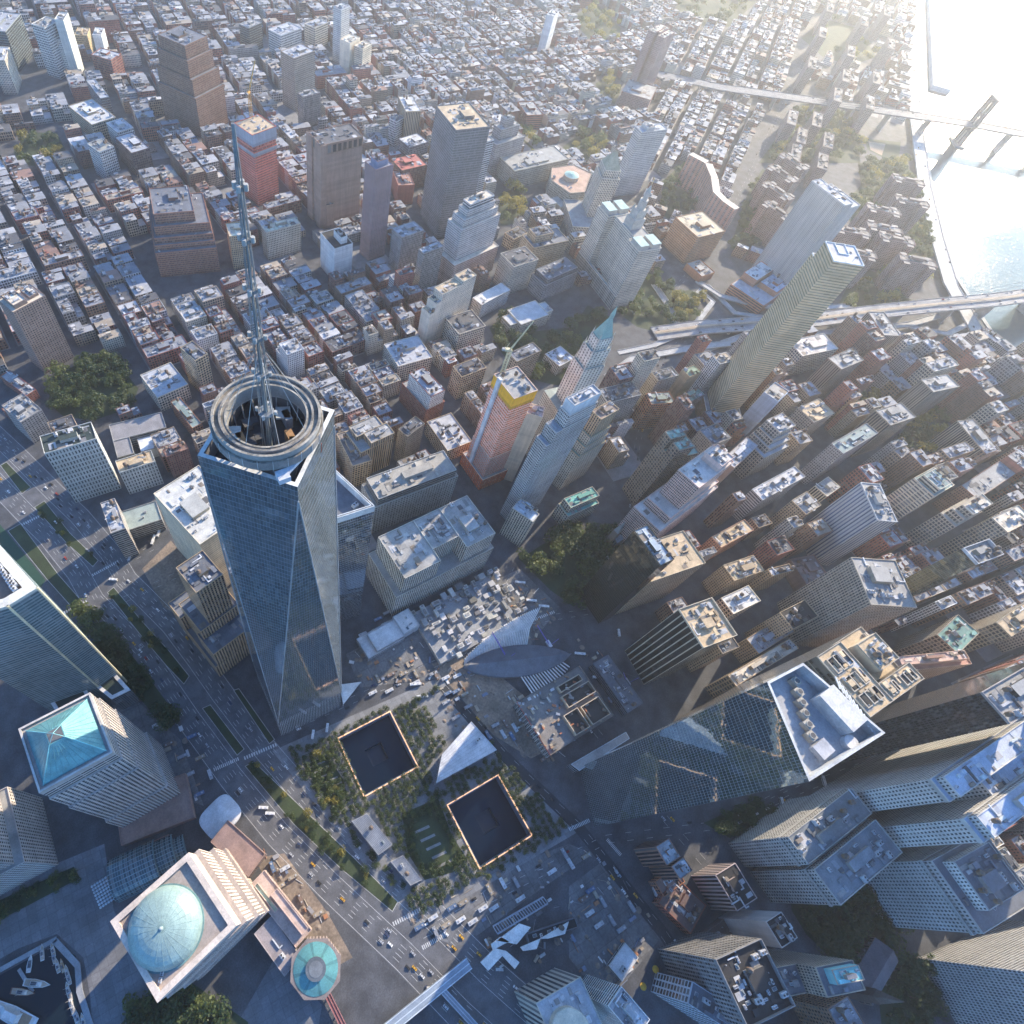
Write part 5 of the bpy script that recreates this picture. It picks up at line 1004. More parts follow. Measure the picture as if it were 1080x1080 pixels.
deck_bridge([(468,1046),(512,1094)],8,5,'narrow footbridge branching off the long covered footbridge along the highway','footbridge',(.22,.26,.30),(.42,.47,.52))
deck_bridge([(345,1048),(368,1095)],7,5,'red-brown covered footbridge from the octagonal gatehouse over the highway','footbridge',(.26,.10,.09),(.34,.15,.14))
# --- housing estates on the east side: identical brick slabs, told apart by what stands near them
def slab(px,h,label,az,w=62,d=17,wall=(.27,.18,.14),cross=True,group='brick housing slabs on the east side'):
    c=at(*px,h); A=rect(c[0],c[1],w,d,az); T=[(A,0,h)]
    rt=building('housing_slab',label,'apartment block',T,'apt',wall,'gl',(.15,.135,.125),group,n=1,par=1.,seed=int(px[0]))
    if cross:
        for s in (-.34,.34):
            q=(c[0]+cos(radians(az))*w*s,c[1]-sin(radians(az))*w*s); m=MB(); Q=rect(q[0],q[1],11,d+16,az); m.walls(Q,0,h+.02,'apt',wall,C['gl'],.4); m.cap(Q,h+.02,(.22,.20,.18)); m.build('wing',rt)
for px,l in (((826,183),'brick slab with white cross-shaped roofs, second row above the striped telephone slab'),((821,201),'brick slab with white cross-shaped roofs, third row, beside the long avenue'),((822,222),'brick slab with white cross-shaped roofs nearest the striped telephone slab'),((838,170),'brick slab with white cross-shaped roofs, furthest row towards the bridge ramp')):
    slab(px,54,l,115)
for px,l in (((899,243),'brown housing slab just behind the right edge of the striped telephone slab'),((932,221),'brown housing slab in the middle of the estate, nearest the ball field'),((933,240),'brown housing slab in the middle of the estate, in front of the ball-field one'),((962,212),'brown housing slab closest to the bright river road'),((905,266),'brown housing slab behind the rippled steel tower roof'),((946,252),'brown housing slab in the front row of the estate by the river road'),((958,190),'brown housing slab at the corner of the ball field'),((968,275),'brown housing slab standing alone by the river road above the viaduct')):
    slab(px,56,l,70,62,17,(.25,.17,.15))
for px,l in (((857,66),'long brown slab with white roof edge, first beyond the big bridge by the avenue'),((893,80),'long brown slab with a white roof edge right beside the big bridge ramp'),((925,82),'shorter grey-brown slab between the bridge ramp and the river road'),((898,54),'long brown slab with a white roof edge, second row beyond the big bridge'),((940,46),'largest grey slab by the bright river road, beyond the big bridge'),((868,34),'brown slab in the third row beyond the big bridge'),((912,22),'brown slab near the top edge by the river road'),((884,100),'brown slab half under the bridge ramp, nearest the wide avenue side'),((918,108),'brown slab just below the bridge ramp, nearest the river road'),((876,8),'brown slab at the very top edge beyond the wide avenue'),((936,12),'brown slab at the very top edge, closest to the glaring water')):
    slab(px,56,l,172,76,18,(.24,.165,.145),False)
for px,l,w in (((836,124),'dense brown housing court just below the bridge, next to the avenue',60),((862,126),'dense brown housing court just below the middle of the bridge',60),((846,143),'dense brown housing court in the second row below the bridge',60),((874,148),'dense brown housing court in the second row, nearer the river',56),((840,160),'dense brown housing court in the third row below the bridge',52),((868,170),'dense brown housing court in the last row before the ball field',56)):
    slab(px,40,l,172,w+14,20,(.20,.145,.13),False,'dense brown housing courts below the bridge')
# curved brick apartments
def curved():
    L=[(727,163),(744,172),(750,187),(752,202),(762,212),(775,221)]; z=58; P=[at(*p,z) for p in L]; rt=thing('curved_apartments','winding red brick apartment building with stripes of grey windows, left of the long avenue','apartment building',(*P[2],0)); ref('the winding brick apartments',P[:3]); m,mr=MB(),MB()
    for i in range(5):
        a,b=P[i],P[i+1]; l=hypot(b[0]-a[0],b[1]-a[1]); n=((b[1]-a[1])/l*-14,(b[0]-a[0])/l*14)
        Q=ccw([a,b,(b[0]+n[0]*.98,b[1]+n[1]*.98),(a[0]+n[0]*.98,a[1]+n[1]*.98)]); m.walls(Q,0,z+i*.01,(9.,3.,.42,.6,.15),(.36,.19,.14),(.16,.16,.17),.3); mr.cap(Q,z+i*.01,(.55,.48,.38)); exclude(Q,5)
    m.build('wall',rt); mr.build('roof',rt)
curved()
# --- bridges
BR=[]
def path3(L): return [(*at(x,y,z),z) for x,y,z in L]
def offs(P,d):
    R=[]
    for i,p in enumerate(P):
        a=P[max(0,i-1)]; b=P[min(len(P)-1,i+1)]; dx,dy=b[0]-a[0],b[1]-a[1]; l=hypot(dx,dy) or 1; R.append((p[0]-dy/l*d,p[1]+dx/l*d)+tuple(p[2:]))
    return R
def ribbon(P,w,th,col,mb=None):
    m=mb or MB(); A,B=offs(P,-w/2),offs(P,w/2)
    for i in range(len(P)-1):
        a,b,c,d=A[i],A[i+1],B[i+1],B[i]; m.face([a,b,c,d],None,1,col)
        if th:
            lo=lambda p:(p[0],p[1],p[2]-th); m.face([lo(a),lo(b),b,a],None,1,col); m.face([lo(c),lo(d),d,c],None,1,col); m.face([lo(d),lo(c),lo(b),lo(a)],None,1,col)
    return m
def dense(P,step=25):
    R=[P[0]]
    for a,b in zip(P,P[1:]):
        n=max(1,int(hypot(b[0]-a[0],b[1]-a[1])/step))
        for k in range(1,n+1): R.append(tuple(a[i]+(b[i]-a[i])*k/n for i in range(len(a))))
    return R
def elevated(name,label,cat,P,w,col,lanes,pier=True,par=(.46,.45,.42)):
    P=dense(P,40); rt=thing(name,label,cat,(P[0][0],P[0][1],0)); ribbon(P,w,1.6,col).build('deck',rt); m=MB()
    for s in (-1,1): ribbon([(p[0],p[1],p[2]+1.05) for p in offs(P,s*(w/2-.2))],.4,1.04,par,m)
    m.build('railing',rt); m=MB()
    for k in range(1,lanes):
        Q=dense(offs(P,-w/2+w*k/lanes),9)
        for i in range(0,len(Q)-1,2): ribbon([(p[0],p[1],p[2]+.02) for p in Q[i:i+2]],.35,0,(.55,.55,.53),m)
    m.build('lane_marking',rt)
    if pier:
        for i in range(1,len(P),2):
            if P[i][2]>4: m=MB(); m.box((P[i][0],P[i][1],0),w*.6,3,P[i][2]-1.7,math.degrees(atan2(P[i][0]-P[i-1][0],P[i][1]-P[i-1][1])),(.35,.34,.32)); m.build('pier',rt)
    BR.append((P,w)); return rt
MBP=path3([(672,74,7),(700,79,9),(760,92,20),(860,106,33),(960,121,41),(1026,131,43),(1110,147,44),(1230,170,40)])
mb_=elevated('suspension_bridge','grey suspension bridge with a tall twin-legged steel tower crossing the glaring river','bridge',MBP,34,(.13,.135,.145),7,par=(.2,.2,.2))
for P_ in [dense(MBP,40)]:
    A=offs(P_,19); B=offs(P_,-19)
    for i in range(len(P_)-1): exclude(ccw([A[i][:2],A[i+1][:2],B[i+1][:2],B[i][:2]]),4)
def susp_tower():
    p=MBP[5]; a=MBP[4]; dx,dy=MBP[6][0]-a[0],MBP[6][1]-a[1]; l=hypot(dx,dy); u=(dx/l,dy/l); v=(-u[1],u[0]); m=MB(); az=math.degrees(atan2(u[0],u[1])); col=(.10,.11,.125)
    for s in (-15.5,-5.5,5.5,15.5): q=(p[0]+v[0]*s,p[1]+v[1]*s); m.box((*q,4),3.2,5,94,az,col)
    for z in (30,62,90): m.box((p[0],p[1],z),34,4.4,5,az,col)
    m.box((p[0],p[1],95),36,6,3,az,col); m.build('tower',mb_); m=MB(); m.box((p[0],p[1],-1),46,20,5,az,(.3,.28,.25)); m.build('tower_pier',mb_)
    m=MB()
    for s in (-15.5,-5.5,5.5,15.5):
        T=(p[0]+v[0]*s,p[1]+v[1]*s,98)
        for q,sg in ((MBP[3],-1),(MBP[7],1)):
            E_=(q[0]+v[0]*s,q[1]+v[1]*s,q[2]+3); N=18; pr=T
            for k in range(1,N+1):
                t=k/N; z=T[2]+(E_[2]-T[2])*(1-(1-t)**2); c=(T[0]+(E_[0]-T[0])*t,T[1]+(E_[1]-T[1])*t,max(z,E_[2]+1)); m.tube(pr,c,.45,5,col); pr=c
                dk=44-t*4; m.tube(c,(c[0],c[1],min(c[2]-.1,dk)),.14,4,col)
    m.build('cables',mb_)
susp_tower(); REFS.append(('the steel suspension bridge',)+MBP[4][:2])
BBP=path3([(690,352,3),(740,345,9),(800,341,14),(860,337,20),(920,329,27),(985,322,33),(1050,316,38),(1125,306,41),(1230,290,43)])
bb_=elevated('stone_bridge','old stone-towered bridge with a wooden walkway, ramp running from the park trees to the river','bridge',BBP,30,(.27,.26,.25),7,par=(.42,.38,.33)); REFS.append(('the stone-towered bridge',)+BBP[4][:2])
A=offs(dense(BBP,40),17); B=offs(dense(BBP,40),-17)
for i in range(len(A)-1): exclude(ccw([A[i][:2],A[i+1][:2],B[i+1][:2],B[i][:2]]),4)
def stone_tower():
    p=(*at(1112,310,40),40); dx,dy=BBP[7][0]-BBP[5][0],BBP[7][1]-BBP[5][1]; l=hypot(dx,dy); u=(dx/l,dy/l); v=(-u[1],u[0]); az=math.degrees(atan2(u[0],u[1])); m=MB(); col=(.27,.23,.19)
    m.box((p[0],p[1],-1),44,20,39,az,col)
    for s in (-18,0,18): m.box((p[0]+v[0]*s,p[1]+v[1]*s,38),8,13,32,az,col)
    m.box((p[0],p[1],70),45,14,14,az,col); m.build('tower',bb_); m=MB()
    for s in (-11,-4,4,11):
        T=(p[0]+v[0]*s,p[1]+v[1]*s,84); q=BBP[4]; E_=(q[0]+v[0]*s,q[1]+v[1]*s,q[2]+2); pr=T
        for k in range(1,15): t=k/14; c=(T[0]+(E_[0]-T[0])*t,T[1]+(E_[1]-T[1])*t,T[2]+(E_[2]-T[2])*(1-(1-t)**2)); m.tube(pr,c,.3,4,(.4,.38,.35)); pr=c
    m.build('cables',bb_)
    ribbon([(q[0],q[1],q[2]+3.2) for q in dense(BBP,40)],4.5,.6,(.34,.26,.18)).build('walkway',bb_)
stone_tower()
FDR=path3([(948,-30,8),(956,0,8),(961,60,8),(966,128,8),(975,195,8),(988,250,8),(1003,300,8),(1030,348,8),(1058,385,8),(1100,430,8)])
elevated('river_viaduct','bright concrete river road viaduct curving along the waterfront','viaduct',FDR,26,(.40,.39,.36),6,par=(.52,.5,.46)); REFS.append(('the waterfront viaduct',)+FDR[5][:2])
RAMPS=[([(735,372,1),(790,352,6),(850,352,8),(905,348,9),(960,342,9),(1000,330,8)],11,'slip road along the near side of the stone-towered bridge ramp'),
 ([(735,296,1),(760,312,6),(800,322,9),(850,326,10),(900,322,10)],10,'slip road curving in front of the brick school with sail roofs'),
 ([(690,300,.5),(705,322,1),(716,345,2),(740,352,4)],12,'road dipping between the park trees towards the bridge ramp'),
 ([(652,372,.5),(690,364,1.5),(730,346,4),(752,318,6),(738,306,3),(728,318,1)],9,'looping bright slip road around the clump of yellow trees'),
 ([(960,345,8),(1000,352,7),(1020,342,7),(1030,330,8)],9,'small loop road under the stone-towered bridge by the river')]
RAMPS+=[([(640,398,.5),(668,378,1.5),(700,372,3),(735,366,4),(770,362,5)],12,'slip road along the lower edge of the park trees towards the stone-towered bridge'),
 ([(745,300,1),(775,330,4),(815,336,7),(860,333,9)],9,'slip road squeezed between the brick school and the bridge ramp'),
 ([(752,372,1),(738,388,2),(748,402,3),(785,402,4),(830,385,5),(870,372,6)],8,'curved slip road around the parking court left of the rippled tower'),
 ([(905,352,7),(950,352,7),(985,362,7),(1010,372,7)],9,'slip road dropping from the stone-towered bridge to the waterfront viaduct')]
for L,w,l in RAMPS:
    P=path3(L); elevated('slip_road',l,'slip road',P,w,(.33,.33,.32),2,pier=False)
    A=offs(P,w/2+4); B=offs(P,-w/2-4)
    for i in range(len(A)-1): exclude(ccw([A[i][:2],A[i+1][:2],B[i+1][:2],B[i][:2]]))
bl(None,'long white pier shed with a ribbed roof jutting into the glaring river','pier shed',[(980,-5),(984,90),(1003,92)],10,'blank','white','white',n=0,bulk=False,name='pier_shed')

def wells():
    o=bpy.data.objects['welled_block']; P=pxrect([(917,757),(974,716),(918,656)],222)
    for u0,u1,v0,v1,z in ((.06,.36,.10,.30,222),(.06,.36,.36,.58,222),(.06,.36,.66,.90,222),(.46,.62,.05,.22,222),(.72,.94,.05,.22,222),(.45,.53,.45,.9,212),(.92,.985,.45,.9,212)):
        Q=frac(P,u0,u1,v0,v1); m=MB(); I=inset(Q,.7)
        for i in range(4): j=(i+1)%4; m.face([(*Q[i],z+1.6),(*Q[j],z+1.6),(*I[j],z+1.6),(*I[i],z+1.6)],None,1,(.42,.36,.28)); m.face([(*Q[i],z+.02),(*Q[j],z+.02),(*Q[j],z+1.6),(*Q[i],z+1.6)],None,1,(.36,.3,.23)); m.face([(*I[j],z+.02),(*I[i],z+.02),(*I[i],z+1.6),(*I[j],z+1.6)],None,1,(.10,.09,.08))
        m.cap(I,z+.06,(.022,.022,.024)); m.build('roof_well',o)  # near-black floor paints a deep well's shade inside the shallow rim
        m=MB()
        for k in (.33,.66): a=frac(Q,k,k,0,0)[0]; b=frac(Q,k,k,1,1)[0]; m.beam((*a,z+2.2),(*b,z+2.2),.6,.6,(.44,.38,.30))
        m.build('roof_beam',o)
wells()

def hoist():
    o=bpy.data.objects['unfinished_tower.001'] if 'orange' in bpy.data.objects['unfinished_tower.001']['label'] else bpy.data.objects['unfinished_tower']
    P=pxrect([(520,398),(541,424),(561,409)],160); q=frac(P,.30,.30,-.05,-.05)[0] if hypot(*(np.array(P[0])-np.array(at(520,398,160))))<2 else frac(P,.70,.70,-.05,-.05)[0]; e=(P[1][0]-P[0][0],P[1][1]-P[0][1]); az=-math.degrees(atan2(e[1],e[0])); m=MB(); m.box((*q,0),5,3.,170,az,(.62,.62,.62)); m.build('hoist_shaft',o)
hoist()

def disc():
    o=bpy.data.objects['terrace_disc_host'] if 'terrace_disc_host' in bpy.data.objects else None
    for q in bpy.data.objects:
        if q.get('label','').startswith('tower with a slanted facade of thick beige fins'): o=q
    c=at(603,1090,67); m=MB(); m.cyl(*c,60.02,67,15,40,(.50,.45,.35),15); m.cyl(*c,67,67.4,14.4,40,(.58,.52,.40),14.2); m.build('round_penthouse',o)
disc()
# ================================================================== ground, roads, water, parks
from mathutils.geometry import tessellate_polygon
from mathutils import Vector
GA=plain('asphalt',(.062,.065,.072),.9,0,.06,.8,.45); GR=plain('worn_asphalt',(.092,.095,.103),.88,0,.09,.9,.32); GP=plain('pavement',(.20,.20,.20),.9,0,.05,.6,.22)
GPL=plain('plaza_stone',(.17,.175,.18),.8,0,.06,.5,.18,joint=5.); GG=plain('lawn',(.030,.045,.018),.95,0,.06,.8,.35); GD=plain('bare_earth',(.19,.15,.115),.95,0,.05,.4,.4); GC=plain('concrete_yard',(.12,.122,.125),.9,0,.04,.4,.4,joint=11.)
GB=plain('brown_paving',(.17,.135,.12),.85,0,.05,.6,.2); GM=plain('road_paint',(.50,.50,.48),.7,0,.3,1.,.25); GF=plain('turf_field',(.015,.055,.035),.95,0,.02,.3,.12); GS=plain('ball_field_sand',(.36,.26,.17),.95,0,.05,.5,.2)
def sheet(name,polys,z,mat,holes=(),kind='structure',label=None):
    V,F=[],[]
    for P in polys:
        loops=[[Vector((p[0],p[1],0)) for p in P]]+[[Vector((p[0],p[1],0)) for p in h] for h in holes]
        b=len(V)
        for lp in loops: V+=[(v.x,v.y,z) for v in lp]
        for t in tessellate_polygon(loops):
            a=[V[b+i] for i in t]; s=(a[1][0]-a[0][0])*(a[2][1]-a[0][1])-(a[2][0]-a[0][0])*(a[1][1]-a[0][1]); F.append(tuple(b+i for i in (t if s>0 else t[::-1])))
    me=bpy.data.meshes.new(name); me.from_pydata(V,[],F); me.materials.append(mat); o=bpy.data.objects.new(name,me); COL.objects.link(o); o['kind']=kind
    return o
HOLE=[[wtc(*c,a*28.7,b*28.7) for a,b in ((-1,-1),(1,-1),(1,1),(-1,1))] for c in (PN,PS)]
sheet('ground',[[(-5000,-5000),(6000,-5000),(6000,6000),(-5000,6000)]],0.,GA,HOLE)
def strip(P,w): A,B=offs(P,-w/2),offs(P,w/2); return [[a[:2],b[:2],d[:2],c[:2]] for a,b,c,d in zip(A,A[1:],B,B[1:])]
def p0(L): return [(*at(x,y),0.) for x,y in L]
WS=dense(p0([(560,1100),(500,1046),(440,985),(363,914),(310,862),(262,805),(236,770),(217,745),(190,706),(165,672),(116,622),(100,594),(68,555),(42,530),(0,487),(-70,420)]),20)
sheet('highway',strip(WS,62),.02,GR)
for a,b in zip(WS,WS[1:]): exclude(strip([a,b],70)[0])
sheet('memorial_plaza',[pxp([(287,792),(464,714),(612,876),(438,978)])],.035,GPL,HOLE)
LW=[]
for L in ([(322,807),(345,797),(362,822),(366,838),(347,848)],[(424,858),(462,842),(476,880),(492,905),(478,920),(448,928),(430,900)]): LW.append(pxp(L))
sheet('lawn',LW,.05,GG)
SL=[]
for i in range(5):
    SL.append(pxp([(437+i*6,877+i*9),(452+i*6,870+i*9),(453.5+i*6,872.5+i*9),(438.5+i*6,879.5+i*9)]))
for i in range(6): SL.append(pxp([(326+i*5,809+i*5.5),(342+i*4.5,802+i*5.5),(343+i*4.5,803.4+i*5.5),(327+i*5,810.4+i*5.5)]))
sheet('lawn_path',SL,.065,GPL)
MED=[[(8,560),(22,552),(62,606),(92,640),(84,650),(50,612)],[(113,625),(120,619),(150,655),(180,688),(200,713),(194,722),(175,702),(148,670)],[(36,535),(47,528),(74,562),(104,591),(98,598),(70,573)],[(0,491),(7,487),(33,514),(23,521)],[(213,747),(222,743),(258,790),(250,797)],[(258,808),(268,803),(320,853),(372,903),(420,951),(414,962),(360,917),(310,870)],[(246,728),(252,726),(290,780),(284,785)]]
sheet('planted_median',[inset(pxp(L),.6) for L in MED],.23,GG)
m=MB()
for L in MED: m.prism(pxp(L),.02,.20,(.34,.335,.32))
o=m.build('median_kerb',None,(0,0,0)); o['kind']='structure'
mk=[]
for off in (-30,30,-8.6,8.6):
    mk+=strip([p[:2]+(0.,) for p in offs(WS,off)],.3)
for off in (-25,-21.5,-18,-14.5,-11,11,14.5,18,21.5,25):
    Q=dense([p[:2]+(0.,) for p in offs(WS,off)],5)
    mk+= [strip(Q[i:i+2],.28)[0] for i in range(0,len(Q)-1,3)]
def zebra(p,q,w,n):
    a,b=at(*p),at(*q); R=[]
    for k in range(n):
        t=(k+.25)/n; t2=(k+.75)/n; R.append(strip([(a[0]+(b[0]-a[0])*t,a[1]+(b[1]-a[1])*t),(a[0]+(b[0]-a[0])*t2,a[1]+(b[1]-a[1])*t2)],w)[0])
    return R
for p,q in (((257,800),(292,785)),((225,812),(252,800)),((97,607),(125,592)),((60,650),(92,634)),((414,975),(446,958)),((445,1000),(470,985)),((20,555),(50,540)),((600,875),(622,865)),((560,655),(585,645)),((640,885),(655,902)),((660,840),(672,850)),((690,905),(706,890))): mk+=zebra(p,q,3.2,14)
# ordinary streets: lane lines only, they run on the ground sheet
STREETS={'church street':[(470,705),(520,648),(545,600)],'bus street':[(500,622),(560,688),(620,760),(690,850),(760,930)],'broadway':[(655,600),(668,540),(672,470),(690,400),(700,372)],'greenwich':[(468,725),(530,795),(610,872),(700,985),(760,1075)],'vesey':[(295,772),(395,728),(470,695),(560,655),(650,640)],'barclay':[(115,640),(200,600),(260,575)],'liberty':[(445,985),(540,935),(640,885),(760,870),(840,830)],'bway south':[(760,870),(850,830),(960,790),(1080,750)],'murray':[(60,548),(120,600),(165,575)],'park row':[(700,372),(735,350),(790,335)],'pearl avenue':[(690,330),(760,250),(800,165),(850,60),(880,0)]}
SP={k:dense(p0(v),18) for k,v in STREETS.items()}
for k,P in SP.items():
    for a,b in zip(P,P[1:]): exclude(strip([a,b],20)[0])
    for off in (-3.3,3.3):
        Q=dense([p[:2]+(0.,) for p in offs(P,off)],5); mk+=[strip(Q[i:i+2],.22)[0] for i in range(0,len(Q)-1,3)]
sheet('road_marking',mk,.05,GM)
sheet('site_road',strip(SP['greenwich'][:],11),.042,plain('new_asphalt',(.03,.032,.036),.9,0,.06,.8,.3))
sheet('bare_ground',[pxp(L) for L in ([(268,905),(300,900),(345,962),(372,1010),(350,1022),(318,985),(290,945)],[(150,600),(180,570),(216,612),(190,650),(172,640)],[(455,700),(500,690),(560,740),(600,720),(640,760),(560,800),(520,775)])],.03,GD)
sheet('yard',[pxp(L) for L in ([(450,985),(480,945),(560,905),(600,890),(625,900),(560,945),(485,1000)],[(365,690),(430,655),(548,600),(590,640),(560,680),(470,715),(380,725)],[(600,935),(640,905),(700,985),(640,1060),(600,1010)],[(75,690),(92,680),(140,735),(190,780),(215,850),(160,830),(120,760)])],.026,GC)
sheet('promenade',[pxp([(-60,960),(110,890),(120,960),(170,1060),(250,1080),(290,1010),(340,1060),(330,1110),(100,1110),(95,1050),(88,1010),(60,985),(20,1000),(-60,1045)])],.028,plain('promenade_paving',(.135,.14,.15),.85,0,.05,.6,.25,joint=7.))
PK={'the wooded triangle park':[(50,425),(58,398),(85,382),(120,378),(146,410),(138,430),(100,443),(68,440)],
 'the wooded churchyard':[(548,590),(585,566),(625,556),(668,566),(640,600),(605,640),(580,622)],
 'the city hall park':[(516,346),(535,330),(560,350),(604,345),(620,322),(645,335),(640,365),(610,410),(575,404),(545,395),(528,370)],
 'the bridge-ramp park':[(650,298),(676,282),(704,300),(716,318),(722,338),(700,352),(672,345),(652,330)],
 'the loop of yellow trees':[(708,312),(728,305),(738,318),(733,338),(712,336)],
 'the shaded churchyard':[(830,925),(860,960),(915,925),(940,925),(960,965),(925,1000),(880,1015),(850,985),(835,960)],
 'the lower churchyard':[(925,1035),(955,1008),(985,1020),(985,1080),(930,1085)],
 'the riverside grove':[(133,1058),(200,1035),(262,1078),(258,1100),(133,1100)],
 'the housing estate lawn':[(700,190),(722,170),(740,205),(742,225),(712,235),(695,225)],
 'the estate by the yellow trees':[(940,470),(972,430),(1000,445),(985,470),(960,492),(935,490)],
 'the courtyard trees':[(898,420),(915,414),(928,425),(912,436)],
 'the tunnel rotary':[(14,160),(30,140),(60,140),(70,160),(50,176),(22,174)],
 'the court square trees':[(525,205),(545,198),(556,215),(545,236),(528,238)],
 'the long chinatown park':[(600,18),(630,5),(655,30),(650,48),(625,45)],
 'the avenue end park':[(548,140),(562,135),(566,160),(556,172)],
 'the park behind the courts':[(590,158),(612,140),(640,150),(625,172)],
 'the chatham corner trees':[(628,88),(642,80),(655,95),(648,110),(632,102)],
 'the yard by the mirror tower':[(742,868),(800,842),(815,858),(770,884)],
 'the slab estate lawn':[(880,330),(905,280),(930,290),(960,300),(950,330),(900,338)],
 'the north estate lawn':[(845,40),(870,20),(905,30),(925,60),(900,68),(870,62)],
 'the memorial planting':[(318,800),(350,790),(366,838),(372,860),(352,868),(340,850)],
 'the corner plane trees':[(80,645),(100,640),(110,652),(92,660)],
 'the highway side trees':[(88,660),(110,655),(150,705),(190,760),(175,770),(130,715)],
 'the long avenue strip':[(770,262),(788,205),(804,178),(815,184),(804,225),(792,270)],
 'the promenade hedge':[(-40,968),(20,940),(78,914),(84,926),(30,955),(-40,990)],
 'the east estate green':[(800,172),(848,104),(905,128),(908,195),(885,222),(925,262),(925,300),(962,308),(985,285),(968,200),(955,170),(905,172)],
 'the far east park':[(704,0),(760,-10),(800,0),(770,28),(745,30),(715,15)]}
PKP={k:pxp(v) for k,v in PK.items()}
sheet('park',[P for k,P in PKP.items() if k not in ('the memorial planting','the corner plane trees')],.055,GG)
for P in PKP.values(): exclude(P,2)
sheet('sports_field',[pxp([(-60,540),(0,553),(48,612),(38,628),(0,575),(-60,560)])],.05,GF)
sheet('ball_field',[pxp([(911,146),(950,150),(948,168),(930,166),(915,158)])],.05,GG); sheet('infield',[pxp([(916,149),(934,152),(930,164),(918,158)])],.065,GS)
for L in ([(600,935),(640,905),(700,985),(640,1060),(600,1010)],[(-60,960),(110,890),(120,960),(170,1060),(340,1110),(95,1110)],[(365,690),(430,655),(548,600),(590,640),(640,700),(660,760),(580,810),(470,715)],[(287,792),(464,714),(612,876),(438,978)],[(400,985),(600,890),(640,905),(560,1060),(470,1010)],[(905,140),(955,145),(952,172),(905,172)],[(0,540),(60,545),(45,630),(-60,600)],[(150,600),(180,570),(216,612),(190,650)],[(0,100),(20,82),(55,86),(62,104),(15,120)],[(710,275),(750,290),(735,300),(700,290)]): exclude(pxp(L))
RIV=water_mat('river_water',(.05,.085,.085),.75,.14,.09,.22); MAR=water_mat('marina_water',(.006,.014,.022),.12,.08,.25)
SH=[(945,-60),(962,-10),(967,60),(972,128),(982,190),(994,245),(1010,292),(1040,340),(1066,378),(1110,430),(1200,500)]
sh=[at(*p) for p in SH]; sheet('river',[ccw(sh+[(2200,-1400),(6000,-3000),(6000,900),(4200,300)])],.08,RIV)
exclude(ccw(sh+[(2200,-1400),(6000,-3000),(6000,900),(4200,300)]))
m=MB(); ribbon([(*p,1.4) for p in offs([(*q,0.) for q in sh],3)] if False else [(q[0],q[1],1.4) for q in offs([(*q,0.) for q in sh],-3)],7,1.38,(.36,.35,.32),m); o=m.build('quay',None,(0,0,0)); o['kind']='structure'
sheet('marina_water',[pxp([(-60,1062),(58,996),(80,1008),(82,1028),(88,1060),(97,1078),(105,1120),(-60,1120)])],.08,MAR)
m=MB()
for L,w in (([(-60,1056),(60,990)],3.5),([(58,992),(82,1018),(84,1045),(92,1070),(106,1115)],4.5),([(20,1022),(35,1046)],2.5)):
    ribbon([(*at(*p),.9) for p in L],w,.8,(.27,.29,.31),m)
o=m.build('pontoon',None,(0,0,0)); tag(o,'grey floating pontoons around the small marina in the bottom left corner','pontoon')

# ================================================================== trees
LM=[leaf_mat('leaves_dark',(.020,.042,.012),(.060,.090,.022)),leaf_mat('leaves_green',(.045,.075,.018),(.12,.14,.032)),leaf_mat('leaves_yellow',(.14,.14,.025),(.34,.27,.05))]
BK=plain('bark',(.09,.07,.055),.9,0,.5,3.,.3)
def tree_mesh(seed,lm,nq):
    r=random.Random(seed); V,F=[],[]
    bl_=[(r.uniform(-.45,.45),r.uniform(-.45,.45),r.uniform(.5,.95),r.uniform(.30,.52)) for _ in range(9)]
    for k in range(nq):
        bx,by,bz,br=bl_[k%9]; t,f=r.uniform(0,2*pi),math.acos(r.uniform(-.6,1)); rr=br*r.uniform(.72,1.06)
        c=np.array((bx+rr*sin(f)*cos(t),by+rr*sin(f)*sin(t),bz+rr*cos(f)*.8)); s=r.uniform(.055,.12)
        n=np.array((sin(f)*cos(t),sin(f)*sin(t),cos(f)))+np.array([r.uniform(-.6,.6) for _ in range(3)]); n/=np.linalg.norm(n); a=np.cross(n,(0,0,1.) if abs(n[2])<.9 else (1.,0,0)); a/=np.linalg.norm(a); b=np.cross(n,a); an=r.uniform(0,pi); a,b=a*cos(an)+b*sin(an),b*cos(an)-a*sin(an)
        i=len(V); V+=[tuple(c+a*s),tuple(c+b*s*.7),tuple(c-a*s),tuple(c-b*s*.7)]; F.append((i,i+1,i+2,i+3))
    me=bpy.data.meshes.new('crown'); me.from_pydata(V,[],F); me.materials.append(lm)
    m=MB(); m.tube((0,0,0),(0,0,.6),.05,6,(.1,.1,.1),.03)
    for q in range(5): t=q*1.26+r.random(); m.tube((0,0,.3+.05*q),(.35*cos(t),.35*sin(t),.75),.025,4,(.1,.1,.1),.01)
    o=m.build('trunk',None,(0,0,0),mats=[BK]); mt=o.data; bpy.data.objects.remove(o); return me,mt
TV={k:[tree_mesh(k*10+i,LM[k],420) for i in range(4)] for k in range(3)}
TREES=[]; rt_=random.Random(21)
def scatter(P,n,h,kinds,where,gap=1.0,avoid=()):
    xs=[p[0] for p in P]; ys=[p[1] for p in P]; got=[]
    for _ in range(n*40):
        p=(rt_.uniform(min(xs),max(xs)),rt_.uniform(min(ys),max(ys)))
        if inside(p,P) and all(hypot(p[0]-q[0],p[1]-q[1])>gap*h*.62 for q in got) and not any(inside(p,a) for a in avoid):
            got.append(p); TREES.append((p[0],p[1],h*rt_.uniform(.75,1.25),rt_.choice(kinds),where))
            if len(got)>=n: break
FOOT=[]     # keep trees out of building footprints
def feet():
    for o in list(bpy.data.objects):
        pass
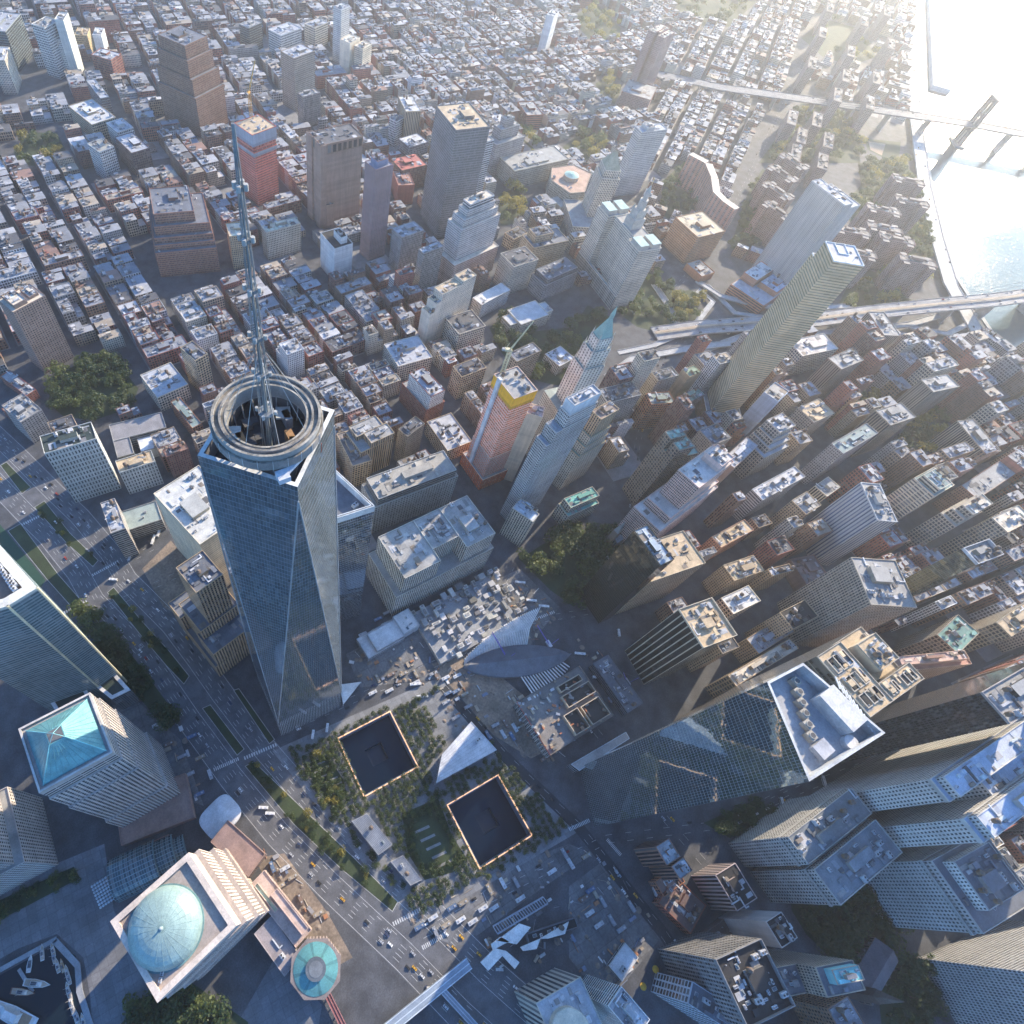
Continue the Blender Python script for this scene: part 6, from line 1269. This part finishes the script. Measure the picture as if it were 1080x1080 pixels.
TN={'the wooded triangle park':(46,12,(0,0,0,0,1)),'the wooded churchyard':(34,14,(0,0,0,0,1)),'the city hall park':(48,13,(0,0,0,1,1)),'the bridge-ramp park':(26,12,(0,1,1)),'the loop of yellow trees':(14,11,(2,1,2)),'the shaded churchyard':(34,13,(0,)),'the lower churchyard':(14,12,(0,)),'the riverside grove':(24,12,(0,0,1)),'the housing estate lawn':(22,12,(0,1)),'the estate by the yellow trees':(18,13,(0,1,2)),'the courtyard trees':(7,11,(1,2)),'the tunnel rotary':(18,11,(0,1,2)),'the court square trees':(10,14,(1,2)),'the long chinatown park':(22,14,(1,2)),'the avenue end park':(7,14,(1,2)),'the park behind the courts':(14,14,(0,1,2)),'the chatham corner trees':(9,13,(1,2)),'the yard by the mirror tower':(14,8,(0,)),'the slab estate lawn':(22,13,(0,1,2)),'the north estate lawn':(16,14,(0,1,2)),'the memorial planting':(20,5.5,(0,0,1,2)),'the corner plane trees':(8,10,(1,)),'the highway side trees':(26,10,(0,)),'the far east park':(30,15,(0,1)),'the long avenue strip':(22,12,(0,1,1)),'the promenade hedge':(30,5,(0,0,1)),'the east estate green':(260,12,(0,0,1,1,2))}
for k,(n,h,kk) in TN.items(): scatter(PKP[k],n,h,kk,k)
# regular grove on the memorial plaza
LWI=inset(LW[1],9)
PL=inset(pxp([(292,794),(462,719),(604,876),(440,972)]),3)
for i in range(-15,16):
    for j in range(-24,25):
        p=wtc(-4,6,i*7.1+rt_.uniform(-.4,.4),j*5.9+(i%2)*1.5+rt_.uniform(-.7,.7))
        if inside(p,PL) and not any(inside(p,q) for q in POOL) and rt_.random()<.93 and not inside(p,LWI) and not inside(p,pxp([(448,745),(470,722),(500,760),(470,785)])):
            TREES.append((p[0],p[1],rt_.uniform(4.2,5.3),rt_.choice((0,0,0,0,0,1)),'the memorial plaza'))
for L,n in ((MED[1],16),(MED[5],26),(MED[2],8)): scatter(pxp(L),n,4.5,(0,0,2),'the highway median',.8)
for a in ((140,-300),): pass
TREES.sort(key=lambda t:-t[2]/dist(t[0],t[1]))
KIND={0:'dark green',1:'leafy green',2:'yellowing'}
m_st=None; SV=[[],[]]; sc_v,sc_f=[],[]
vis=[t for t in TREES if seen(t[0],t[1],3,10)]
n_park=0
for i,(x,y,h,k,w) in enumerate(vis):
    c_,t_=TV[k][i%4]; plaza=w in ('the memorial plaza','the memorial planting')
    if plaza or n_park<300:
        n_park+=not plaza
        o=thing('plaza_tree' if plaza else 'tree','small round plaza tree planted in rows around the memorial pools' if plaza else f'{KIND[k]} broadleaf tree {"among" if "tree" in w else "in"} {w}','tree',(x,y,0.05),f'trees in {w}' if not plaza else 'rows of plaza trees',(i*2.4)%6.28); o.scale=(h,h,h*(.78 if plaza else 1.))
        share('trunk',t_,o); share('crown',c_,o)
    else: sc_v.append((x,y,h,k,i))
if sc_v:
    V,F,MI=[],[],[]
    for x,y,h,k,i in sc_v:
        me=TV[k][i%4][0]; n=len(me.vertices); co=np.empty(n*3); me.vertices.foreach_get('co',co); co=co.reshape(-1,3)*h+np.array((x,y,0)); b=len(V); V+=co.tolist(); nf=len(me.polygons); F+=[(b+4*q,b+4*q+1,b+4*q+2,b+4*q+3) for q in range(nf)]; MI+=[k]*nf
    me=bpy.data.meshes.new('distant_trees'); me.from_pydata(V,[],F); [me.materials.append(l) for l in LM]; me.polygons.foreach_set('material_index',MI); o=bpy.data.objects.new('distant_trees',me); COL.objects.link(o); tag(o,'the remaining street and park trees of the city, seen small','trees',None,'stuff')
# ================================================================== the ordinary city fabric
RG=random.Random(99)
WALLS=[('red brick',(.29,.10,.07),5),('dark brick',(.18,.085,.065),4),('brown',(.24,.145,.095),4),('tan',(.34,.26,.18),4),('cream',(.46,.41,.32),3),('grey stone',(.30,.29,.27),3),('white',(.58,.57,.54),2)]
ROOFS=[('white',(.42,.42,.42),2),('silver',(.27,.275,.285),7),('grey',(.22,.23,.25),6),('tar-black',(.08,.08,.085),4),('sandy',(.31,.26,.20),2),('rust',(.22,.13,.10),1)]
def pick(L,r): return r.choices(L,[a[2] for a in L])[0]
DIST=[ # picture polygon on the ground, bearing of the long side, block width, block length, street, lot width range, height range, style list
 ([(-60,150),(-60,560),(60,520),(215,500),(330,470),(420,300),(330,150)],24,60,98,13,(9,26),(15,34),('loft','punch','loft'),1),
 ([(-60,-60),(-60,150),(330,150),(410,110),(430,-60)],31,64,140,16,(8,24),(16,30),('loft','punch'),1),
 ([(430,-60),(410,110),(330,150),(420,300),(480,230),(600,240),(660,190),(700,90),(775,-60)],30,56,110,10,(7,18),(13,24),('apt','punch'),1),
 ([(775,-60),(700,90),(660,190),(700,250),(790,290),(830,190),(845,100),(905,-60)],84,50,170,12,(7.5,18),(15,24),('apt','punch'),1),
 ([(845,100),(905,-60),(960,-60),(968,60),(960,130),(905,125)],84,50,150,13,(10,24),(14,24),('apt','punch'),.6),
 ([(330,470),(420,300),(480,230),(540,300),(520,420),(560,520),(500,560),(340,560)],27,52,70,11,(10,20),(20,40),('loft','punch','pier'),1),
 ([(560,520),(620,440),(660,380),(740,340),(830,350),(860,520),(840,700),(740,760),(660,650)],36,50,62,9,(12,26),(28,84),('loft','punch','pier'),1),
 ([(830,350),(960,350),(1060,380),(1110,440),(1110,760),(960,770),(840,700),(860,520)],36,50,66,8,(10,26),(22,76),('loft','punch','pier'),1),
 ([(960,345),(1040,350),(1080,410),(1100,470),(1000,430)],36,52,72,9,(8,16),(13,20),('punch','apt'),1),
 ([(620,900),(690,870),(760,880),(790,1000),(740,1090),(690,1000)],28,44,60,12,(10,18),(10,26),('punch','loft'),1),
 ([(840,830),(1100,740),(1120,1100),(820,1100)],36,50,60,10,(12,22),(24,60),('punch','pier'),.8),
 ([(420,140),(560,120),(600,240),(480,240)],30,56,80,14,(12,24),(18,36),('loft','punch'),1),
 ([(480,230),(700,230),(700,300),(560,300)],36,50,60,12,(12,20),(16,30),('punch','loft'),.8),
]
LOTS=[]; PADS=[]
for poly,az,bw,blen,stw,lw,hr,sts,dens in DIST:
    P=pxp(poly); t=radians(az); e=(sin(t),cos(t)); f=(cos(t),-sin(t))
    us=[p[0]*e[0]+p[1]*e[1] for p in P]; vs=[p[0]*f[0]+p[1]*f[1] for p in P]
    u=min(us)+RG.uniform(0,40)
    while u<max(us):
        L=blen*RG.uniform(.8,1.2); v=min(vs)
        while v<max(vs):
            W=bw*RG.uniform(.9,1.1); cc=(e[0]*(u+L/2)+f[0]*(v+W/2),e[1]*(u+L/2)+f[1]*(v+W/2))
            if inside(cc,P) or any(inside((e[0]*a+f[0]*b,e[1]*a+f[1]*b),P) for a in (u,u+L) for b in (v,v+W)):
                nb=0; thr=[]; hb_=RG.uniform(*hr)
                for side in (0,1):
                    s=u
                    if side==1 and thr: s=max(thr)+.2 if thr[0]<=u+1 else u
                    while s<u+L-4:
                        w=min(RG.uniform(*lw),u+L-s)
                        if u+L-s-w<5: w=u+L-s
                        d=W*.5*RG.uniform(.86,.995); vc=v+d/2 if side==0 else v+W-d/2; uc=s+w/2
                        if side==0 and s<u+1 and w>14 and RG.random()<.6: d=W; vc=v+W/2; thr=[u,u+w]     # a block-deep corner building
                        q=(e[0]*uc+f[0]*vc,e[1]*uc+f[1]*vc)
                        if inside(q,P) and RG.random()<dens:
                            R=rect(q[0],q[1],d,w-.15,az)
                            if not any(blocked(x) for x in R+[q]) and seen(q[0],q[1],10,30):
                                h=(hb_*.72+RG.uniform(*hr)*.28)*(1.5 if RG.random()<.05 else 1)*(.75 if RG.random()<.14 else 1)
                                LOTS.append((R,q,h,RG.choice(sts),d,w,az)); nb+=1
                        s+=w
                if nb>2: PADS.append(rect(cc[0],cc[1],W+4,L+4,az))
            v+=W+stw
        u+=L+stw*.9
PADS=[p for p in PADS if not any(blocked(x) for x in p+[cen(p)])]
LOTS.sort(key=lambda l:-(l[4]*l[5]*.6+l[2]*(l[4]+l[5])*.5)/dist(*l[1],l[2])**2)
NEAR,FAR=LOTS[:300],LOTS[300:4600]
m=MB()
for i,p in enumerate(PADS): m.prism(p,.0,.10+.0006*i,(.19,.19,.19))
o=m.build('pavement',None,(0,0,0)); o['kind']='structure'
ORD=['nearest','second','third','fourth','fifth','sixth','seventh','eighth','ninth','tenth','eleventh','twelfth','thirteenth','fourteenth','fifteenth','sixteenth','seventeenth','eighteenth']
RPX=[(t,)+pix(x,y,20)+(x,y) for t,x,y in REFS]
def neighbour(x,y):
    t,px,py,rx,ry=min(RPX,key=lambda r:hypot(r[3]-x,r[4]-y)); a,b=pix(x,y,15); dx,dy=a-px,b-py
    d=('right of' if dx>0 else 'left of') if abs(dx)>abs(dy) else ('below' if dy>0 else 'beyond')
    return t,d,hypot(rx-x,ry-y)
class Namer:
    def __init__(s): s.items=[]
    def add(s,o,head,x,y): t,d,r=neighbour(x,y); s.items.append((o,head,t,d,r))
    def finish(s):
        cnt={}
        for o,head,t,d,r in sorted(s.items,key=lambda i:i[4]):
            k=(head,t,d); n=cnt.get(k,0); cnt[k]=n+1; l=f'{head}, {ORD[min(n,17)]} one {d} {t}'
            if len(l.split())>16: l=f'{head}, {ORD[min(n,17)]} {d} {t}'
            o['label']=l
NM=Namer()
def lot_shape(R,d,w,az,h,r):
    """main block, sometimes with a lower rear part"""
    if r.random()<.3 and d>12: return [(frac(R,.0,.62,0,1),0,h),(frac(R,.62,1,0,1),0,h*.55)]
    return [(R,0,h)]
for i,(R,q,h,st,d,w,az) in enumerate(NEAR):
    r=random.Random(i); wn,wc,_=pick(WALLS,r); rn,rc,_=pick(ROOFS,r)
    hs='low' if h<18 else ('mid-rise' if h<32 else 'tall'); nm='row_building' if h<32 else 'office_building'
    T=lot_shape(R,d,w,az,h,r); T.sort(key=lambda t:t[2])
    o=building(nm,'x','building',T,st,wc,'gl',rc,group='ordinary buildings of the street blocks',n=max(2,int(d*w/70)),seed=i,par=.9,ground=False,kinds=('cooling_unit','cooling_unit','vent','vent','skylight','water_tank'))
    NM.add(o,f'{hs} {wn} building with {rn} roof',*q)
m=MB()
for i,(R,q,h,st,d,w,az) in enumerate(FAR):
    r=random.Random(i+5000); wn,wc,_=pick(WALLS,r); rn,rc,_=pick(ROOFS,r); j=r.uniform(.85,1.15); wc=tuple(a*j for a in wc); j2=r.uniform(.75,1.2); rc=tuple(a*j2 for a in rc)
    for P,a,b in lot_shape(R,d,w,az,h,r): m.walls(P,a,b,st,wc,C['gl'],r.random()); m.cap(P,b,rc)
    # roof hatch, tanks and plant boxes
    for k in range(r.randint(3,8)):
        u,v=r.uniform(.04,.5),r.uniform(.06,.75); su,sv=r.uniform(.05,.25),r.uniform(.08,.3); Q=frac(R,u,min(.6,u+su),v,min(.95,v+sv)); cc=r.choice((wc,rc,rc,(.34,.345,.35),(.09,.09,.095),(.42,.42,.42),(.22,.21,.2),(.14,.14,.145))); m.prism(Q,h+.02,h+r.uniform(1.,3.4),cc)
    if r.random()<.28: a_=frac(R,r.uniform(.1,.5),.6,r.uniform(.1,.8),.9)[0]; m.cyl(*a_,h+2.2,h+5.6,1.7,7,(.2,.13,.09),1.7); m.cone(ngon(*a_,1.9,7),a_,h+5.6,h+6.8,(.13,.1,.08)); m.tube((*a_,h),(*a_,h+2.2),.8,4,(.12,.12,.12))
o=m.build('distant_buildings',None,(0,0,0)); tag(o,'the remaining thousands of low tenement and loft buildings filling the far street blocks','buildings',None,'stuff')

# ================================================================== vehicles
def car_mesh(col,L=4.6,W=1.9,H=1.45):
    m=MB(); g=(.03,.035,.04)
    m.box((0,0,.35),W,L,.55,0,col); m.frustum(rect(0,-.15,W*.92,L*.58,0),rect(0,-.25,W*.78,L*.40,0),.9,H,g); m.box((0,-.25,H),W*.76,L*.38,.06,0,col)
    for a in (-1,1):
        for b in (-1,1): m.box((a*W*.45,b*L*.31,0),.22,.62,.62,0,(.02,.02,.02))
    for a in (-.6,.6): m.box((a,L/2,.55),.35,.06,.2,0,(.6,.6,.55)); m.box((a,-L/2,.55),.35,.06,.2,0,(.35,.03,.02))
    o=m.build('car',None,(0,0,0)); me=o.data; bpy.data.objects.remove(o); return me
def bus_mesh(col,L=12.,W=2.6,H=3.1):
    m=MB(); m.box((0,0,.45),W,L,.9,0,col); m.box((0,0,1.35),W*.98,L*.985,1.0,0,(.03,.035,.045)); m.box((0,0,2.35),W,L,.7,0,col,(.66,.66,.65)); m.box((0,L*.2,3.05),1.5,2.,.25,0,(.5,.5,.5)); m.box((0,-L*.28,3.05),1.6,2.4,.3,0,(.55,.55,.55))
    for a in (-1,1):
        for b in (-.32,.3): m.box((a*W*.46,b*L,0),.3,1.,1.,0,(.02,.02,.02))
    o=m.build('bus',None,(0,0,0)); me=o.data; bpy.data.objects.remove(o); return me
CARS=[('white',car_mesh((.66,.66,.65)),5),('black',car_mesh((.018,.018,.02)),5),('silver',car_mesh((.36,.37,.39)),4),('yellow',car_mesh((.55,.29,.02)),3),('dark blue',car_mesh((.03,.045,.10)),2),('red',car_mesh((.30,.03,.025)),1)]
BUS=bus_mesh((.58,.59,.6)); TRK=bus_mesh((.62,.62,.6),8.5,2.5,3.0)
NC=Namer()
def put(me,name,head,cat,x,y,a,group,z=.06):
    o=bpy.data.objects.new(name,me); COL.objects.link(o); o.location=(x,y,z); o.rotation_euler=(0,0,-a); tag(o,'x',cat,group); NC.add(o,head,x,y); return o
rc=random.Random(77)
def traffic(P,offsets,n,where,z=.06,lo=0.,hi=1.):
    cum=[0.]
    for a,b in zip(P,P[1:]): cum.append(cum[-1]+hypot(b[0]-a[0],b[1]-a[1]))
    used=[]
    for _ in range(n*6):
        s=rc.uniform(lo,hi)*cum[-1]; off=rc.choice(offsets)
        if any(o==off and abs(s-t)<8 for t,o in used): continue
        i=max(k for k in range(len(P)-1) if cum[k]<=s); t=(s-cum[i])/(cum[i+1]-cum[i]); a,b=P[i],P[i+1]; dx,dy=b[0]-a[0],b[1]-a[1]; l=hypot(dx,dy)
        x,y=a[0]+dx*t-dy/l*off,a[1]+dy*t+dx/l*off; zz=z+(a[2]+(b[2]-a[2])*t if len(a)>2 else 0)
        if not seen(x,y,zz,5): continue
        used.append((s,off)); c=pick(CARS,rc); ang=atan2(dx,dy)+(pi if off>0 else 0)
        put(c[1],'car',f'{c[0]} car on {where}','car',x,y,ang,f'cars on {where}',zz)
        if len(used)>=n: break
traffic(WS,(-23,-19.7,-16.2,-12.7,12.7,16.2,19.7,23),96,'the highway')
traffic(SP['greenwich'],(-5,5,1.6),12,'the site street'); traffic(SP['bus street'],(-5,5,-1.7,1.7),16,'the bus street'); traffic(SP['broadway'],(-5,5,1.6,-1.6),14,'the avenue'); traffic(SP['liberty'],(-5,5),14,'the cross street'); traffic(SP['bway south'],(-5,5,1.6),12,'the canyon street')
traffic(SP['vesey'],(-5,5),9,'the northern cross street'); traffic(SP['pearl avenue'],(-5.5,-2,2,5.5),30,'the long diagonal avenue'); traffic(SP['murray'],(-3.,3.),4,'the side street'); traffic(SP['park row'],(-4,4),8,'the park road')
traffic(dense(BBP,40),(-11,-8,-5,5,8,11),44,'the stone bridge',.05); traffic(dense(FDR,40),(-10,-6.5,-3,3,6.5,10),30,'the river viaduct',.05); traffic(dense(MBP,40),(-13,-9,9,13),14,'the suspension bridge',.05)
for px,ang,where in (((548,615),150,'bus street'),((560,634),150,'bus street'),((573,640),150,'bus street'),((611,690),150,'bus street'),((630,715),150,'bus street'),((138,587),62,'side street'),((162,570),62,'side street'),((168,562),62,'side street'),((445,735),140,'site street'),((438,722),140,'site street'),((664,412),8,'avenue'),((664,432),8,'avenue'),((690,940),45,'cross street'),((868,825),60,'canyon street'),((824,848),60,'canyon street')):
    x,y=at(*px); put(BUS,'bus',f'white single-deck bus on the {where}','bus',x,y,radians(ang),'white buses')
for px,ang in (((345,768),62),((330,775),62),((278,852),-32),((285,858),-32),((455,1042),-35),((120,612),-30),((640,590),60),((652,668),60)):
    x,y=at(*px); put(TRK,'truck','white box truck','truck',x,y,radians(ang),'white trucks')
# site huts and trailers
def hut(col):
    m=MB(); m.box((0,0,.4),3.,9.,2.6,0,col); m.box((0,2.6,3.),1.2,1.4,.5,0,(.4,.4,.4)); [m.box((1.52,y,1.5),.06,1.2,.9,0,(.04,.05,.06)) for y in (-3,-.6,2.2)]; m.box((0,-2.6,3.),1.4,1.2,.35,0,(.3,.3,.3)); m.box((0,0,0),2.,7.,.4,0,(.1,.1,.1)); o=m.build('hut',None,(0,0,0)); me=o.data; bpy.data.objects.remove(o); return me
HUT=[('white',hut((.48,.49,.5))),('grey',hut((.26,.27,.29))),('grey',None),('white',None),('brown',hut((.17,.12,.095))),('blue',hut((.10,.16,.26))),('tan',hut((.28,.235,.175)))]
HUT[2]=HUT[1]; HUT[3]=HUT[0]
def huts(L,n,where):
    P=pxp(L); xs=[p[0] for p in P]; ys=[p[1] for p in P]; got=[]
    for _ in range(n*30):
        p=(rc.uniform(min(xs),max(xs)),rc.uniform(min(ys),max(ys)))
        if inside(p,P) and all(hypot(p[0]-q[0],p[1]-q[1])>9 for q in got):
            got.append(p); h=rc.choice(HUT); put(h[1],'site_trailer',f'{h[0]} site trailer {where}','trailer',p[0],p[1],radians(TH+rc.choice((0,90,90))),f'site trailers {where}',.06)
            if len(got)>=n: break
huts([(440,975),(600,893),(625,903),(545,950),(460,1000)],18,'along the southern site'); huts([(380,712),(470,690),(470,712),(395,735)],9,'by the skyscraper plaza'); huts([(455,712),(475,700),(500,745),(480,765)],9,'at the plaza corner'); huts([(175,775),(215,770),(225,830),(200,845)],8,'behind the highway'); huts([(600,935),(635,915),(690,985),(640,1010)],8,'in the dark yard'); huts([(505,770),(530,755),(580,805),(555,815)],7,'below the concrete floor'); huts([(275,915),(300,905),(350,975),(330,985)],6,'on the bare ground'); huts([(420,640),(430,650),(380,680),(372,665)],6,'behind the train hall')
# loose building material on the sites: piles, planks, pipes, containers, too many to count
rs=random.Random(31); mb=MB()
for L,n in (([(470,712),(500,690),(560,742),(602,722),(640,762),(575,812),(520,775)],170),([(400,985),(470,940),(560,905),(600,890),(625,900),(560,945),(470,1000)],150),([(365,690),(430,655),(470,700),(455,722),(380,725)],110),([(600,935),(640,905),(700,985),(640,1060),(600,1010)],110),([(548,610),(590,650),(560,680),(530,660)],60),([(268,905),(300,900),(345,962),(372,1010),(350,1022),(318,985),(290,945)],70),([(500,1030),(520,960),(600,945),(612,975),(560,1025)],90),([(150,745),(190,760),(220,840),(195,850)],60),([(450,712),(475,695),(512,760),(470,775)],50),([(600,640),(640,690),(660,740),(640,760),(600,720)],40)):
    P=pxp(L); xs=[p[0] for p in P]; ys=[p[1] for p in P]; k=0
    while k<n:
        p=(rs.uniform(min(xs),max(xs)),rs.uniform(min(ys),max(ys))); k+=1
        if not inside(p,P): continue
        c_=rs.choice(((.42,.42,.42),(.30,.25,.19),(.20,.14,.10),(.12,.12,.125),(.5,.5,.49),(.34,.16,.08),(.16,.2,.28),(.38,.33,.25),(.24,.24,.25))); t=rs.random(); az=TH+rs.choice((0,90,90,0,rs.uniform(0,180)))
        if t<.5: mb.box((*p,.06),rs.uniform(.8,3.5),rs.uniform(1,7),rs.uniform(.3,2.4),az,c_)
        elif t<.75: d=(sin(radians(az))*rs.uniform(4,11),cos(radians(az))*8); mb.tube((*p,.4),(p[0]+d[0],p[1]+d[1],.4),rs.uniform(.15,.4),5,c_)
        else: mb.cone(ngon(*p,rs.uniform(1.,3.2),7),p,.05,rs.uniform(.6,1.8),(.20,.16,.125))
o=mb.build('building_material',None,(0,0,0)); tag(o,'loose planks, pipes, crates and rubble heaps strewn over the building sites','building material',None,'stuff')
NC.finish(); NM.finish()
# ================================================================== marina boats and parasols
def boat_mesh(L,W,col,cab,sail=False):
    m=MB(); H=[(0,-.5),(.42,-.5),(.5,-.1),(.36,.25),(0,.5),(-.36,.25),(-.5,-.1),(-.42,-.5)]; P=[(a*W,b*L) for a,b in H]; Q=[(a*W*.72,b*L*.92) for a,b in H]; m.frustum(ccw(Q),ccw(P),-.2,W*.34,col); m.cap([(a*.86,b*.9) for a,b in ccw(P)],W*.34+.02,(.40,.33,.25) if sail else (.52,.52,.5))
    z=W*.34+.03
    m.frustum(rect(0,-L*.04,W*.6,L*.42,0),rect(0,-L*.07,W*.5,L*.32,0),z,z+W*.26,cab); m.box((0,-L*.1,z+W*.26),W*.4,L*.2,W*.12,0,(.05,.06,.08))
    if sail: m.tube((0,L*.08,z),(0,L*.08,z+L*.95),.07,5,(.6,.6,.6)); m.tube((0,L*.08,z+W*.4),(0,-L*.38,z+W*.4),.09,5,(.35,.37,.42))
    if L>25: m.frustum(rect(0,-L*.1,W*.52,L*.28,0),rect(0,-L*.12,W*.42,L*.2,0),z+W*.3,z+W*.6,cab); m.box((0,-L*.30,z),W*.7,L*.2,.2,0,(.3,.2,.13)); m.tube((0,-L*.1,z+W*.6),(0,-L*.12,z+W*1.0),.2,5,(.7,.7,.7))
    o=m.build('boat',None,(0,0,0)); me=o.data; bpy.data.objects.remove(o); return me
BW=(.62,.63,.62)
def boat(px,L,W,ang,col,cab,label,sail=False,name='sailing_boat',group=None):
    o=bpy.data.objects.new(name,boat_mesh(L,W,col,cab,sail)); COL.objects.link(o); o.location=(*at(*px),.1); o.rotation_euler=(0,0,-radians(ang)); tag(o,label,'boat',group)
boat((8,1066),52,11,-14,(.62,.63,.64),(.55,.56,.57),'large white motor yacht at the marina edge, bottom left corner',name='motor_yacht')
boat((40,1037),21,5.6,152,BW,(.58,.59,.58),'white sailing yacht with a long pale deck at the pontoon in mid-basin',True)
boat((25,1046),19,5.,152,(.16,.07,.05),(.5,.48,.45),'dark red wooden sailing boat beside the white sailing yacht',True)
boat((32,1016),12,4,50,BW,(.12,.13,.15),'white motor launch moored at the upper left pontoon',name='motor_launch'); boat((45,1004),12,3.4,38,BW,(.5,.5,.5),'white sloop at the upper pontoon corner',True)
SM=[(56,1001),(57,1009),(61,1018),(66,1018),(71,1025),(73,1031),(72,1043),(74,1048),(75,1056),(77,1063),(80,1070),(82,1073),(88,1076)]
ME=[boat_mesh(11,3.2,BW,(.5,.52,.54),True),boat_mesh(10,3.,(.56,.57,.58),(.3,.34,.4),True),boat_mesh(11,3.,(.20,.12,.07),(.36,.25,.15),True)]
for i,p in enumerate(SM):
    k=2 if i in (3,) else i%2; o=bpy.data.objects.new('small_sailing_boat',ME[k]); COL.objects.link(o); o.location=(*at(*p),.1); o.rotation_euler=(0,0,-radians(28))
    tag(o,'brown wooden sailing boat among the small white ones along the right pontoon' if k==2 else f'small {"white" if k==0 else "grey-white"} sailing boat, {ORD[i]} from the corner along the right pontoon'.replace('nearest from the corner','closest to the corner'),'boat','small sailing boats along the right pontoon')
PAR=MB(); PAR.cone(ngon(0,0,1.08,8),(0,0),2.3,2.8,(.50,.53,.56)); PAR.cap(ngon(0,0,1.05,8),2.28,(.4,.42,.45)); po=PAR.build('canopy',None,(0,0,0)); pm=po.data; bpy.data.objects.remove(po); PL2=MB(); PL2.tube((0,0,0),(0,0,2.4),.06,5,(.3,.3,.3)); po=PL2.build('pole',None,(0,0,0)); ppm=po.data; bpy.data.objects.remove(po)
a,b,d=at(98,935),at(115,924),at(107,957)
for i in range(7):
    for j in range(8):
        x,y=a[0]+(b[0]-a[0])*i/6+(d[0]-a[0])*j/7,a[1]+(b[1]-a[1])*i/6+(d[1]-a[1])*j/7
        o=thing('parasol','pale round parasol in the tight grid on the promenade beside the glass vault','parasol',(x,y,.05),'promenade parasols'); share('canopy',pm,o); share('pole',ppm,o)
for px,l in (((690,1022),'upper'),((677,1040),'lower')):
    m=MB(); x,y=at(*px); o=thing('parasol',f'large yellow round parasol in the dark yard, {l} of two','parasol',(x,y,.05)); m.cone(ngon(x,y,2.9,12),(x,y),2.6,3.6,(.55,.30,.03)); m.cap(ngon(x,y,2.8,12),2.58,(.4,.2,.02)); m.build('canopy',o); m=MB(); m.tube((x,y,0),(x,y,2.7),.08,5,(.3,.3,.3)); m.build('pole',o)

# ================================================================== air, light, camera
SUN_AZ,SUN_EL=98.,24.
def haze():
    m,nt,N,L=newmat('haze_air'); out=N.new('ShaderNodeOutputMaterial'); v=N.new('ShaderNodeVolumePrincipled'); v.inputs['Color'].default_value=(1.,.97,.93,1); v.inputs['Density'].default_value=HAZE_D; v.inputs['Anisotropy'].default_value=HAZE_G; L.new(v.outputs[0],out.inputs['Volume'])
    b=MB(); b.prism([(-5100,-5100),(6100,-5100),(6100,6100),(-5100,6100)],-17,640,(1,1,1)); o=b.build('haze',None,(0,0,0),mats=[m]); tag(o,'thin bluish morning haze lying over the whole city','haze',None,'stuff')
HAZE_D,HAZE_G=.000088,.66
haze()
w=bpy.data.worlds.new('World'); SC.world=w; w.use_nodes=True; nt=w.node_tree; bg=nt.nodes['Background']; sk=nt.nodes.new('ShaderNodeTexSky'); sk.sky_type='NISHITA'; sk.sun_disc=False; sk.sun_elevation=radians(SUN_EL); sk.sun_rotation=radians(SUN_AZ); sk.altitude=100; sk.air_density=1.; sk.dust_density=1.; sk.ozone_density=1.5
tm=nt.nodes.new('ShaderNodeMix'); tm.data_type='RGBA'; tm.blend_type='MULTIPLY'; tm.inputs['Factor'].default_value=1.; tm.inputs[7].default_value=(.47,.84,1.28,1); nt.links.new(sk.outputs[0],tm.inputs[6]); nt.links.new(tm.outputs[2],bg.inputs[0]); bg.inputs[1].default_value=.15
sl_=bpy.data.lights.new('sun','SUN'); sl_.energy=5.; sl_.angle=radians(.5); sl_.color=(1.,.83,.61); so=bpy.data.objects.new('sun',sl_); COL.objects.link(so)
ds=Vector((sin(radians(SUN_AZ))*cos(radians(SUN_EL)),cos(radians(SUN_AZ))*cos(radians(SUN_EL)),sin(radians(SUN_EL)))); so.rotation_euler=ds.to_track_quat('Z','Y').to_euler(); so.location=(0,0,900)
cd=bpy.data.cameras.new('camera'); co=bpy.data.objects.new('camera',cd); COL.objects.link(co); SC.camera=co
cd.sensor_width=36; cd.lens=FPX/1080*36; cd.shift_x=(540-CX)/1080; cd.shift_y=(CY-540)/1080; cd.clip_end=20000; cd.clip_start=1.
from mathutils import Matrix
co.matrix_world=Matrix(((M3[0][0],M3[1][0],-M3[2][0],CAM[0]),(M3[0][1],M3[1][1],-M3[2][1],CAM[1]),(M3[0][2],M3[1][2],-M3[2][2],CAM[2]),(0,0,0,1)))
vs=SC.view_settings; vs.view_transform='Standard'; vs.look='None'; vs.gamma=1; vs.exposure=1.27
SC.cycles.max_bounces=8; SC.cycles.diffuse_bounces=5; SC.cycles.glossy_bounces=3; SC.cycles.volume_bounces=1; SC.cycles.transparent_max_bounces=4
SC.cycles.use_denoising=True
